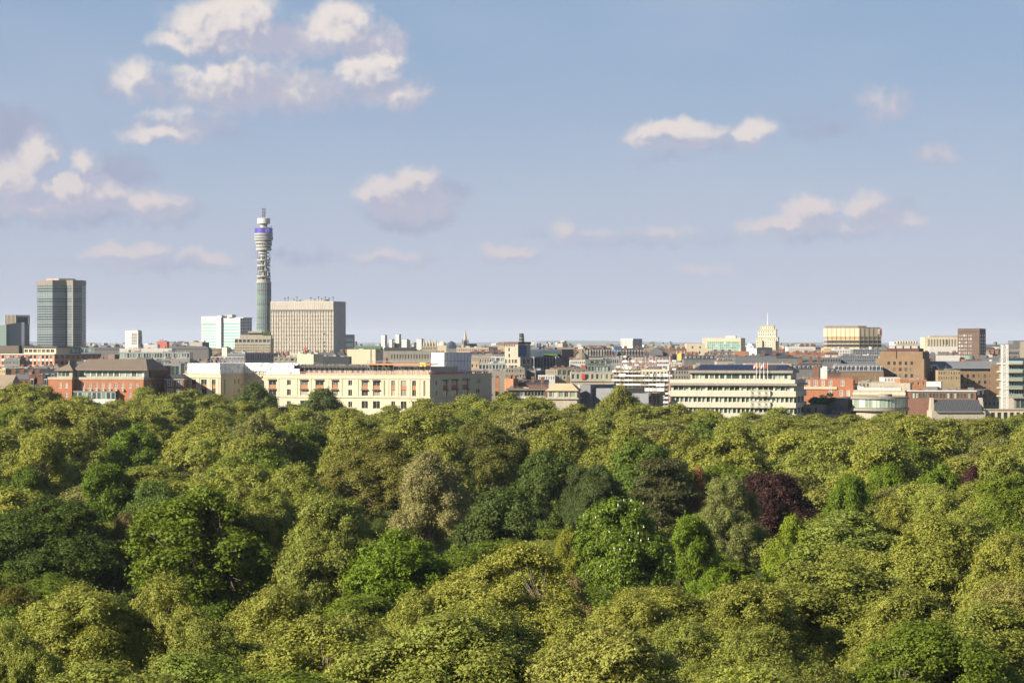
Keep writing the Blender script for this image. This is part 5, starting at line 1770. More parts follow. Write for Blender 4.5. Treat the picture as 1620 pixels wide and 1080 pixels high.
def skyline_centre():
    # pale glass and cream offices
    b = Bld('teal_office', 'wide office with teal glass front under a cream attic, left of the stepped tower', 2700, 1111, 1172, 1179, 12)
    tg = glass('teal_front', (0.10, 0.26, 0.26), (0.36, 0.52, 0.48), .12, .6)
    rows = [(540.5 + 3.9 * k, 544 + 3.9 * k) for k in range(5)]
    o = b.grid(16, rows, .9, 'L', 1119, 1171)
    b.wall(CREAM, 534.5, o, [], .3)
    b.windows(o, 'L', tg, CFRAME, 1, 1, .2)
    b.boxes('roof_plant', WHITE, [(1147, 1163, 531, 4, 12)], 534.5)
    b = Bld('cream_office', 'cream cube-like office with few small windows beside the teal glass office', 2550, 1086, 1125, depth=25)
    o = b.ops([(1095, 1097), (1106, 1108.4), (1120, 1122)], [(549, 552)]) + b.ops([(1095, 1097), (1105.5, 1108), (1119.5, 1122)], [(555.5, 559.5)])
    b.wall(CREAM, 551, [q for q in o if q[3] < b.z(552)], [], .3)
    b.add('upper_storey', CREAM, lambda mb: mb.box(-b.L, b.x(1116), 5, 24, b.z(552), b.z(543.5)))
    b.windows([q for q in o if q[3] < b.z(552)], 'L', G_DARK, DFRAME)
    b.add('dark_openings', DARKM, lambda mb: [mb.box(b.x(p), b.x(p + 2.2), 4.9, 5.2, b.z(551), b.z(547.5)) for p in (1095, 1107)])
    b = Bld('white_hall', 'white wedge-shaped hall front just left of the stepped tower base', 2450, 1181, 1197, 1222, 55)
    b.wall(WHITE, 551, [], [], .2)
    b.add('gable', WHITE, lambda mb: mb.frus([(-b.L, 0, b.z(551) - .5), (0, 0, b.z(551) - .5), (0, .4, b.z(551) - .5), (-b.L, .4, b.z(551) - .5)], [(-b.L, .1, b.z(547.5)), (-b.L + .2, .1, b.z(547.5)), (-b.L + .2, .4, b.z(547.5)), (-b.L, .4, b.z(547.5))]))
    b.add('roof', ZINC, lambda mb: mb.box(-b.L + .2, 0, .5, b.W, b.z(551), b.z(549.6)))
    b = Bld('white_shed', 'long white low building right of the stepped tower', 2600, 1246, 1290, depth=25)
    b.wall(WHITE, 548.5, [], [], .2)
    b.add('slit_windows', GREYS, lambda mb: [mb.box(b.x(1249 + 3.2 * k), b.x(1250 + 3.2 * k), -.05, .1, b.z(556), b.z(551)) for k in range(12)])
    b.chimneys([1272, 1280, 1288], 543.5, 549, DREDB, 3.4, 14, 3)
    b = Bld('striped_block', 'block with white and dark vertical stripes alone on the skyline', 3500, 982, 1001, 1016, 35, cat='tower')
    b.wall(WHITE, 535.5, b.grid(9, [(538, 547)], .35), b.grid(10, [(536.5, 548)], .6, 'R'), .4)
    b.windows(b.grid(9, [(538, 547)], .35), 'L', G_DARK, join=True)
    b.windows(b.grid(10, [(536.5, 548)], .6, 'R'), 'R', G_BLUE, DFRAME, 1, 1, .3)
    # stone tower with frame on top
    b = Bld('stone_stair_tower', 'stepped pale stone block with square windows and a dark frame on its top', 1700, 793, 823, 841, 35)
    rows = [(568.5 + 9.2 * k, 574.5 + 9.2 * k) for k in range(4)]
    o = b.ops([(799, 801.8), (804.8, 807.4), (809.8, 812.4), (814, 818)], rows)
    oR = b.ops([(827, 831), (834, 837)], [(568, 575), (578, 584), (587, 594)], 'R')
    b.wall(CREAM2, 565, o, oR, .4)
    b.windows(o, 'L', G_DARK, CFRAME, 1, 2, .3)
    b.windows(oR, 'R', G_DARK, DFRAME, 1, 1, .3)
    x0, x1 = b.x(797), b.x(818)
    b.add('upper_tower', CREAM2, lambda mb: (mb.fac((x0, 1), (1, 0), x1 - x0, b.z(566), b.z(545), [(3.0, 4.2, b.z(565), b.z(559.5)), (2.9, 4.0, b.z(555.5), b.z(550))], .4), mb.fac((x1, 1), (0, 1), 14, b.z(566), b.z(545), []),
                                             mb.fac((x0, 15), (0, -1), 14, b.z(566), b.z(545), []), mb.poly([(x0, 1, b.z(545)), (x1, 1, b.z(545)), (x1, 15, b.z(545)), (x0, 15, b.z(545))])))
    b.add('tower_window', G_DARK, lambda mb: (mb.box(x0 + 2.9, x0 + 4.3, 1.3, 1.35, b.z(565), b.z(559.5)), mb.box(x0 + 2.8, x0 + 4.1, 1.3, 1.35, b.z(555.5), b.z(550))))
    b.add('roof_frame', paint('rust_frame', (0.10, 0.055, 0.045), .8, .2, .4), lambda mb: (mb.box(x0 - .3, x1 + .6, .5, 15, b.z(544.4), b.z(541)), [mb.bar((x0 + k * 1.3, .7, b.z(548)), (x0 + k * 1.3, .7, b.z(540.3)), .18) for k in range(7)]))
    b.add('blue_sheet', BLUEP, lambda mb: mb.box(x1 + .05, x1 + .4, 2, 10, b.z(563), b.z(546)))
    # dark cone
    D = 3000
    s = D / F
    t = empty('dark_cone_tower', (PX(825, D), D, 0), 0, 'tapering dark brick cone with pale rings beside the stone block', 'tower')
    z = lambda y: PZ(y, D)
    prof = [(7.0, 560), (5.6, 551), (5.0, 546), (4.6, 542), (4.2, 537), (3.8, 532), (3.5, 527.4), (0.01, 527.2)]
    MB().lathe([(h * s, z(y)) for h, y in prof], 20).build('shaft', paint('cone_brick', (0.045, 0.045, 0.05), .8, .3, .1), t)
    for (h, y) in ((5.2, 547), (4.95, 543.5), (4.6, 539.4), (4.25, 534.4)):
        MB().lathe([(h * s - .3, z(y + .35)), (h * s + .3, z(y + .35)), (h * s + .3, z(y - .35)), (h * s - .3, z(y - .35))], 20).build('ring', STEEL, t)
    # blue glass block with fins
    b = Bld('finned_block', 'blue-grey office with tall dark vertical fins and roof greenery', 1720, 840, 880, 898, 25)
    o = b.ops([(841.5 + 4.85 * k, 845 + 4.85 * k) for k in range(8)], [(567, 579.5), (581.5, 597)])
    oR = b.grid(8, [(567, 579.5), (581.5, 597)], .55, 'R')
    b.wall(ZINC, 564, o, oR, .4)
    b.windows(o, 'L', G_BLUE, DFRAME, 1, 4, .3)
    b.windows(oR, 'R', G_BLUE, DFRAME, 1, 4, .3)
    b.add('fins', STEEL, lambda mb: [mb.box(b.x(840.4 + 4.85 * k), b.x(841.3 + 4.85 * k), -.8, -.01, b.z(600), b.z(564.2)) for k in range(9)] + [mb.box(.01, .8, b.W * k / 8 - .15, b.W * k / 8 + .15, b.z(600), b.z(564.2)) for k in range(1, 9)])
    oo = b.grid(8, [(555, 562)], .8, 'L', 832, 880)
    b.add('penthouse', DARKM, lambda mb: mb.box(b.x(832), b.x(884), 5, 24, b.z(565), b.z(552.5)))
    b.add('penthouse_glass', G_BLUE, lambda mb: mb.box(b.x(833), b.x(882), 4.8, 4.98, b.z(563), b.z(555)))
    b.add('roof_garden', HEDGE, lambda mb: mb.box(b.x(858), b.x(880), 2, 4.5, b.z(564.8), b.z(559.5)))
    b.add('blue_tank', BLUEP, lambda mb: mb.box(b.x(840), b.x(845), 8, 11, b.z(553), b.z(549)))
    b.add('blue_tank', BLUEP, lambda mb: mb.box(b.x(866), b.x(870), 8, 11, b.z(553), b.z(549)))
    # spired church
    D = 3600
    s = D / F
    t = empty('church_spire', (PX(736, D), D, 0), R(20), 'slim pale church spire rising above the rooftops', 'church')
    z = lambda y: PZ(y, D)
    r = 3.3 * s
    MB().box(-r, r, -r, r, 0, z(540)).build('tower', GREYS, t)
    MB().lathe([(r * 1.05, z(540)), (.25, z(521.5)), (.01, z(520.5))], 8, a0=R(22), a1=R(382)).build('spire', CREAM2, t)
    for sx in (-1, 1):
        for sy in (-1, 1):
            MB().lathe([(1.1, z(545)), (1.1, z(540)), (.01, z(535.5))], 6, c=(sx * r, sy * r)).build('pinnacle', GREYS, t)
    MB().box(r + .01, r + 14, -r, r, 0, z(548.5)).build('nave', GREYS, t)
    MB().frus([(r + .01, -r, z(548.5)), (r + 14, -r, z(548.5)), (r + 14, r, z(548.5)), (r + .01, r, z(548.5))], [(r + .01, -.1, z(543.5)), (r + 14, -.1, z(543.5)), (r + 14, .1, z(543.5)), (r + .01, .1, z(543.5))]).build('roof', SLATE, t)
    # turreted building
    b = Bld('turreted_hall', 'ornate hall with a row of pointed turrets on the skyline, near the spire', 3000, 668, 692, depth=20)
    b.wall(CREAM2, 547.5, b.grid(9, [(549, 553)], .45), [], .3)
    b.windows(b.grid(9, [(549, 553)], .45), 'L', G_DARK, join=True)
    b.add('roof', REDB, lambda mb: mb.hip(b.x(673), b.x(690), 3, 18, b.z(547.5), b.z(541.5), 3, 6))
    b.add('turrets', CREAM2, lambda mb: [mb.lathe([(1.2, b.z(548)), (1.2, b.z(543)), (.05, b.z(538 if k % 2 else 534.5))], 8, c=(b.x(671 + 4.6 * k), 1.5)) for k in range(5)])
    b = Bld('cream_cupola_block', 'cream block with a small cupola beside the turreted hall', 2900, 692, 712, depth=20)
    b.wall(CREAM, 546, [], [], .2)
    b.add('cupola', CREAM, lambda mb: mb.lathe([(4, b.z(547)), (4, b.z(543.5)), (2.6, b.z(541.5)), (.4, b.z(540.5)), (.05, b.z(536))], 14, c=(b.x(700), 5)), smooth=True)
    b = Bld('scaffold_dome', 'dark domed roof under scaffold poles next to the church spire', 2800, 706, 724, depth=20)
    b.wall(GREYS, 551, [], [], .2)
    b.add('dome', SLATE, lambda mb: mb.lathe([(5.5, b.z(551)), (5.2, b.z(547)), (3.4, b.z(542)), (.05, b.z(539))], 14, c=(b.x(714), 6)), smooth=True)
    b.add('poles', BLUEP, lambda mb: [mb.bar((b.x(707 + 1.7 * k), .5, b.z(553)), (b.x(707 + 1.7 * k), .5, b.z(544 - (k % 3) * 1.6)), .18) for k in range(10)])
    # long stone range with tall windows
    b = Bld('long_stone_range', 'long grey stone range with a row of tall windows behind the hotel scaffold', 1850, 606, 690, depth=25)
    o = b.grid(15, [(560.5, 567.5)], .55, 'L', 618, 684)
    b.wall(CONC, 555, o, [], .4)
    b.windows(o, 'L', G_BLUE, CFRAME, 1, 2, .3)
    b.add('attic', SLATE, lambda mb: mb.box(b.x(607), b.x(655), 6, 18, b.z(556), b.z(549.5)))
    # lattice mast tower
    D = 2000
    t = empty('scaffold_mast', (PX(628, D), D, 0), R(15), 'dark open scaffold tower rising above the long stone range', 'tower')
    mb = MB()
    w = 2.6
    h0, h1 = 30, PZ(537, D)
    for sx in (-w, w):
        for sy in (-w, w):
            mb.bar((sx, sy, 0), (sx, sy, h1 + (sx + sy) * .3), .22)
    k = 0
    zz = h0
    while zz < h1 - 2.4:
        for sg in (-1, 1):
            mb.bar((-w * sg, -w, zz), (w * sg, -w, zz + 2.4), .12)
            mb.bar((-w, -w * sg, zz), (-w, w * sg, zz + 2.4), .12)
        for q in (-w, w):
            mb.bar((-w, q, zz), (w, q, zz), .12)
        zz += 2.4
    mb.build('frame', SLATE, t)
    MB().box(-w + .3, w - .3, -w + .3, w - .3, PZ(551, D), PZ(543, D)).build('lift_cage', CONC, t)
    # white far towers
    for (p0, p1, y, Dd, lab) in ((603, 612.5, 530.5, 4200, 'slim white far tower left of the scaffold tower'), (616, 622.5, 537.5, 4000, 'short white far block touching the dark scaffold tower'),
                                 (626, 634.5, 529.5, 4400, 'pale far tower standing behind the dark scaffold tower'), (634.5, 649, 537.5, 4000, 'grey-white far block just right of the scaffold tower'),
                                 (659, 671.5, 536.5, 4200, 'white far tower between the scaffold tower and the turreted hall')):
        b = Bld('far_tower', lab, Dd, p0, p0 + (p1 - p0) * .62, p1, 30, cat='tower', group='white towers far off')
        rows = [(y + 2 + 2.6 * k, y + 3.3 + 2.6 * k) for k in range(6)]
        b.wall(WHITE, y, b.grid(4, rows, .5), b.grid(2, rows, .5, 'R'), .3)
        b.windows(b.grid(4, rows, .5), 'L', GREYS, join=True)
        b.windows(b.grid(2, rows, .5, 'R'), 'R', GREYS, join=True)
        b.add('plant_room', GREYS, lambda mb: mb.box(-b.L * .7, -b.L * .2, 3, 9, b.z(y) - .9, b.z(y - 1)))


telecom_tower()
glass_slab_tower()
left_towers()
hospital()
beige_blocks()
stepped_tower()
skyline_right()
skyline_centre()

# ------------------------------------------------------------------ the roofscape between the park edge and the skyline
def city_block(name, label, D, pl, pr, ytop, wall, roof='flat', yr=None, rmat=None, rows=(), n=8, frac=.5, gl=None, corner=None, a=0, depth=20, ch=(), chy=None, seed=0, clut=0, each=False, fr=None, dorm=0, inset=2.5, cat='building', nz=1, rail=True, rowsR=None, nR=3):
    pc = corner if corner else pr
    b = Bld(name, label, D, pl, pc, pr if corner else None, a, depth, cat)
    o = b.grid(n, rows, frac) if rows else []
    oR = b.grid(nR, rowsR or rows, frac, 'R') if (rows and corner) else []
    b.wall(wall, ytop, o, oR, .3, roof=FELT)
    if o:
        b.windows(o, 'L', gl or G_DARK, fr or WFRAME, 1, nz, .2, join=not each)
    if oR:
        b.windows(oR, 'R', gl or G_DARK, fr or WFRAME, 1, nz, .2, join=not each)
    if roof == 'mansard':
        b.mansard(rmat or SLATE, ytop + .3, yr, inset, dorm=dorm)
    elif roof == 'gable':
        b.gable(rmat or SLATE, ytop + .3, yr)
    elif roof == 'hip':
        b.mansard(rmat or SLATE, ytop + .3, yr, min(b.L, b.W) * .42)
    if ch:
        b.chimneys(ch, chy, (yr if yr else ytop) + 1.5, None, 1.8 * D / 1500, 3.5, 4)
    if clut:
        b.clutter(seed, yr if roof == 'mansard' else ytop, clut, D / 1600, rail)
    return b


C = city_block


def pink_brick():
    b = Bld('pink_brick_block', 'long pink brick block with white spandrels and a dark flank at the far left', 1900, -30, 86, 160, 25)
    cols = [(2.5 + 6.35 * k, 6.6 + 6.35 * k) for k in range(-5, 13)]
    rows = [(562, 567), (571.5, 577)]
    o = b.ops(cols, rows)
    oR = b.grid(9, rows, .6, 'R')
    b.wall(PINKB, 559.5, o, oR, .4)
    b.windows(o, 'L', G_DARK, DFRAME, 1, 1, .3)
    b.windows(oR, 'R', G_BLUE, DFRAME, 1, 1, .3)
    for (c0, c1) in cols:
        b.add('spandrel_panel', WHITE, lambda mb: mb.box(b.x(c0), b.x(c1), -.12, -.003, b.z(570.8), b.z(567.8)))
    b.band(WHITE, 559.4, 560.6, .5)
    b.band(CREAM2, 578.5, 580, .6, 'ledge')
    b.add('plant_screen', DARKM, lambda mb: (mb.box(-b.L, b.x(25), 4, 24, b.z(560), b.z(546.5)), mb.box(b.x(25) + .01, b.x(33), 6, 24, b.z(560), b.z(547))))
    b.add('screen_louvres', BROWNROOF, lambda mb: [mb.box(b.x(-30 + 1.2 * k), b.x(-30 + 1.2 * k + .6), 3.85, 3.98, b.z(558), b.z(546.8)) for k in range(45)])
    po = [(b.x(35 + 6.9 * k), b.x(40.4 + 6.9 * k)) for k in range(7)]
    b.add('penthouse_wall', CREAM, lambda mb: (mb.fac((b.x(34), 3), (1, 0), b.x(85) - b.x(34), b.z(560), b.z(549.5), [(q[0] - b.x(34), q[1] - b.x(34), b.z(557.5), b.z(552.5)) for q in po], .4),
                                              mb.box(b.x(34), b.x(85), 3.5, 20, b.z(560), b.z(549.6))))
    for q in po:
        w = bpy.data.objects.new('window', window_mesh(round(q[1] - q[0], 2), round(b.z(552.5) - b.z(557.5), 2), G_DARK, CFRAME, 2, 1))
        COL.objects.link(w)
        w.parent = b.root
        w.location = ((q[0] + q[1]) / 2, 3.3, b.z(557.5))
    b.add('penthouse_roof', DARKM, lambda mb: mb.box(b.x(33), b.x(88), 1.8, 22, b.z(549.4), b.z(547.4)))
    b.add('side_penthouse', GREYS, lambda mb: mb.box(-8, -2, 6, b.W * .62, b.z(560), b.z(550)))
    b.add('side_glazing', G_PALE, lambda mb: [mb.box(-1.99, -1.9, 8 + 5.5 * k, 12 + 5.5 * k, b.z(558), b.z(552)) for k in range(7)])


def brown_brick():
    b = Bld('brown_brick_block', 'large brown brick block with stepped top and dark vents, below the brown tower block', 1600, 1386, 1462, 1472, 20)
    rows = [(571.8, 577.2), (581.6, 587), (591.6, 597)]
    cols = [(1404 + 9.1 * k, 1408.2 + 9.1 * k) for k in range(5)]
    o = b.ops(cols, rows)
    b.wall(BROWNB, 567.5, o, [], .35)
    b.windows(o, 'L', G_DARK, DFRAME, 2, 2, .2)
    b.add('upper_stage', BROWNB, lambda mb: mb.box(b.x(1390), b.x(1458), 3, 24, b.z(568), b.z(556)))
    b.add('plant_storey', paint('maroon_cladding', (0.075, 0.035, 0.035), .7, .2, .2), lambda mb: mb.box(b.x(1400), b.x(1451), 5, 20, b.z(556.5), b.z(551)))
    for k in range(4):
        b.add('roof_vent', STEEL, lambda mb: mb.box(b.x(1403 + 12 * k), b.x(1412.5 + 12 * k), 6, 12, b.z(551.2), b.z(546.8)))
    b.add('drain_pipe', DARKM, lambda mb: mb.bar((b.x(1416.5), 2.8, b.z(567)), (b.x(1416.5), 2.8, b.z(553)), .2))
    b = Bld('brown_brick_wing', 'long lower brown brick wing with grey metal roof and regular windows', 1620, 1450, 1590, depth=24)
    cols = [(1456 + 9.15 * k, 1460 + 9.15 * k) for k in range(14)]
    o = b.ops(cols, [(592, 597), (602, 607), (612, 617), (622, 627)])
    b.wall(BROWNB, 587, o, [], .35)
    b.windows(o, 'L', G_DARK, DFRAME, 2, 2, .2)
    b.mansard(ZINC, 583, 571.5, 3.0)
    b.add('clerestory', DARKM, lambda mb: mb.box(b.x(1490), b.x(1565), 1.0, 3, b.z(587.2), b.z(583)))
    b.add('pale_dormer', WHITE, lambda mb: mb.hip(b.x(1450), b.x(1487), -1.5, 6, b.z(586.5), b.z(576.5), 1.6, 1.2))
    for k in range(3):
        b.add('dormer_window', G_DARK, lambda mb: mb.box(b.x(1457 + 9.3 * k), b.x(1462.5 + 9.3 * k), -1.2, 0, b.z(583), b.z(579)))
    b.add('brick_stair', BROWNB, lambda mb: mb.box(b.x(1567), b.x(1586), -1.0, 8, 0, b.z(577)))
    b.add('stair_roof', ZINC, lambda mb: mb.hip(b.x(1567), b.x(1586), -1.0, 8, b.z(577) + .01, b.z(570.5), 1.4, 1.8))
    b.boxes('roof_plant', WHITE, [(1542, 1551, 580, 1.2, 4), (1553, 1556, 580.5, 1.3, 3)], 586)


pink_brick()
brown_brick()
# left third
C('zinc_pavilion', 'pale glazed zinc block behind the pink brick block', 2300, 128, 164, 549.5, ZINC, rows=[(551, 556)], n=9, frac=.8, gl=G_PALE, each=True)
C('blue_roof_block', 'low blue-grey roof between the pink brick block and the white tower block', 2150, 150, 192, 552.5, GREYS, 'gable', 549, SLATE2)
C('glass_frame_block', 'wide glass-fronted block with a white strip penthouse in front of the white tower block', 1850, 188, 300, 557, STEEL, rows=[(558.5, 566)], n=26, frac=.8, gl=G_TEAL, each=True, seed=3, clut=6)
b = C('white_penthouse', 'white and cream penthouse strip above the glass-fronted block', 1880, 189, 272, 551, WHITE, seed=4, clut=5)
b.add('cream_bay', CREAM, lambda mb: mb.box(b.x(204), b.x(221), -.4, -.01, b.z(556.8), b.z(551.4)))
b.add('dark_mast', SLATE, lambda mb: (mb.bar((b.x(222.5), 2, b.z(560)), (b.x(222.5), 2, b.z(531)), .5, r2=.3), [mb.bar((b.x(222.5) - 1, 2, b.z(532 + 3 * k)), (b.x(222.5) + 1, 2, b.z(532 + 3 * k)), .25) for k in range(6)]))
C('grey_ridge_block', 'long grey block with plain ridge roof below the mint green hospital', 1950, 268, 330, 551.5, GREYS, 'mansard', 547.5, SLATE2, seed=6, clut=4, rail=False)
C('red_sheet_block', 'small reddish sheeted block on the skyline right of the white tower block', 2800, 248, 264, 540, paint('rose_sheet', (.42, .13, .10), .8, .1, .1), seed=7, clut=3, rail=False)
C('low_white_roof_house', 'low white roof on the skyline beside the small reddish block', 2750, 227, 249, 545, WHITE, seed=8, clut=3)
C('pyramid_roof_block', 'grey pyramid-roofed block on the skyline left of the hospital', 2450, 272, 296, 545, GREYS, 'hip', 539.5, SLATE2)
C('grey_flat_block', 'grey flat-roofed block touching the pyramid-roofed one', 2400, 283, 310, 543.5, GREYS, seed=10, clut=3)
C('brown_wedge_block', 'brown block with dark sloping flank just left of the hospital', 2000, 300, 331, 541.5, CONC, corner=320, a=40, seed=9, clut=5)
C('cream_pediment_house', 'small cream house with a pediment behind the brick block roof', 1480, 214, 237, 571, CREAM, 'gable', 565.5, ZINC, rows=[(573, 579)], n=3, frac=.25, each=True)
C('glass_attic', 'dark glazed attic with flat roof beside the cream pediment house', 1500, 234, 262, 570.5, ZINC, rows=[(572, 578)], n=5, frac=.7, gl=G_TEAL, each=True, seed=11, clut=3)
C('grey_plant_deck', 'grey roof deck with white railings and plant left of the hotel', 1560, 250, 300, 567.5, CONC, seed=12, clut=9)
C('beige_gable_house', 'beige roofs and boxes just left of the hotel sheeting', 1460, 272, 297, 577, CREAM2, 'mansard', 573, ZINC, rows=[(579, 586)], n=5, frac=.6, gl=G_TEAL, each=True)
C('cream_cube', 'small cream cube below the hospital', 1950, 351, 365, 549.5, CREAM, corner=359, a=40)
C('ribbed_metal_block', 'blue-grey ribbed metal block behind the hotel sheeting', 1720, 360, 440, 558.5, ZINC, rows=[(561, 569)], n=24, frac=.35, gl=G_BLUE, corner=388, a=14, seed=14, clut=6, nR=14)
C('arched_window_block', 'grey block with a row of dark arched windows behind the hotel scaffold', 1550, 433, 484, 564.5, CONC, rows=[(567, 571)], n=6, frac=.6, each=True, seed=15, clut=5)
b = C('cream_plant_house', 'cream rooftop house with a red sign frame in front of the beige slab tower', 1520, 470, 512, 560, CREAM, corner=496, a=20, seed=16, clut=6)
b.add('red_frame', REDP, lambda mb: (mb.box(b.x(480), b.x(481.6), 1, 2, b.z(561), b.z(549)), mb.box(b.x(478), b.x(484), 1, 2, b.z(552), b.z(550.4))))
C('blue_slate_roofs_house', 'dark blue-grey roof plant row behind the hotel scaffold, below the slab tower', 1560, 503, 553, 564, SLATE, seed=17, clut=8)
C('copper_roof_block', 'low roof with greenish copper edge left of the white far towers', 2500, 560, 604, 548.5, COPPER, 'mansard', 546.5, COPPER)
# behind the hotel and up to the stone tower
C('tan_long_roof_house', 'very long flat tan roof on the skyline right of the church spire', 2600, 722, 796, 549.5, paint('tan_render', (.38, .30, .23), .85, .12, .05), rows=[(552, 555)], n=22, frac=.4, seed=20, clut=5)
C('dark_roof_box', 'dark box on the end of the long tan roof', 2500, 773, 787, 548.5, SLATE)
b = C('brick_rotunda', 'orange-brown round-roofed building left of the dark cone', 2800, 784, 802, 545.5, TAN, 'hip', 540.8, BROWNROOF)
C('slate_row_building', 'long slate-roofed row behind the white wrapped box', 2100, 744, 800, 560, CONC, 'gable', 556, SLATE, rows=[(562, 565)], n=16, frac=.4, ch=[752, 764, 778, 790], chy=553.5)
C('cream_roof_row_building', 'pale cream roofs right of the white wrapped box', 1850, 742, 790, 566, CREAM2, 'mansard', 562.5, CONC, rows=[(568, 573)], n=12, frac=.4, seed=22, clut=4)
C('white_frame_storey', 'white-framed glazed top storey left of the stone block', 1650, 777, 799, 564, WHITE, rows=[(566, 571.5)], n=3, frac=.8, gl=G_TEAL, each=True)
C('brown_box_house', 'brown house with blue roof box right of the white wrapped box', 1480, 744, 758, 571, TAN, rows=[(576, 581)], n=2, frac=.4, each=True, seed=23, clut=2)
C('steel_frame_block', 'grey steel-framed glazed roof level left of the stone block', 1520, 758, 800, 574.5, STEEL, rows=[(577, 584), (587, 594)], n=8, frac=.75, gl=G_TEAL, each=True, seed=24, clut=5)
C('grey_yard_block', 'grey concrete yard building just behind the hotel flank', 1450, 740, 800, 586, CONC, seed=25, clut=8)
C('orange_chimney_house', 'orange brick house end with broad chimney stacks beside the hotel flank', 1395, 798, 820, 599, brick('orange_brick', (.34, .145, .065), (.28, .115, .055)), corner=812, a=35, ch=[801, 808], chy=594)
C('orange_stack', 'narrow orange chimney stack right against the hotel flank', 1400, 783.5, 790, 598, brick('orange_brick', (0, 0, 0), (0, 0, 0)), ch=[786.5], chy=594.5)
C('dark_terrace_roofs_house', 'dark jumbled terrace roofs and hedges in front of the finned office', 1400, 818, 868, 606, DREDB, 'gable', 600.5, SLATE, ch=[829, 843, 858], chy=597)
C('white_box_house', 'white flat box with narrow windows in front of the finned office', 1430, 852, 878, 593.5, WHITE, rows=[(595.5, 600)], n=7, frac=.45, each=True)
C('glass_canopy_house', 'grey glazed house beside the white flat box', 1440, 876, 896, 593.5, CONC, rows=[(595, 600)], n=4, frac=.7, gl=G_TEAL, each=True)
C('beige_ribbed_house', 'beige house with vertical ribs above the white flat box', 1490, 864, 884, 584.5, CREAM2, rows=[(586, 591.5)], n=6, frac=.35, each=True)
C('brown_canopy_block', 'glazed block under a wide brown flat canopy', 1480, 882, 928, 583, BROWNROOF, rows=[(585.5, 594)], n=6, frac=.8, gl=G_TEAL, each=True, seed=30, clut=4)
b = C('stone_colonnade', 'pale stone front with tall dark green windows right of the brown canopy', 1430, 903, 972, 588.5, CREAM2, rows=[(591.5, 599.5)], n=9, frac=.55, gl=G_TEAL, each=True, seed=31, clut=4)
b.add('red_sheet', REDP, lambda mb: mb.box(b.x(920), b.x(925.5), -.6, -.1, b.z(599.5), b.z(591)))
b.add('cornice', CREAM2, lambda mb: mb.box(-b.L - .3, .3, -.5, -.004, b.z(603.4), b.z(601.6)))
b = C('green_roof_block', 'grey-green glass block with roof planting and a red hoarding behind the stone front', 1540, 920, 972, 577.5, ZINC, rows=[(580, 587)], n=10, frac=.8, gl=G_TEAL, each=True, seed=32, clut=6)
b.add('red_hoarding', REDP, lambda mb: mb.box(b.x(920), b.x(926), -.5, -.05, b.z(587), b.z(578)))
b.add('roof_hedge', HEDGE, lambda mb: mb.box(b.x(930), b.x(958), 2, 4, b.z(578.4), b.z(574.5)))
b = C('dark_dome_building', 'building with a dark ribbed dome and small lantern, left of the mansard range', 1950, 908, 934, 568, GREYS, rows=[(570, 575)], n=6, frac=.4)
b.add('dome', BROWNROOF, lambda mb: mb.lathe([(5.2, b.z(568.4)), (4.9, b.z(565)), (3.4, b.z(560)), (1.4, b.z(557.2)), (1.2, b.z(554.5)), (.05, b.z(550.5))], 12, c=(b.x(921), 6)))
C('white_low_block', 'low white block right of the finned office', 1760, 902, 926, 569.5, WHITE, rows=[(572, 575)], n=8, frac=.5, seed=33, clut=3)
C('castle_flats', 'far pinkish castle-like flats with a small turret on the skyline', 3900, 882, 898, 543.5, paint('rose_stone', (.42, .31, .27), .85, .12, .03), corner=890, a=35, seed=34, clut=3, rail=False, cat='tower', rows=[(545, 546.4), (548, 549.4)], n=4)
C('red_tile_terrace_building', 'far red-tiled terrace right of the roof greenery', 2600, 880, 912, 559.5, REDB, 'gable', 556.5, paint('red_tile', (.24, .10, .06), .8, .2, .2), ch=[886, 898, 906], chy=554)
C('dormer_terrace_building', 'terrace with white dormers left of the dark dome', 2250, 890, 926, 563.5, DREDB, 'mansard', 560.5, SLATE, dorm=9, ch=[896, 908, 919], chy=557.5)
C('mansard_range_building', 'great dark slate mansard range with two rows of white dormers', 2000, 927, 975, 565, CREAM2, 'mansard', 549.5, SLATE, dorm=11, inset=4, ch=[936, 953], chy=547)
C('mansard_range_building', 'dark slate mansard range with blue sheeting, right of the great one', 2020, 975, 1021, 564, CREAM2, 'mansard', 550.5, SLATE, dorm=10, inset=4, ch=[990, 1008], chy=547.5)
C('blue_sheeted_roof_house', 'bright blue sheeted scaffold box above the mansard ranges', 2100, 972, 984, 547.5, BLUEP, seed=35, clut=2, rail=False)
b = C('arched_gable_building', 'dark building with a big pale arched gable behind the scaffolded building', 1950, 1021, 1062, 563, GREYS, 'hip', 550, SLATE)
b.add('arched_gable', CREAM2, lambda mb: mb.prism([(b.x(1038) + 5.2 * math.cos(math.pi * (1 + k / 12)), -.6 + 0 * k) for k in range(2)] + [(b.x(1038) + 5.2, .4), (b.x(1038) - 5.2, .4)], b.z(566), b.z(561)))
b.add('arch', ZINC, lambda mb: mb.frus([(b.x(1038) + 5.2 * math.cos(math.pi * k / 14), -.7, b.z(562) + 5.2 * math.sin(math.pi * k / 14)) for k in range(15)], [(b.x(1038) + 5.2 * math.cos(math.pi * k / 14), .6, b.z(562) + 5.2 * math.sin(math.pi * k / 14)) for k in range(15)]))
C('grey_block_row_building', 'grey block row under the mansard ranges, beside the scaffolding', 1720, 966, 1000, 566, GREYS, corner=985, a=25, rows=[(569, 574)], n=6, frac=.5, seed=36, clut=4)
C('dark_green_roof_house', 'dark greenish flat roof right of the dark dome', 1750, 934, 968, 568.5, SLATE2, rows=[(571, 575)], n=8, frac=.6, gl=G_TEAL)
C('brick_chimney_tower', 'slim tan brick chimney on the skyline right of the arched gable', 2900, 1056.5, 1060.5, 545.5, TAN, depth=4, cat='chimney')
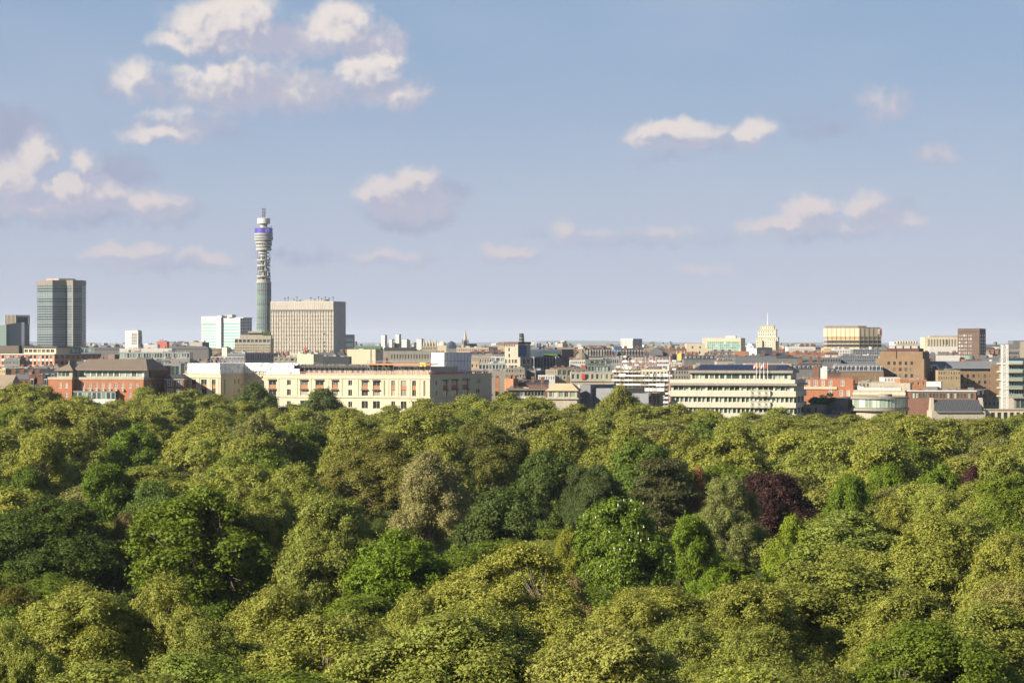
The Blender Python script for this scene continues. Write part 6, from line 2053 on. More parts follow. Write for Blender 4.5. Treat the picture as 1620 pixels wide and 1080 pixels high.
C('brown_terrace_building', 'brown brick terrace with chimneys right of the arched gable', 2500, 1042, 1086, 555, BROWNB, 'gable', 551, BROWNROOF, ch=[1048, 1062, 1074, 1082], chy=548.5)
b = C('golden_tower', 'golden-brown ornate stone tower left of the cream cube-like office', 1950, 1071, 1083, 559, paint('gold_stone', (.46, .29, .10), .8, .15, .2), corner=1078, a=30, cat='tower')
b.add('pinnacles', TAN, lambda mb: [mb.bar((x, y, b.z(560)), (x, y, b.z(554.5)), .7, n=6, r2=.15) for x in (-b.L, 0) for y in (0, b.W)])
# behind the banded office
C('slate_terrace_building', 'blue-grey slate terrace with dark chimneys behind the solar panels, left part', 1850, 1082, 1136, 568, GREYS, 'mansard', 562, SLATE, dorm=8, ch=[1090, 1103, 1118, 1131], chy=558)
C('white_dormer_terrace_building', 'slate terrace with white dormer row behind the solar panels, middle part', 1800, 1134, 1170, 571, CREAM2, 'mansard', 565, SLATE2, dorm=9, ch=[1141, 1155, 1166], chy=561)
b = C('vaulted_roof_hall', 'hall with a long grey vaulted roof behind the solar panels', 1700, 1164, 1229, 574, ZINC, seed=40)
b.add('vault', SLATE2, lambda mb: mb.frus([(-b.L, 8 - 7.5 * math.cos(math.pi * k / 10), b.z(574) + 4.4 * math.sin(math.pi * k / 10)) for k in range(11)], [(0, 8 - 7.5 * math.cos(math.pi * k / 10), b.z(574) + 4.4 * math.sin(math.pi * k / 10)) for k in range(11)]))
C('dark_slate_heap', 'dark slate roofs and turret below the stepped tower', 1850, 1196, 1262, 566, GREYS, 'hip', 557.5, SLATE, ch=[1208, 1226, 1246], chy=556)
C('grey_glass_block', 'grey-blue glazed block in front of the teal glass office', 2300, 1124, 1162, 556, ZINC, rows=[(557.5, 560.5)], n=10, frac=.8, gl=G_TEAL, each=True)  # grey zinc walls with one row of teal panes
C('orange_brick_box', 'small orange brick box in front of the teal glass office', 2350, 1160, 1179, 555.5, brick('orange_brick', (0, 0, 0), (0, 0, 0)))
C('parapet_row_building', 'pale parapets and roof boxes directly behind the solar panels', 1480, 1100, 1190, 577, CONC, seed=41, clut=10)
C('pale_roof_row_building', 'pale roof row with a cream box behind the flagpoles', 1500, 1180, 1252, 575, CREAM2, seed=42, clut=8)
C('tile_terrace_building', 'long red-brown tiled terrace right of the stepped tower', 2350, 1252, 1314, 561.5, BROWNB, 'gable', 557, paint('red_tile', (0, 0, 0), .8), ch=[1262, 1276, 1290, 1304], chy=554.5)
C('copper_block', 'green copper-clad block below the long white building', 1950, 1258, 1284, 563, COPPER, rows=[(567, 572)], n=5, frac=.5, gl=G_TEAL, seed=43, clut=3)
C('grey_gable_row_building', 'grey gabled roofs behind the brick mansion chimneys', 1620, 1262, 1302, 575, GREYS, 'gable', 567.5, SLATE2, rows=[(577, 583)], n=7, frac=.4, ch=[1268, 1284, 1297], chy=564)
C('dark_roof_row_building', 'dark slate row behind the office block end', 1560, 1240, 1290, 583, GREYS, 'mansard', 577, SLATE, dorm=7, ch=[1250, 1266], chy=573)
# right third
C('orange_flat_block', 'orange-brown flat block at the foot of the cream tower', 2350, 1303, 1322, 550.5, TAN)
C('white_window_block', 'white block with dark windows at the foot of the cream tower', 2250, 1320, 1353, 552, WHITE, rows=[(555, 557), (559, 561)], n=8, frac=.5, seed=44, clut=4)
C('blue_glass_range_building', 'long blue-grey glass range in front of the cream tower', 2200, 1350, 1402, 552.5, ZINC, rows=[(554, 556.5), (558, 560.5)], n=14, frac=.85, gl=G_BLUE, each=True, seed=45, clut=5)
C('maroon_block', 'small dark maroon block left of the white block under the cream tower', 2100, 1306, 1326, 557, DREDB, seed=46, clut=2)
C('blue_roof_cluster', 'blue-grey roof cluster with plant, left of the brown brick block', 1800, 1288, 1330, 565, GREYS, seed=47, clut=9, rows=[(568, 572)], n=10, frac=.5, gl=G_BLUE)
C('blue_roof_cluster', 'blue-grey glazed roof terraces just left of the brown brick block', 1820, 1330, 1390, 562.5, ZINC, seed=48, clut=10, rows=[(564, 567), (569, 572.5)], n=16, frac=.7, gl=G_BLUE, each=True)
C('white_roof_terrace_building', 'white-edged roof terraces under the blue-grey glass range', 1950, 1352, 1398, 563, WHITE, seed=49, clut=6, rows=[(565, 567)], n=12, frac=.7, gl=G_PALE)
C('grey_mansard_range_building', 'grey metal mansard range with pale windows left of the brown brick block', 1600, 1318, 1398, 588, BROWNB, 'mansard', 575.5, ZINC, dorm=12, inset=3)
C('slate_corner', 'dark slate corner house behind the brick mansion chimneys', 1560, 1306, 1330, 590, DREDB, 'mansard', 583, SLATE, dorm=3)
C('teal_roof_block', 'grey-teal roof block right of the brown brick block', 1900, 1461, 1480, 558.5, ZINC, seed=50, clut=3)
C('white_junk_roof_house', 'white roof boxes and tanks left of the brown tower block', 1900, 1479, 1518, 562, WHITE, seed=51, clut=12)
b = C('copper_cupola_house', 'brick house with a small green copper cupola below the brown tower block', 1800, 1528, 1544, 568, DREDB)
b.add('cupola', COPPER, lambda mb: mb.lathe([(3.4, b.z(568.3)), (3.2, b.z(565)), (2, b.z(562.8)), (.05, b.z(561.4))], 12, c=(b.x(1536), 4)), smooth=True)
C('grey_flat_range_building', 'grey flat-roofed range right of the brown tower block', 2000, 1543, 1596, 565, GREYS, seed=53, clut=6)
C('far_white_terraces', 'far white terraces between the brown tower block and the photo edge', 3600, 1558, 1594, 552, WHITE, seed=54, clut=4, rows=[(553.5, 555)], n=12)
C('small_white_house', 'small white house front below the brown brick block', 1480, 1399, 1424, 597, WHITE, rows=[(599, 603)], n=5, frac=.4, each=True)
C('orange_brick_house', 'orange brick house below the brown brick block', 1460, 1424, 1466, 600.5, brick('orange_brick', (0, 0, 0), (0, 0, 0)), rows=[(604, 609)], n=5, frac=.3, each=True, seed=55, clut=4)
C('white_flat_house', 'flat-roofed pale house behind the white pipework', 1470, 1352, 1400, 604, CREAM2, rows=[(607, 611)], n=8, frac=.4, seed=56, clut=5)
C('pale_terrace_row_building', 'pale low terrace between the brown brick wing and the slate hall', 1420, 1556, 1596, 632, CREAM2, rows=[(635, 642)], n=6, frac=.5, gl=G_TEAL, each=True, seed=57, clut=4)
C('edge_glass_office', 'blue glass office behind the balcony flats at the photo edge', 1600, 1590, 1650, 566, ZINC, rows=[(568, 572)], n=12, frac=.85, gl=G_TEAL, each=True)

# far and middle filling: terraces and blocks whose roofs show in the gaps
LANDM = [(27, 'the finned apartment tower'), (91, 'the tall ribbed office tower'), (211, 'the white tower block'), (290, 'the pyramid-roofed block'), (358, 'the hospital'), (417, 'the round tower'), (487, 'the beige slab tower'), (577, 'the blank cream block'), (640, 'the scaffold tower'),
         (680, 'the turreted hall'), (736, 'the church spire'), (815, 'the stone block'), (870, 'the finned office'), (921, 'the dark dome'), (1000, 'the striped block'), (1040, 'the arched gable'), (1105, 'the cream cube-like office'), (1145, 'the teal office'),
         (1214, 'the stepped tower'), (1268, 'the long white building'), (1353, 'the cream tower'), (1424, 'the brown brick block'), (1490, 'the ribbed cream block'), (1537, 'the brown tower block'), (1610, 'the edge tower')]
SEEN = set()
rf = random.Random(77)
WALLS = [(CREAM2, 'pale'), (DREDB, 'dark brick'), (GREYS, 'grey'), (YELB, 'stock brick'), (WHITE, 'white'), (BROWNB, 'brown brick'), (CONC, 'beige'), (SLATE2, 'blue-grey'), (GREYS, 'dull grey'), (SLATE, 'slate-dark')]
for (D, y0, w0, w1, where) in ((1640, 584, 26, 46, 'near'), (1900, 571, 24, 44, 'middle-distance'), (2400, 560, 20, 38, 'distant'), (3200, 552.5, 16, 34, 'far-off'), (4600, 548.0, 12, 28, 'very far'), (7000, 546.4, 10, 22, 'faint')):
    px = -20.0
    while px < 1640:
        w = rf.uniform(w0, w1)
        yt = y0 + rf.uniform(-2.5, 3.0) * (1 if D < 2500 else .55)
        mt, tone = rf.choice(WALLS)
        kind = rf.choice(['flat', 'flat', 'mansard', 'gable', 'hip']) if D < 4000 else rf.choice(['flat', 'flat', 'gable'])
        lm = min(LANDM, key=lambda q: abs(q[0] - (px + w / 2)))
        side = 'left of' if lm[0] > px + w / 2 else 'right of'
        rn = {'flat': 'flat-roofed', 'mansard': 'mansard-roofed', 'gable': 'gabled', 'hip': 'hip-roofed'}[kind]
        lab = f'{tone} {where} {rn} block {side} {lm[1]}'
        while lab in SEEN:
            mt, tone = rf.choice(WALLS)
            kind = rf.choice(['flat', 'mansard', 'gable', 'hip']) if D < 4000 else rf.choice(['flat', 'gable', 'hip'])
            rn = {'flat': 'flat-roofed', 'mansard': 'mansard-roofed', 'gable': 'gabled', 'hip': 'hip-roofed'}[kind]
            lab = f'{tone} {where} {rn} block {side} {lm[1]}'
        SEEN.add(lab)
        rise = (4.5 if kind in ('mansard', 'hip') else 3.5) * 1900 / D
        rw = [(yt + 2.2 * 1900 / D, yt + 5.4 * 1900 / D), (yt + 9 * 1900 / D, yt + 12 * 1900 / D)] if D < 3500 else []
        chs = [px + w * f for f in (.2, .5, .8)] if (kind != 'flat' and D < 3000) else ()
        C('city_block', lab, D * rf.uniform(.97, 1.03), px, px + w, yt, mt, kind, yt - rise if kind != 'flat' else None, rf.choice([SLATE, SLATE2, ZINC, BROWNROOF]), rw, max(3, int(w / (3.4 * 1900 / D))), .42,
          ch=chs, chy=(yt - rise - 2) if chs else None, seed=int(px * 7 + D), clut=(3 if D < 3500 else 2) if kind == 'flat' else 0, dorm=int(w / 5) if (kind == 'mansard' and D < 2000) else 0, rail=D < 2000, **(dict(corner=px + w * rf.uniform(.35, .7), a=rf.uniform(18, 45)) if rf.random() < .55 else {}))
        px += w + rf.uniform(-1, 3)

def make_tree(key, seed, Rr, Ht, base, nblob, leaf, per, br=(1.5, 2.8), kind='round', bark=None, gap=0.0, droop=0.0, tri=False):
    """One tree of real size. Returns (trunk mesh, crown mesh). Crown: sprigs of leaves in clumps, clumps in limbs' boughs."""
    rng = np.random.default_rng(seed)
    cz = (Ht + base) * 0.5
    rz = (Ht - base) * 0.5
    # a few great limbs carry rounded masses; boughs sit on the masses
    masses = []
    nm = rng.integers(6, 9)
    for k in range(nm):
        a = 6.283 * k / nm + rng.uniform(-.35, .35)
        lev = rng.uniform(-.15, .42) if k % 2 else rng.uniform(-.50, .10)
        rad = rng.uniform(.32, .50)
        masses.append((np.array([math.cos(a) * Rr * rad, math.sin(a) * Rr * rad, cz + lev * rz]), Rr * rng.uniform(.50, .66), rz * rng.uniform(.48, .64)))
    masses.append((np.array([rng.uniform(-.12, .12) * Rr, rng.uniform(-.12, .12) * Rr, Ht - rz * .56]), Rr * .56, rz * .56))
    masses.append((np.array([0, 0, cz - rz * .3]), Rr * .80, rz * .68))
    C, B = [], []
    tries = 0
    while len(C) < nblob and tries < 9000:
        tries += 1
        b = rng.uniform(*br)
        if kind == 'cone':
            z = rng.uniform(0, 1) ** 1.3
            rr = (1 - z) * 0.95 + 0.05
            a = rng.uniform(0, 6.283)
            c = np.array([math.cos(a) * Rr * rr * rng.uniform(.5, 1), math.sin(a) * Rr * rr * rng.uniform(.5, 1), base + z * (Ht - base)])
        elif kind == 'tiers':
            z = rng.choice(np.linspace(0.05, 0.95, 8)) + rng.uniform(-.03, .03)
            rr = (1 - 0.72 * z) * rng.uniform(.35, 1)
            a = rng.uniform(0, 6.283)
            c = np.array([math.cos(a) * Rr * rr, math.sin(a) * Rr * rr, base + z * (Ht - base)])
        else:
            mc, mr, mz = masses[rng.integers(len(masses))]
            d = unit(rng.normal(size=3) + unit(mc - np.array([0, 0, cz - rz * .4])) * .5 + np.array([0, 0, .15]))
            f = rng.uniform(.8, 1.0)
            c = mc + d * np.array([max(.3, mr - b * .6), max(.3, mr - b * .6), max(.3, mz - b * .6)]) * f
            if c[2] - b * .6 < base:
                continue
            inside = sum(1 for (qc, qr, qz) in masses if np.sum(((c - qc) / np.array([qr, qr, qz])) ** 2) < 0.42)
            if inside > 0 and rng.random() < .8:
                continue
        if gap and C and min(np.linalg.norm(c - q) for q in C) < gap * b:
            continue
        C.append(c)
        B.append(b)
    C, B = np.array(C), np.array(B)
    ctr = np.array([0, 0, cz - rz * 0.25])
    # sprig clusters over each bough
    nc = np.maximum(6, (per * B ** 2 / np.mean(B ** 2) * rng.uniform(.45, 1.45, len(B))).astype(int))
    idx = np.repeat(np.arange(len(C)), nc)
    d = unit(rng.normal(size=(len(idx), 3)))
    out = unit(C[idx] - ctr)
    d = unit(d + out * 0.55 + np.array([0, 0, 0.25]))
    flat = np.array([1, 1, 0.34 if kind == 'tiers' else 0.88])
    rad = B[idx] * np.where(rng.random(len(idx)) < .15, rng.uniform(1.05, 1.45, len(idx)), rng.uniform(0.46, 1.12, len(idx)))
    bump = 1 + 0.18 * np.sin(d[:, 0] * 5 + C[idx][:, 0]) * np.sin(d[:, 1] * 5 + C[idx][:, 1])
    cl = C[idx] + d * flat * (rad * bump)[:, None]
    nl = 9
    li = np.repeat(np.arange(len(cl)), nl)
    spread = 0.36 * (leaf / 0.36) ** 0.7
    P = cl[li] + rng.normal(size=(len(li), 3)) * np.array([spread, spread, spread * 0.7])
    P += d[li] * (rng.normal(size=len(li)) * spread * .9)[:, None]
    P[:, 2] -= droop * rng.uniform(0, 1, len(P)) ** 2
    N = unit(d[li] * 1.0 + np.array([0, 0, 0.30]) + rng.normal(size=(len(li), 3)) * 0.50)
    V = leaf_quads(rng, P, N, leaf * (1.15 if tri else 1.0), tri=tri)
    crown = quads_mesh('crown', V, LEAF)
    # trunk and limbs
    mb = MB()
    tr = 0.022 * Ht
    fork = base + (Ht - base) * 0.18
    mb.bar((0, 0, -0.3), (0, 0, base * 0.6), tr * 1.25, n=8, r2=tr)
    mb.bar((0, 0, base * 0.6), (0.2, 0.1, fork), tr, n=8, r2=tr * 0.85)
    if kind in ('cone', 'tiers'):
        mb.bar((0.2, 0.1, fork), (0, 0, Ht * 0.96), tr * 0.85, n=7, r2=0.06)
        for c in C[::3]:
            mb.bar((0, 0, max(fork, c[2] - 1)), c, 0.14, n=4, r2=0.04)
    else:
        nl = 5
        ends = []
        for k in range(nl):
            a = 6.283 * k / nl + rng.uniform(-.4, .4)
            e = np.array([math.cos(a) * Rr * 0.36, math.sin(a) * Rr * 0.36, cz + rz * rng.uniform(-.25, .25)])
            mid = np.array([e[0] * 0.42, e[1] * 0.42, fork + (e[2] - fork) * 0.55])
            mb.bar((0.2, 0.1, fork - 0.3), mid, tr * 0.62, n=6, r2=tr * 0.45)
            mb.bar(mid, e, tr * 0.45, n=6, r2=tr * 0.3)
            ends.append(e)
        for c, b in zip(C, B):
            e = min(ends, key=lambda q: np.linalg.norm(q - c))
            tip = c + unit(c - ctr) * b * 0.35
            mid = e + (c - e) * 0.55 + rng.normal(size=3) * 0.35
            mb.bar(e, mid, tr * 0.22, n=4, r2=tr * 0.14)
            mb.bar(mid, tip, tr * 0.14, n=4, r2=0.03)
    trunk = mb.mesh('trunk', bark or BARK_PALE)
    return trunk, crown, cl, d


PROTO = {}


def protos():
    # London planes: nine near, four middle, four far stand-alone crowns of one kind, differing in outline
    for i in range(4):
        PROTO['plane_near', i] = make_tree('p', 100 + i, 9.5 + (i % 3) * 0.7, 21.0, 0.3, 165 + 10 * (i % 2), 0.27, 125, (0.75, 2.0), gap=0.62, tri=True)
    for i in range(4):
        PROTO['plane_mid', i] = make_tree('m', 200 + i, 10.0 + (i % 2), 23.0, 0.4, 135, 0.40, 72, (0.9, 2.3), gap=0.60, tri=True)
    for i in range(5):
        PROTO['plane_far', i] = make_tree('f', 300 + i, 11.0 + (i % 2), 28.0, 1.0, 115, 0.52, 60, (1.2, 2.9), gap=0.58, tri=True)
    for i in range(3):
        PROTO['maple', i] = make_tree('g', 400 + i, 9.0, 20.0, 0.2, 120, 0.38, 100, (0.9, 2.1), bark=BARK_DARK, gap=0.5, tri=True)
    PROTO['chestnut', 0] = make_tree('c', 500, 9.5, 22.0, 0.2, 140, 0.40, 95, (0.9, 1.8), bark=BARK_DARK, gap=0.5, tri=True)
    PROTO['beech', 0] = make_tree('b', 520, 9.0, 20.0, 0.6, 120, 0.36, 90, (0.8, 1.8), bark=BARK_DARK, gap=0.5, tri=True)
    PROTO['tall', 0] = make_tree('t', 540, 8.0, 24.0, 0.3, 120, 0.32, 120, (1.0, 2.2), gap=0.45, droop=1.2, tri=True)
    PROTO['tall', 1] = make_tree('t', 541, 8.0, 24.0, 0.3, 110, 0.34, 120, (0.9, 2.2), gap=0.45, droop=0.5, tri=True)
    PROTO['cedar', 0] = make_tree('cd', 560, 10.0, 21.0, 1.0, 90, 0.36, 100, (1.2, 2.6), kind='tiers', bark=BARK_DARK, tri=True)
    PROTO['spike', 0] = make_tree('sp', 580, 4.0, 17.0, 2.0, 60, 0.36, 40, (0.5, 1.0), kind='cone', bark=BARK_DARK)


protos()
PROTO_R = {}
for k, p in PROTO.items():
    co = np.empty(len(p[1].vertices) * 3, np.float32)
    p[1].vertices.foreach_get('co', co)
    co = co.reshape(-1, 3)
    PROTO_R[k] = (float(np.percentile(np.hypot(co[:, 0], co[:, 1]), 97)), float(np.percentile(co[:, 2], 99.7)))

PLACED = []
GENERIC = []


def put_tree(kind, var, px, ytop, D, wpx, color, name, label, group=None, rz=None, h=None):
    """A tree whose crown top is seen at (px, ytop) from the eye when it stands D metres away; wpx: crown width in photo pixels."""
    tr, cr = PROTO[kind, var][:2]
    r0, h0 = PROTO_R[kind, var]
    hh = PZ(ytop, D) if h is None else h
    rr = wpx * 0.5 * D / F
    x = PX(px, D)
    root = empty(name, (x, D, 0), rz if rz is not None else random.uniform(0, 6.28), label, 'tree', group)
    sc = (rr / r0, rr / r0, hh / h0)
    root.scale = sc
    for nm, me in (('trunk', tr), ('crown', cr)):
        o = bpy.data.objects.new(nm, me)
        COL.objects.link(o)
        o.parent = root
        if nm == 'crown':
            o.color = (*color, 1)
    PLACED.append((x, D, rr, hh))
    if group:
        GENERIC.append((root, px, HY + (H - hh) * F / D, color))
    return root


random.seed(11)
OLIVE = (0.206, 0.220, 0.037)
GROUPS = {'front': 'plane trees along the front of the view', 'mid': 'plane trees in the middle of the park', 'far': 'plane trees of the far park edge', 'low': 'low understorey trees'}


def jit(c, a=0.12):
    k = random.uniform(1 - a, 1 + a)
    g = random.uniform(-0.04, 0.05)
    return (c[0] * k * (1 - g), c[1] * k, c[2] * k * (1 + g))


GREEN = (0.092, 0.142, 0.008)
BRIGHT = (0.125, 0.185, 0.009)
DARK = (0.040, 0.070, 0.014)
# single trees that stand out: kind, variant, column, top row, bottom row seen, width, height guess, colour, name, label
SPECIAL = [
    ('maple', 0, 213, 674, 760, 110, 25, (0.100, 0.158, 0.009), 'maple_tree', 'bright green pointed tree rising above the olive crowns, below the red brick block'),
    ('maple', 1, 168, 737, 850, 125, 22, GREEN, 'maple_tree', 'green rounded tree just below and beside the pointed bright green one'),
    ('maple', 2, 40, 742, 800, 95, 20, (0.080, 0.122, 0.009), 'maple_tree', 'mid green bushy tree at the very edge of the photo, upper of two there'),
    ('plane_near', 3, 85, 792, 930, 250, 21, (0.058, 0.088, 0.012), 'oak_tree', 'very dark spreading tree with pale forked trunk, mostly in shade'),  # leaf colour darkened to carry the shade this tree lies in
    ('maple', 0, 318, 778, 985, 245, 24, (0.100, 0.138, 0.008), 'maple_tree', 'large dome-shaped deep green tree, biggest of the pure green crowns'),
    ('tall', 0, 205, 815, 880, 90, 18, (0.145, 0.118, 0.042), 'lime_tree', 'brownish olive tree squeezed between the dark tree and the big green dome'),
    ('maple', 1, 250, 765, 800, 130, 22, (0.085, 0.125, 0.022), 'maple_tree', 'light green tree peeping over the big deep green dome'),
    ('tall', 0, 684, 718, 880, 126, 25, (0.228, 0.212, 0.082), 'lime_tree', 'tall tan-brown tree with fine drooping twigs in the middle of the park'),
    ('plane_near', 1, 600, 690, 840, 175, 26, (0.155, 0.150, 0.028), 'plane_tree', 'tall olive plane tree beside the tan-brown tree'),
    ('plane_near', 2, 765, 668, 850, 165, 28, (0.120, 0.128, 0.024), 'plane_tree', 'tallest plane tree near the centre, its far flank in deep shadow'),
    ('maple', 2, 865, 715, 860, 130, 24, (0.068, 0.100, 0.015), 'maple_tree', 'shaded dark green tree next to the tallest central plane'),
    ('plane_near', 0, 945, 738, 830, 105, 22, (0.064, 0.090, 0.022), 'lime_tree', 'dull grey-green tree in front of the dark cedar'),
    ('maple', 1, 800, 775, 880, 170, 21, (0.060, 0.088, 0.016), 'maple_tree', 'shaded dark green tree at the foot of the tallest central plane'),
    ('maple', 0, 640, 843, 965, 180, 19, (0.110, 0.165, 0.008), 'maple_tree', 'vivid green low-branching tree below the tan-brown one'),
    ('tall', 1, 900, 838, 915, 72, 18, (0.200, 0.210, 0.022), 'robinia_tree', 'yellow-green small tree beside the blossoming chestnut'),
    ('chestnut', 0, 985, 794, 955, 165, 23, (0.105, 0.155, 0.012), 'horse_chestnut_tree', 'domed green horse chestnut dotted with white flower candles'),
    ('cedar', 0, 1045, 728, 840, 145, 24, (0.062, 0.066, 0.020), 'cedar_tree', 'dark cedar with brown-tipped layered boughs'),
    ('chestnut', 0, 1020, 704, 750, 150, 26, (0.098, 0.145, 0.018), 'chestnut_tree', 'fresh green rounded tree rising behind the dark cedar'),
    ('spike', 0, 1106, 742, 790, 44, 22, (0.250, 0.120, 0.050), 'conifer_tree', 'slim rusty-brown conifer beside the cedar'),
    ('beech', 0, 1226, 750, 845, 122, 21, (0.042, 0.016, 0.015), 'copper_beech_tree', 'dark purple-red copper beech, larger of the two red trees'),
    ('beech', 0, 1545, 738, 770, 66, 21, (0.050, 0.017, 0.014), 'copper_beech_tree', 'small dark red tree peeping between olive crowns, smaller of the two red trees'),
    ('plane_near', 3, 1155, 757, 890, 118, 22, (0.168, 0.188, 0.052), 'whitebeam_tree', 'grey-olive rounded tree in front of the copper beech'),
    ('maple', 1, 1093, 818, 900, 95, 19, BRIGHT, 'maple_tree', 'bright green tree beside the blossoming chestnut'),
    ('maple', 2, 1130, 905, 950, 85, 15, BRIGHT, 'maple_tree', 'small bright green tree in a dark gap at the front'),
    ('maple', 0, 1248, 820, 880, 95, 19, (0.165, 0.215, 0.012), 'maple_tree', 'lime green rounded tree below the copper beech'),
    ('tall', 1, 1345, 812, 890, 210, 20, (0.185, 0.225, 0.040), 'lime_tree', 'broad pale yellow-green tree with brown twigs beside the lime green one'),
    ('maple', 1, 1345, 754, 810, 90, 21, (0.105, 0.160, 0.008), 'maple_tree', 'green tree, nearer of the pair below the slate-roofed hall'),
    ('maple', 2, 1405, 737, 790, 95, 22, (0.115, 0.170, 0.008), 'maple_tree', 'green tree, farther of the pair below the slate-roofed hall'),
    ('maple', 0, 1488, 738, 785, 95, 21, (0.110, 0.165, 0.008), 'maple_tree', 'bright green tree beside the small dark red one'),
    ('tall', 1, 905, 915, 990, 80, 15, (0.190, 0.150, 0.060), 'hawthorn_tree', 'brown twiggy tree with upright shoots near the bottom centre'),
    ('tall', 0, 30, 930, 985, 110, 14, (0.120, 0.110, 0.018), 'hawthorn_tree', 'yellowish bush-like tree at the edge below the dark shaded tree'),
]
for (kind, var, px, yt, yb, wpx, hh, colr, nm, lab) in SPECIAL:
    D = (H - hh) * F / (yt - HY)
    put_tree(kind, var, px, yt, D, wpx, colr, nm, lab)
KEEP = [(s[2], s[3], s[4], s[5], (H - s[6]) * F / (s[3] - HY)) for s in SPECIAL]

# white candles on the chestnut
CHEST = [o for o in COL.objects if o.name.startswith('horse_chestnut_tree')][0]
rngc = np.random.default_rng(5)
cl, dd = PROTO['chestnut', 0][2:4]
sel = [i for i in range(len(cl)) if cl[i][2] > 6 and dd[i][2] > -0.1]
pick = rngc.choice(sel, 420, replace=False)
mb = MB()
for i in pick:
    p = cl[i] + dd[i] * 0.45
    mb.bar(p, p + np.array([0, 0, 0.34]), 0.10, n=4, r2=0.03)
mb.build('blossom_candles', paint('blossom', (0.75, 0.70, 0.58), 0.8), CHEST, kind='stuff')

# big front and middle planes placed as in the photograph: column, top row, width, height
FRONT = [(125, 930, 250, 19), (262, 918, 190, 20), (20, 985, 170, 17), (450, 932, 230, 19), (560, 975, 190, 17), (655, 942, 150, 18), (810, 866, 290, 22), (760, 960, 230, 18),
         (1000, 940, 190, 18), (920, 985, 200, 17), (1090, 985, 220, 17), (1200, 925, 240, 19), (1330, 892, 320, 20), (1505, 822, 270, 23), (1600, 850, 200, 22), (1450, 935, 250, 19), (1570, 960, 280, 18),
         (340, 985, 220, 17), (480, 740, 200, 26), (530, 790, 190, 24), (420, 770, 150, 24), (110, 640, 190, 29), (330, 668, 150, 27), (400, 690, 150, 26), (660, 655, 150, 29), (560, 662, 130, 29),
         (1150, 690, 150, 26), (1290, 690, 160, 26), (1480, 775, 140, 22), (1420, 790, 140, 22), (1560, 790, 160, 22), (1600, 720, 130, 25), (700, 690, 120, 26), (890, 668, 130, 28), (1390, 690, 150, 26), (60, 690, 130, 27)]
for k, (px, yt, wpx, hh) in enumerate(FRONT):
    D = (H - hh) * F / (yt - HY)
    kd = 'plane_near' if D < 560 else 'plane_mid'
    n = 4
    g = 'front' if yt > 800 else 'mid'
    put_tree(kd, k % n, px, yt, D, wpx, jit(OLIVE), 'plane_tree',
             'broad olive green plane tree at the front of the park' if g == 'front' else 'big rounded olive green plane tree in the middle of the park', GROUPS[g])

# the belt along the far park edge, below the buildings
BELT = [(18, 608, 95), (72, 612, 80), (128, 628, 85), (178, 634, 80), (232, 614, 78), (290, 618, 72), (345, 624, 80), (398, 607, 80), (455, 640, 90), (512, 616, 84), (560, 646, 80),
        (612, 642, 84), (668, 632, 80), (738, 626, 84), (800, 622, 84), (858, 628, 80), (912, 640, 76), (976, 612, 72), (1026, 640, 70), (1070, 640, 80), (1125, 648, 80), (1182, 652, 80),
        (1238, 646, 84), (1292, 656, 80), (1345, 656, 84), (1402, 652, 86), (1455, 656, 84), (1508, 664, 84), (1560, 660, 84), (1612, 656, 80)]
for k, (px, yt, wpx) in enumerate(BELT):
    D = 1215 + random.uniform(-45, 30)
    c = jit(OLIVE)
    lab = 'olive plane tree of the far park edge, in line before the buildings'
    if px == 398:
        c, lab = (0.085, 0.115, 0.024), 'round dark green tree standing before the recess of the cream hotel'
    elif px == 512:
        c, lab = (0.080, 0.110, 0.026), 'dark green tree covering the middle windows of the cream hotel'
    elif px == 976:
        lab = 'tall olive tree standing before the grey metal-clad block'
    put_tree('plane_far', k % 5, px, yt, D, wpx, c, 'plane_tree', lab, GROUPS['far'])

for k in range(len(BELT) - 1):
    (p0, y0, w0), (p1, y1, w1) = BELT[k], BELT[k + 1]
    put_tree('plane_far', (k * 2 + 1) % 5, (p0 + p1) / 2 + random.uniform(-6, 6), max(y0, y1) + random.uniform(4, 12), 1150 + random.uniform(-15, 15), random.uniform(78, 96), jit(OLIVE), 'plane_tree',
             'olive plane tree of the second line from the far park edge', 'second line of plane trees before the buildings')
# fill the park between them
def room(px, yt, wpx, D):
    """Lowest row a crown top may reach here without hiding one of the single trees."""
    lim = yt
    for (kx, ky, kb, kw, kD) in KEEP:
        if D < kD + 4 and abs(px - kx) < 0.42 * kw + 0.34 * wpx:
            lim = max(lim, kb - 22)
    return lim


def clash(x, D, rr):
    return any(math.hypot(x - x2, D - D2) < 0.75 * (rr + r2) for (x2, D2, r2, h2) in PLACED)


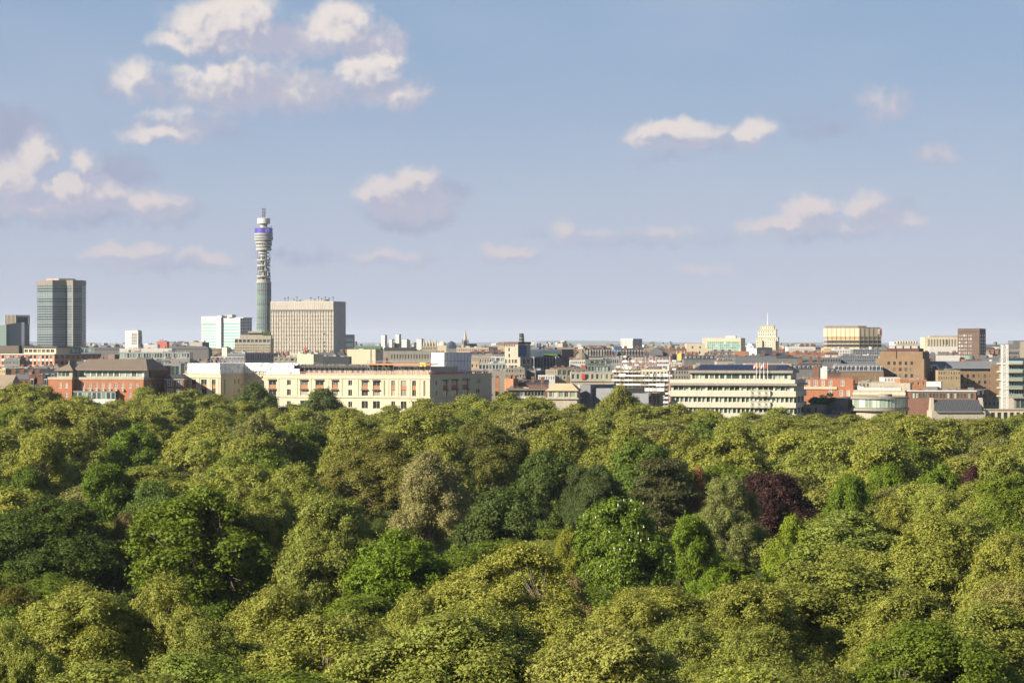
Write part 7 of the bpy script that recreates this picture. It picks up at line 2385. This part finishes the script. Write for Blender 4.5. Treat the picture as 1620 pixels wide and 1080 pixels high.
D = 236.0
row = 0
while D < 1110:
    step = 15.5 if D < 600 else 18.5
    half = 0.205 * D + 10
    nx = int(2 * half / step)
    for k in range(nx + 1):
        x = -half + (k + 0.5 * (row % 2)) * step + random.uniform(-3.5, 3.5)
        Dt = D + random.uniform(-0.02, 0.03) * D
        hh = (17 + 7.0 * min(1, (Dt - 230) / 700)) * random.uniform(0.80, 1.26)
        if Dt > 650:
            hh = min(hh, H - ((664 if x > 0.03 * Dt else 648) - HY) * Dt / F)
        rr = random.uniform(9.5, 13.6) * (1.0 if Dt < 600 else 1.12)
        px = CX + x / Dt * F
        yt = HY + (H - hh) * F / Dt
        wpx = 2 * rr * F / Dt
        if px < -60 or px > 1680:
            continue
        lim = room(px, yt, wpx, Dt)
        small = lim > yt + 8
        if small:
            hh = H - (lim - HY) * Dt / F
            if hh < 3.5:
                continue
            yt = lim
            if hh < 14:
                rr = rr * max(0.5, hh / 15)
                wpx = 2 * rr * F / Dt
        if yt > 1072 or clash(x, Dt, rr):
            continue
        kd, n = ('plane_near', 4) if Dt < 480 else (('plane_mid', 4) if Dt < 800 else ('plane_far', 5))
        g = 'front' if yt > 860 else ('mid' if Dt < 800 else 'far')
        lab = {'front': 'broad olive green plane tree at the front of the park', 'mid': 'big rounded olive green plane tree in the middle of the park',
               'far': 'olive plane tree deep in the park, behind the middle crowns'}[g]
        c = jit(OLIVE, 0.16)
        q = random.random()
        if q < 0.12 or (small and hh < 14):
            c = jit((0.120, 0.162, 0.014))
        elif q < 0.24:
            c = jit((0.245, 0.248, 0.052))
        elif q < 0.32:
            c = jit((0.190, 0.188, 0.052))
        elif q < 0.40:
            c = jit((0.140, 0.178, 0.024))
        if small and hh < 14:
            kd, n = 'maple', 3
            lab, g = 'low green understorey tree in a gap between taller crowns', 'low'
        put_tree(kd, random.randrange(n), px, yt, Dt, wpx, c, 'plane_tree', lab, GROUPS[g] if g != 'far' else 'plane trees deep in the park')
    D *= 1.08
    row += 1
# low growth in the gaps that are left
NLOW = 0
for k in range(420):
    if NLOW >= 45:
        break
    Dt = 250 + 480 * random.random() ** 0.8
    x = random.uniform(-0.2, 0.2) * Dt
    hh, rr = random.uniform(5.0, 9.5), random.uniform(4.0, 6.5)
    px, yt, wpx = CX + x / Dt * F, HY + (H - hh) * F / Dt, 2 * rr * F / Dt
    lim = room(px, yt, wpx, Dt)
    if lim > yt:
        hh = H - (lim - HY) * Dt / F
        yt = lim
    if hh < 3.5 or yt > 1060 or any(math.hypot(x - q[0], Dt - q[1]) < (0.62 if q[3] < 10 else 0.80) * (rr + q[2]) for q in PLACED):
        continue
    NLOW += 1
    put_tree('maple', random.randrange(3), px, yt, Dt, wpx, jit((0.095, 0.135, 0.022), .2), 'small_tree', 'low green understorey tree in a gap between taller crowns', GROUPS['low'])

# tell the look-alikes apart: by tone, and by the single tree or building each is nearest to
MARKS = [(s[2], s[3] + 25, w) for s, w in zip(SPECIAL, (
    'pointed bright green tree', 'rounded green tree beside the pointed one', 'bushy tree at the photo edge', 'very dark spreading tree', 'deep green dome', 'brownish olive tree', 'light green tree behind the dome',
    'tan-brown tree', 'tall plane beside the tan tree', 'tallest central plane', 'shaded green tree', 'grey-green tree', 'shaded tree under the tallest plane', 'vivid green tree', 'yellow-green tree', 'blossoming chestnut', 'cedar',
    'tree behind the cedar', 'rusty conifer', 'large copper beech', 'small dark red tree', 'grey-olive whitebeam', 'bright tree by the chestnut', 'small bright tree at the front', 'lime green tree', 'broad pale tree',
    'nearer green tree of the pair', 'farther green tree of the pair', 'bright tree by the red one', 'brown twiggy tree', 'yellowish bush'))]
MARKS += [(160, 628, 'orange-red brick block'), (320, 628, 'hotel wing'), (480, 640, 'hotel front'), (600, 640, 'hotel corner'), (730, 630, 'hotel flank'), (890, 625, 'tan-roofed pavilion'), (950, 632, 'grey metal block'),
          (1030, 635, 'pale metal shed'), (1160, 648, 'banded office block'), (1290, 650, 'garden terrace'), (1400, 650, 'drum pavilion'), (1515, 655, 'slate-roofed hall'), (1600, 655, 'balcony flats'), (30, 610, 'gabled house')]
cells = {}
for (o, px, yt, c) in GENERIC:
    y = yt + 15
    mx, my, nm = min(MARKS, key=lambda q: math.hypot(q[0] - px, (q[1] - y) * 1.3))
    dx, dy = px - mx, y - my
    dr = []
    if abs(dy) > 0.45 * abs(dx):
        dr.append('above' if dy < 0 else 'below')
    if abs(dx) > 0.45 * abs(dy):
        dr.append('left of' if dx < 0 else 'right of')
    tone = 'brownish olive' if c[0] > 0.97 * c[1] else ('pale olive' if c[0] + c[1] > .40 else ('fresh green' if c[1] > 1.3 * c[0] else 'olive green'))
    kind = 'low tree' if 'low' in o['label'] else 'plane tree'
    cells.setdefault((tone, kind, ' and '.join(dr), nm), []).append((math.hypot(dx, dy), o))
ORD = ['', 'second ', 'third ', 'fourth ', 'fifth ', 'sixth ', 'seventh ', 'eighth ', 'ninth ', 'tenth ', 'eleventh ', 'twelfth ']
for (tone, kind, dr, nm), lst in cells.items():
    for k, (dist, o) in enumerate(sorted(lst, key=lambda q: q[0])):
        if o['label'].startswith(('round dark', 'dark green', 'tall olive')):
            continue
        o['label'] = f'{ORD[min(k, 11)]}{tone} {kind} {dr} the {nm}' if k else f'{tone} {kind} just {dr} the {nm}'
print('TREES', len(PLACED))
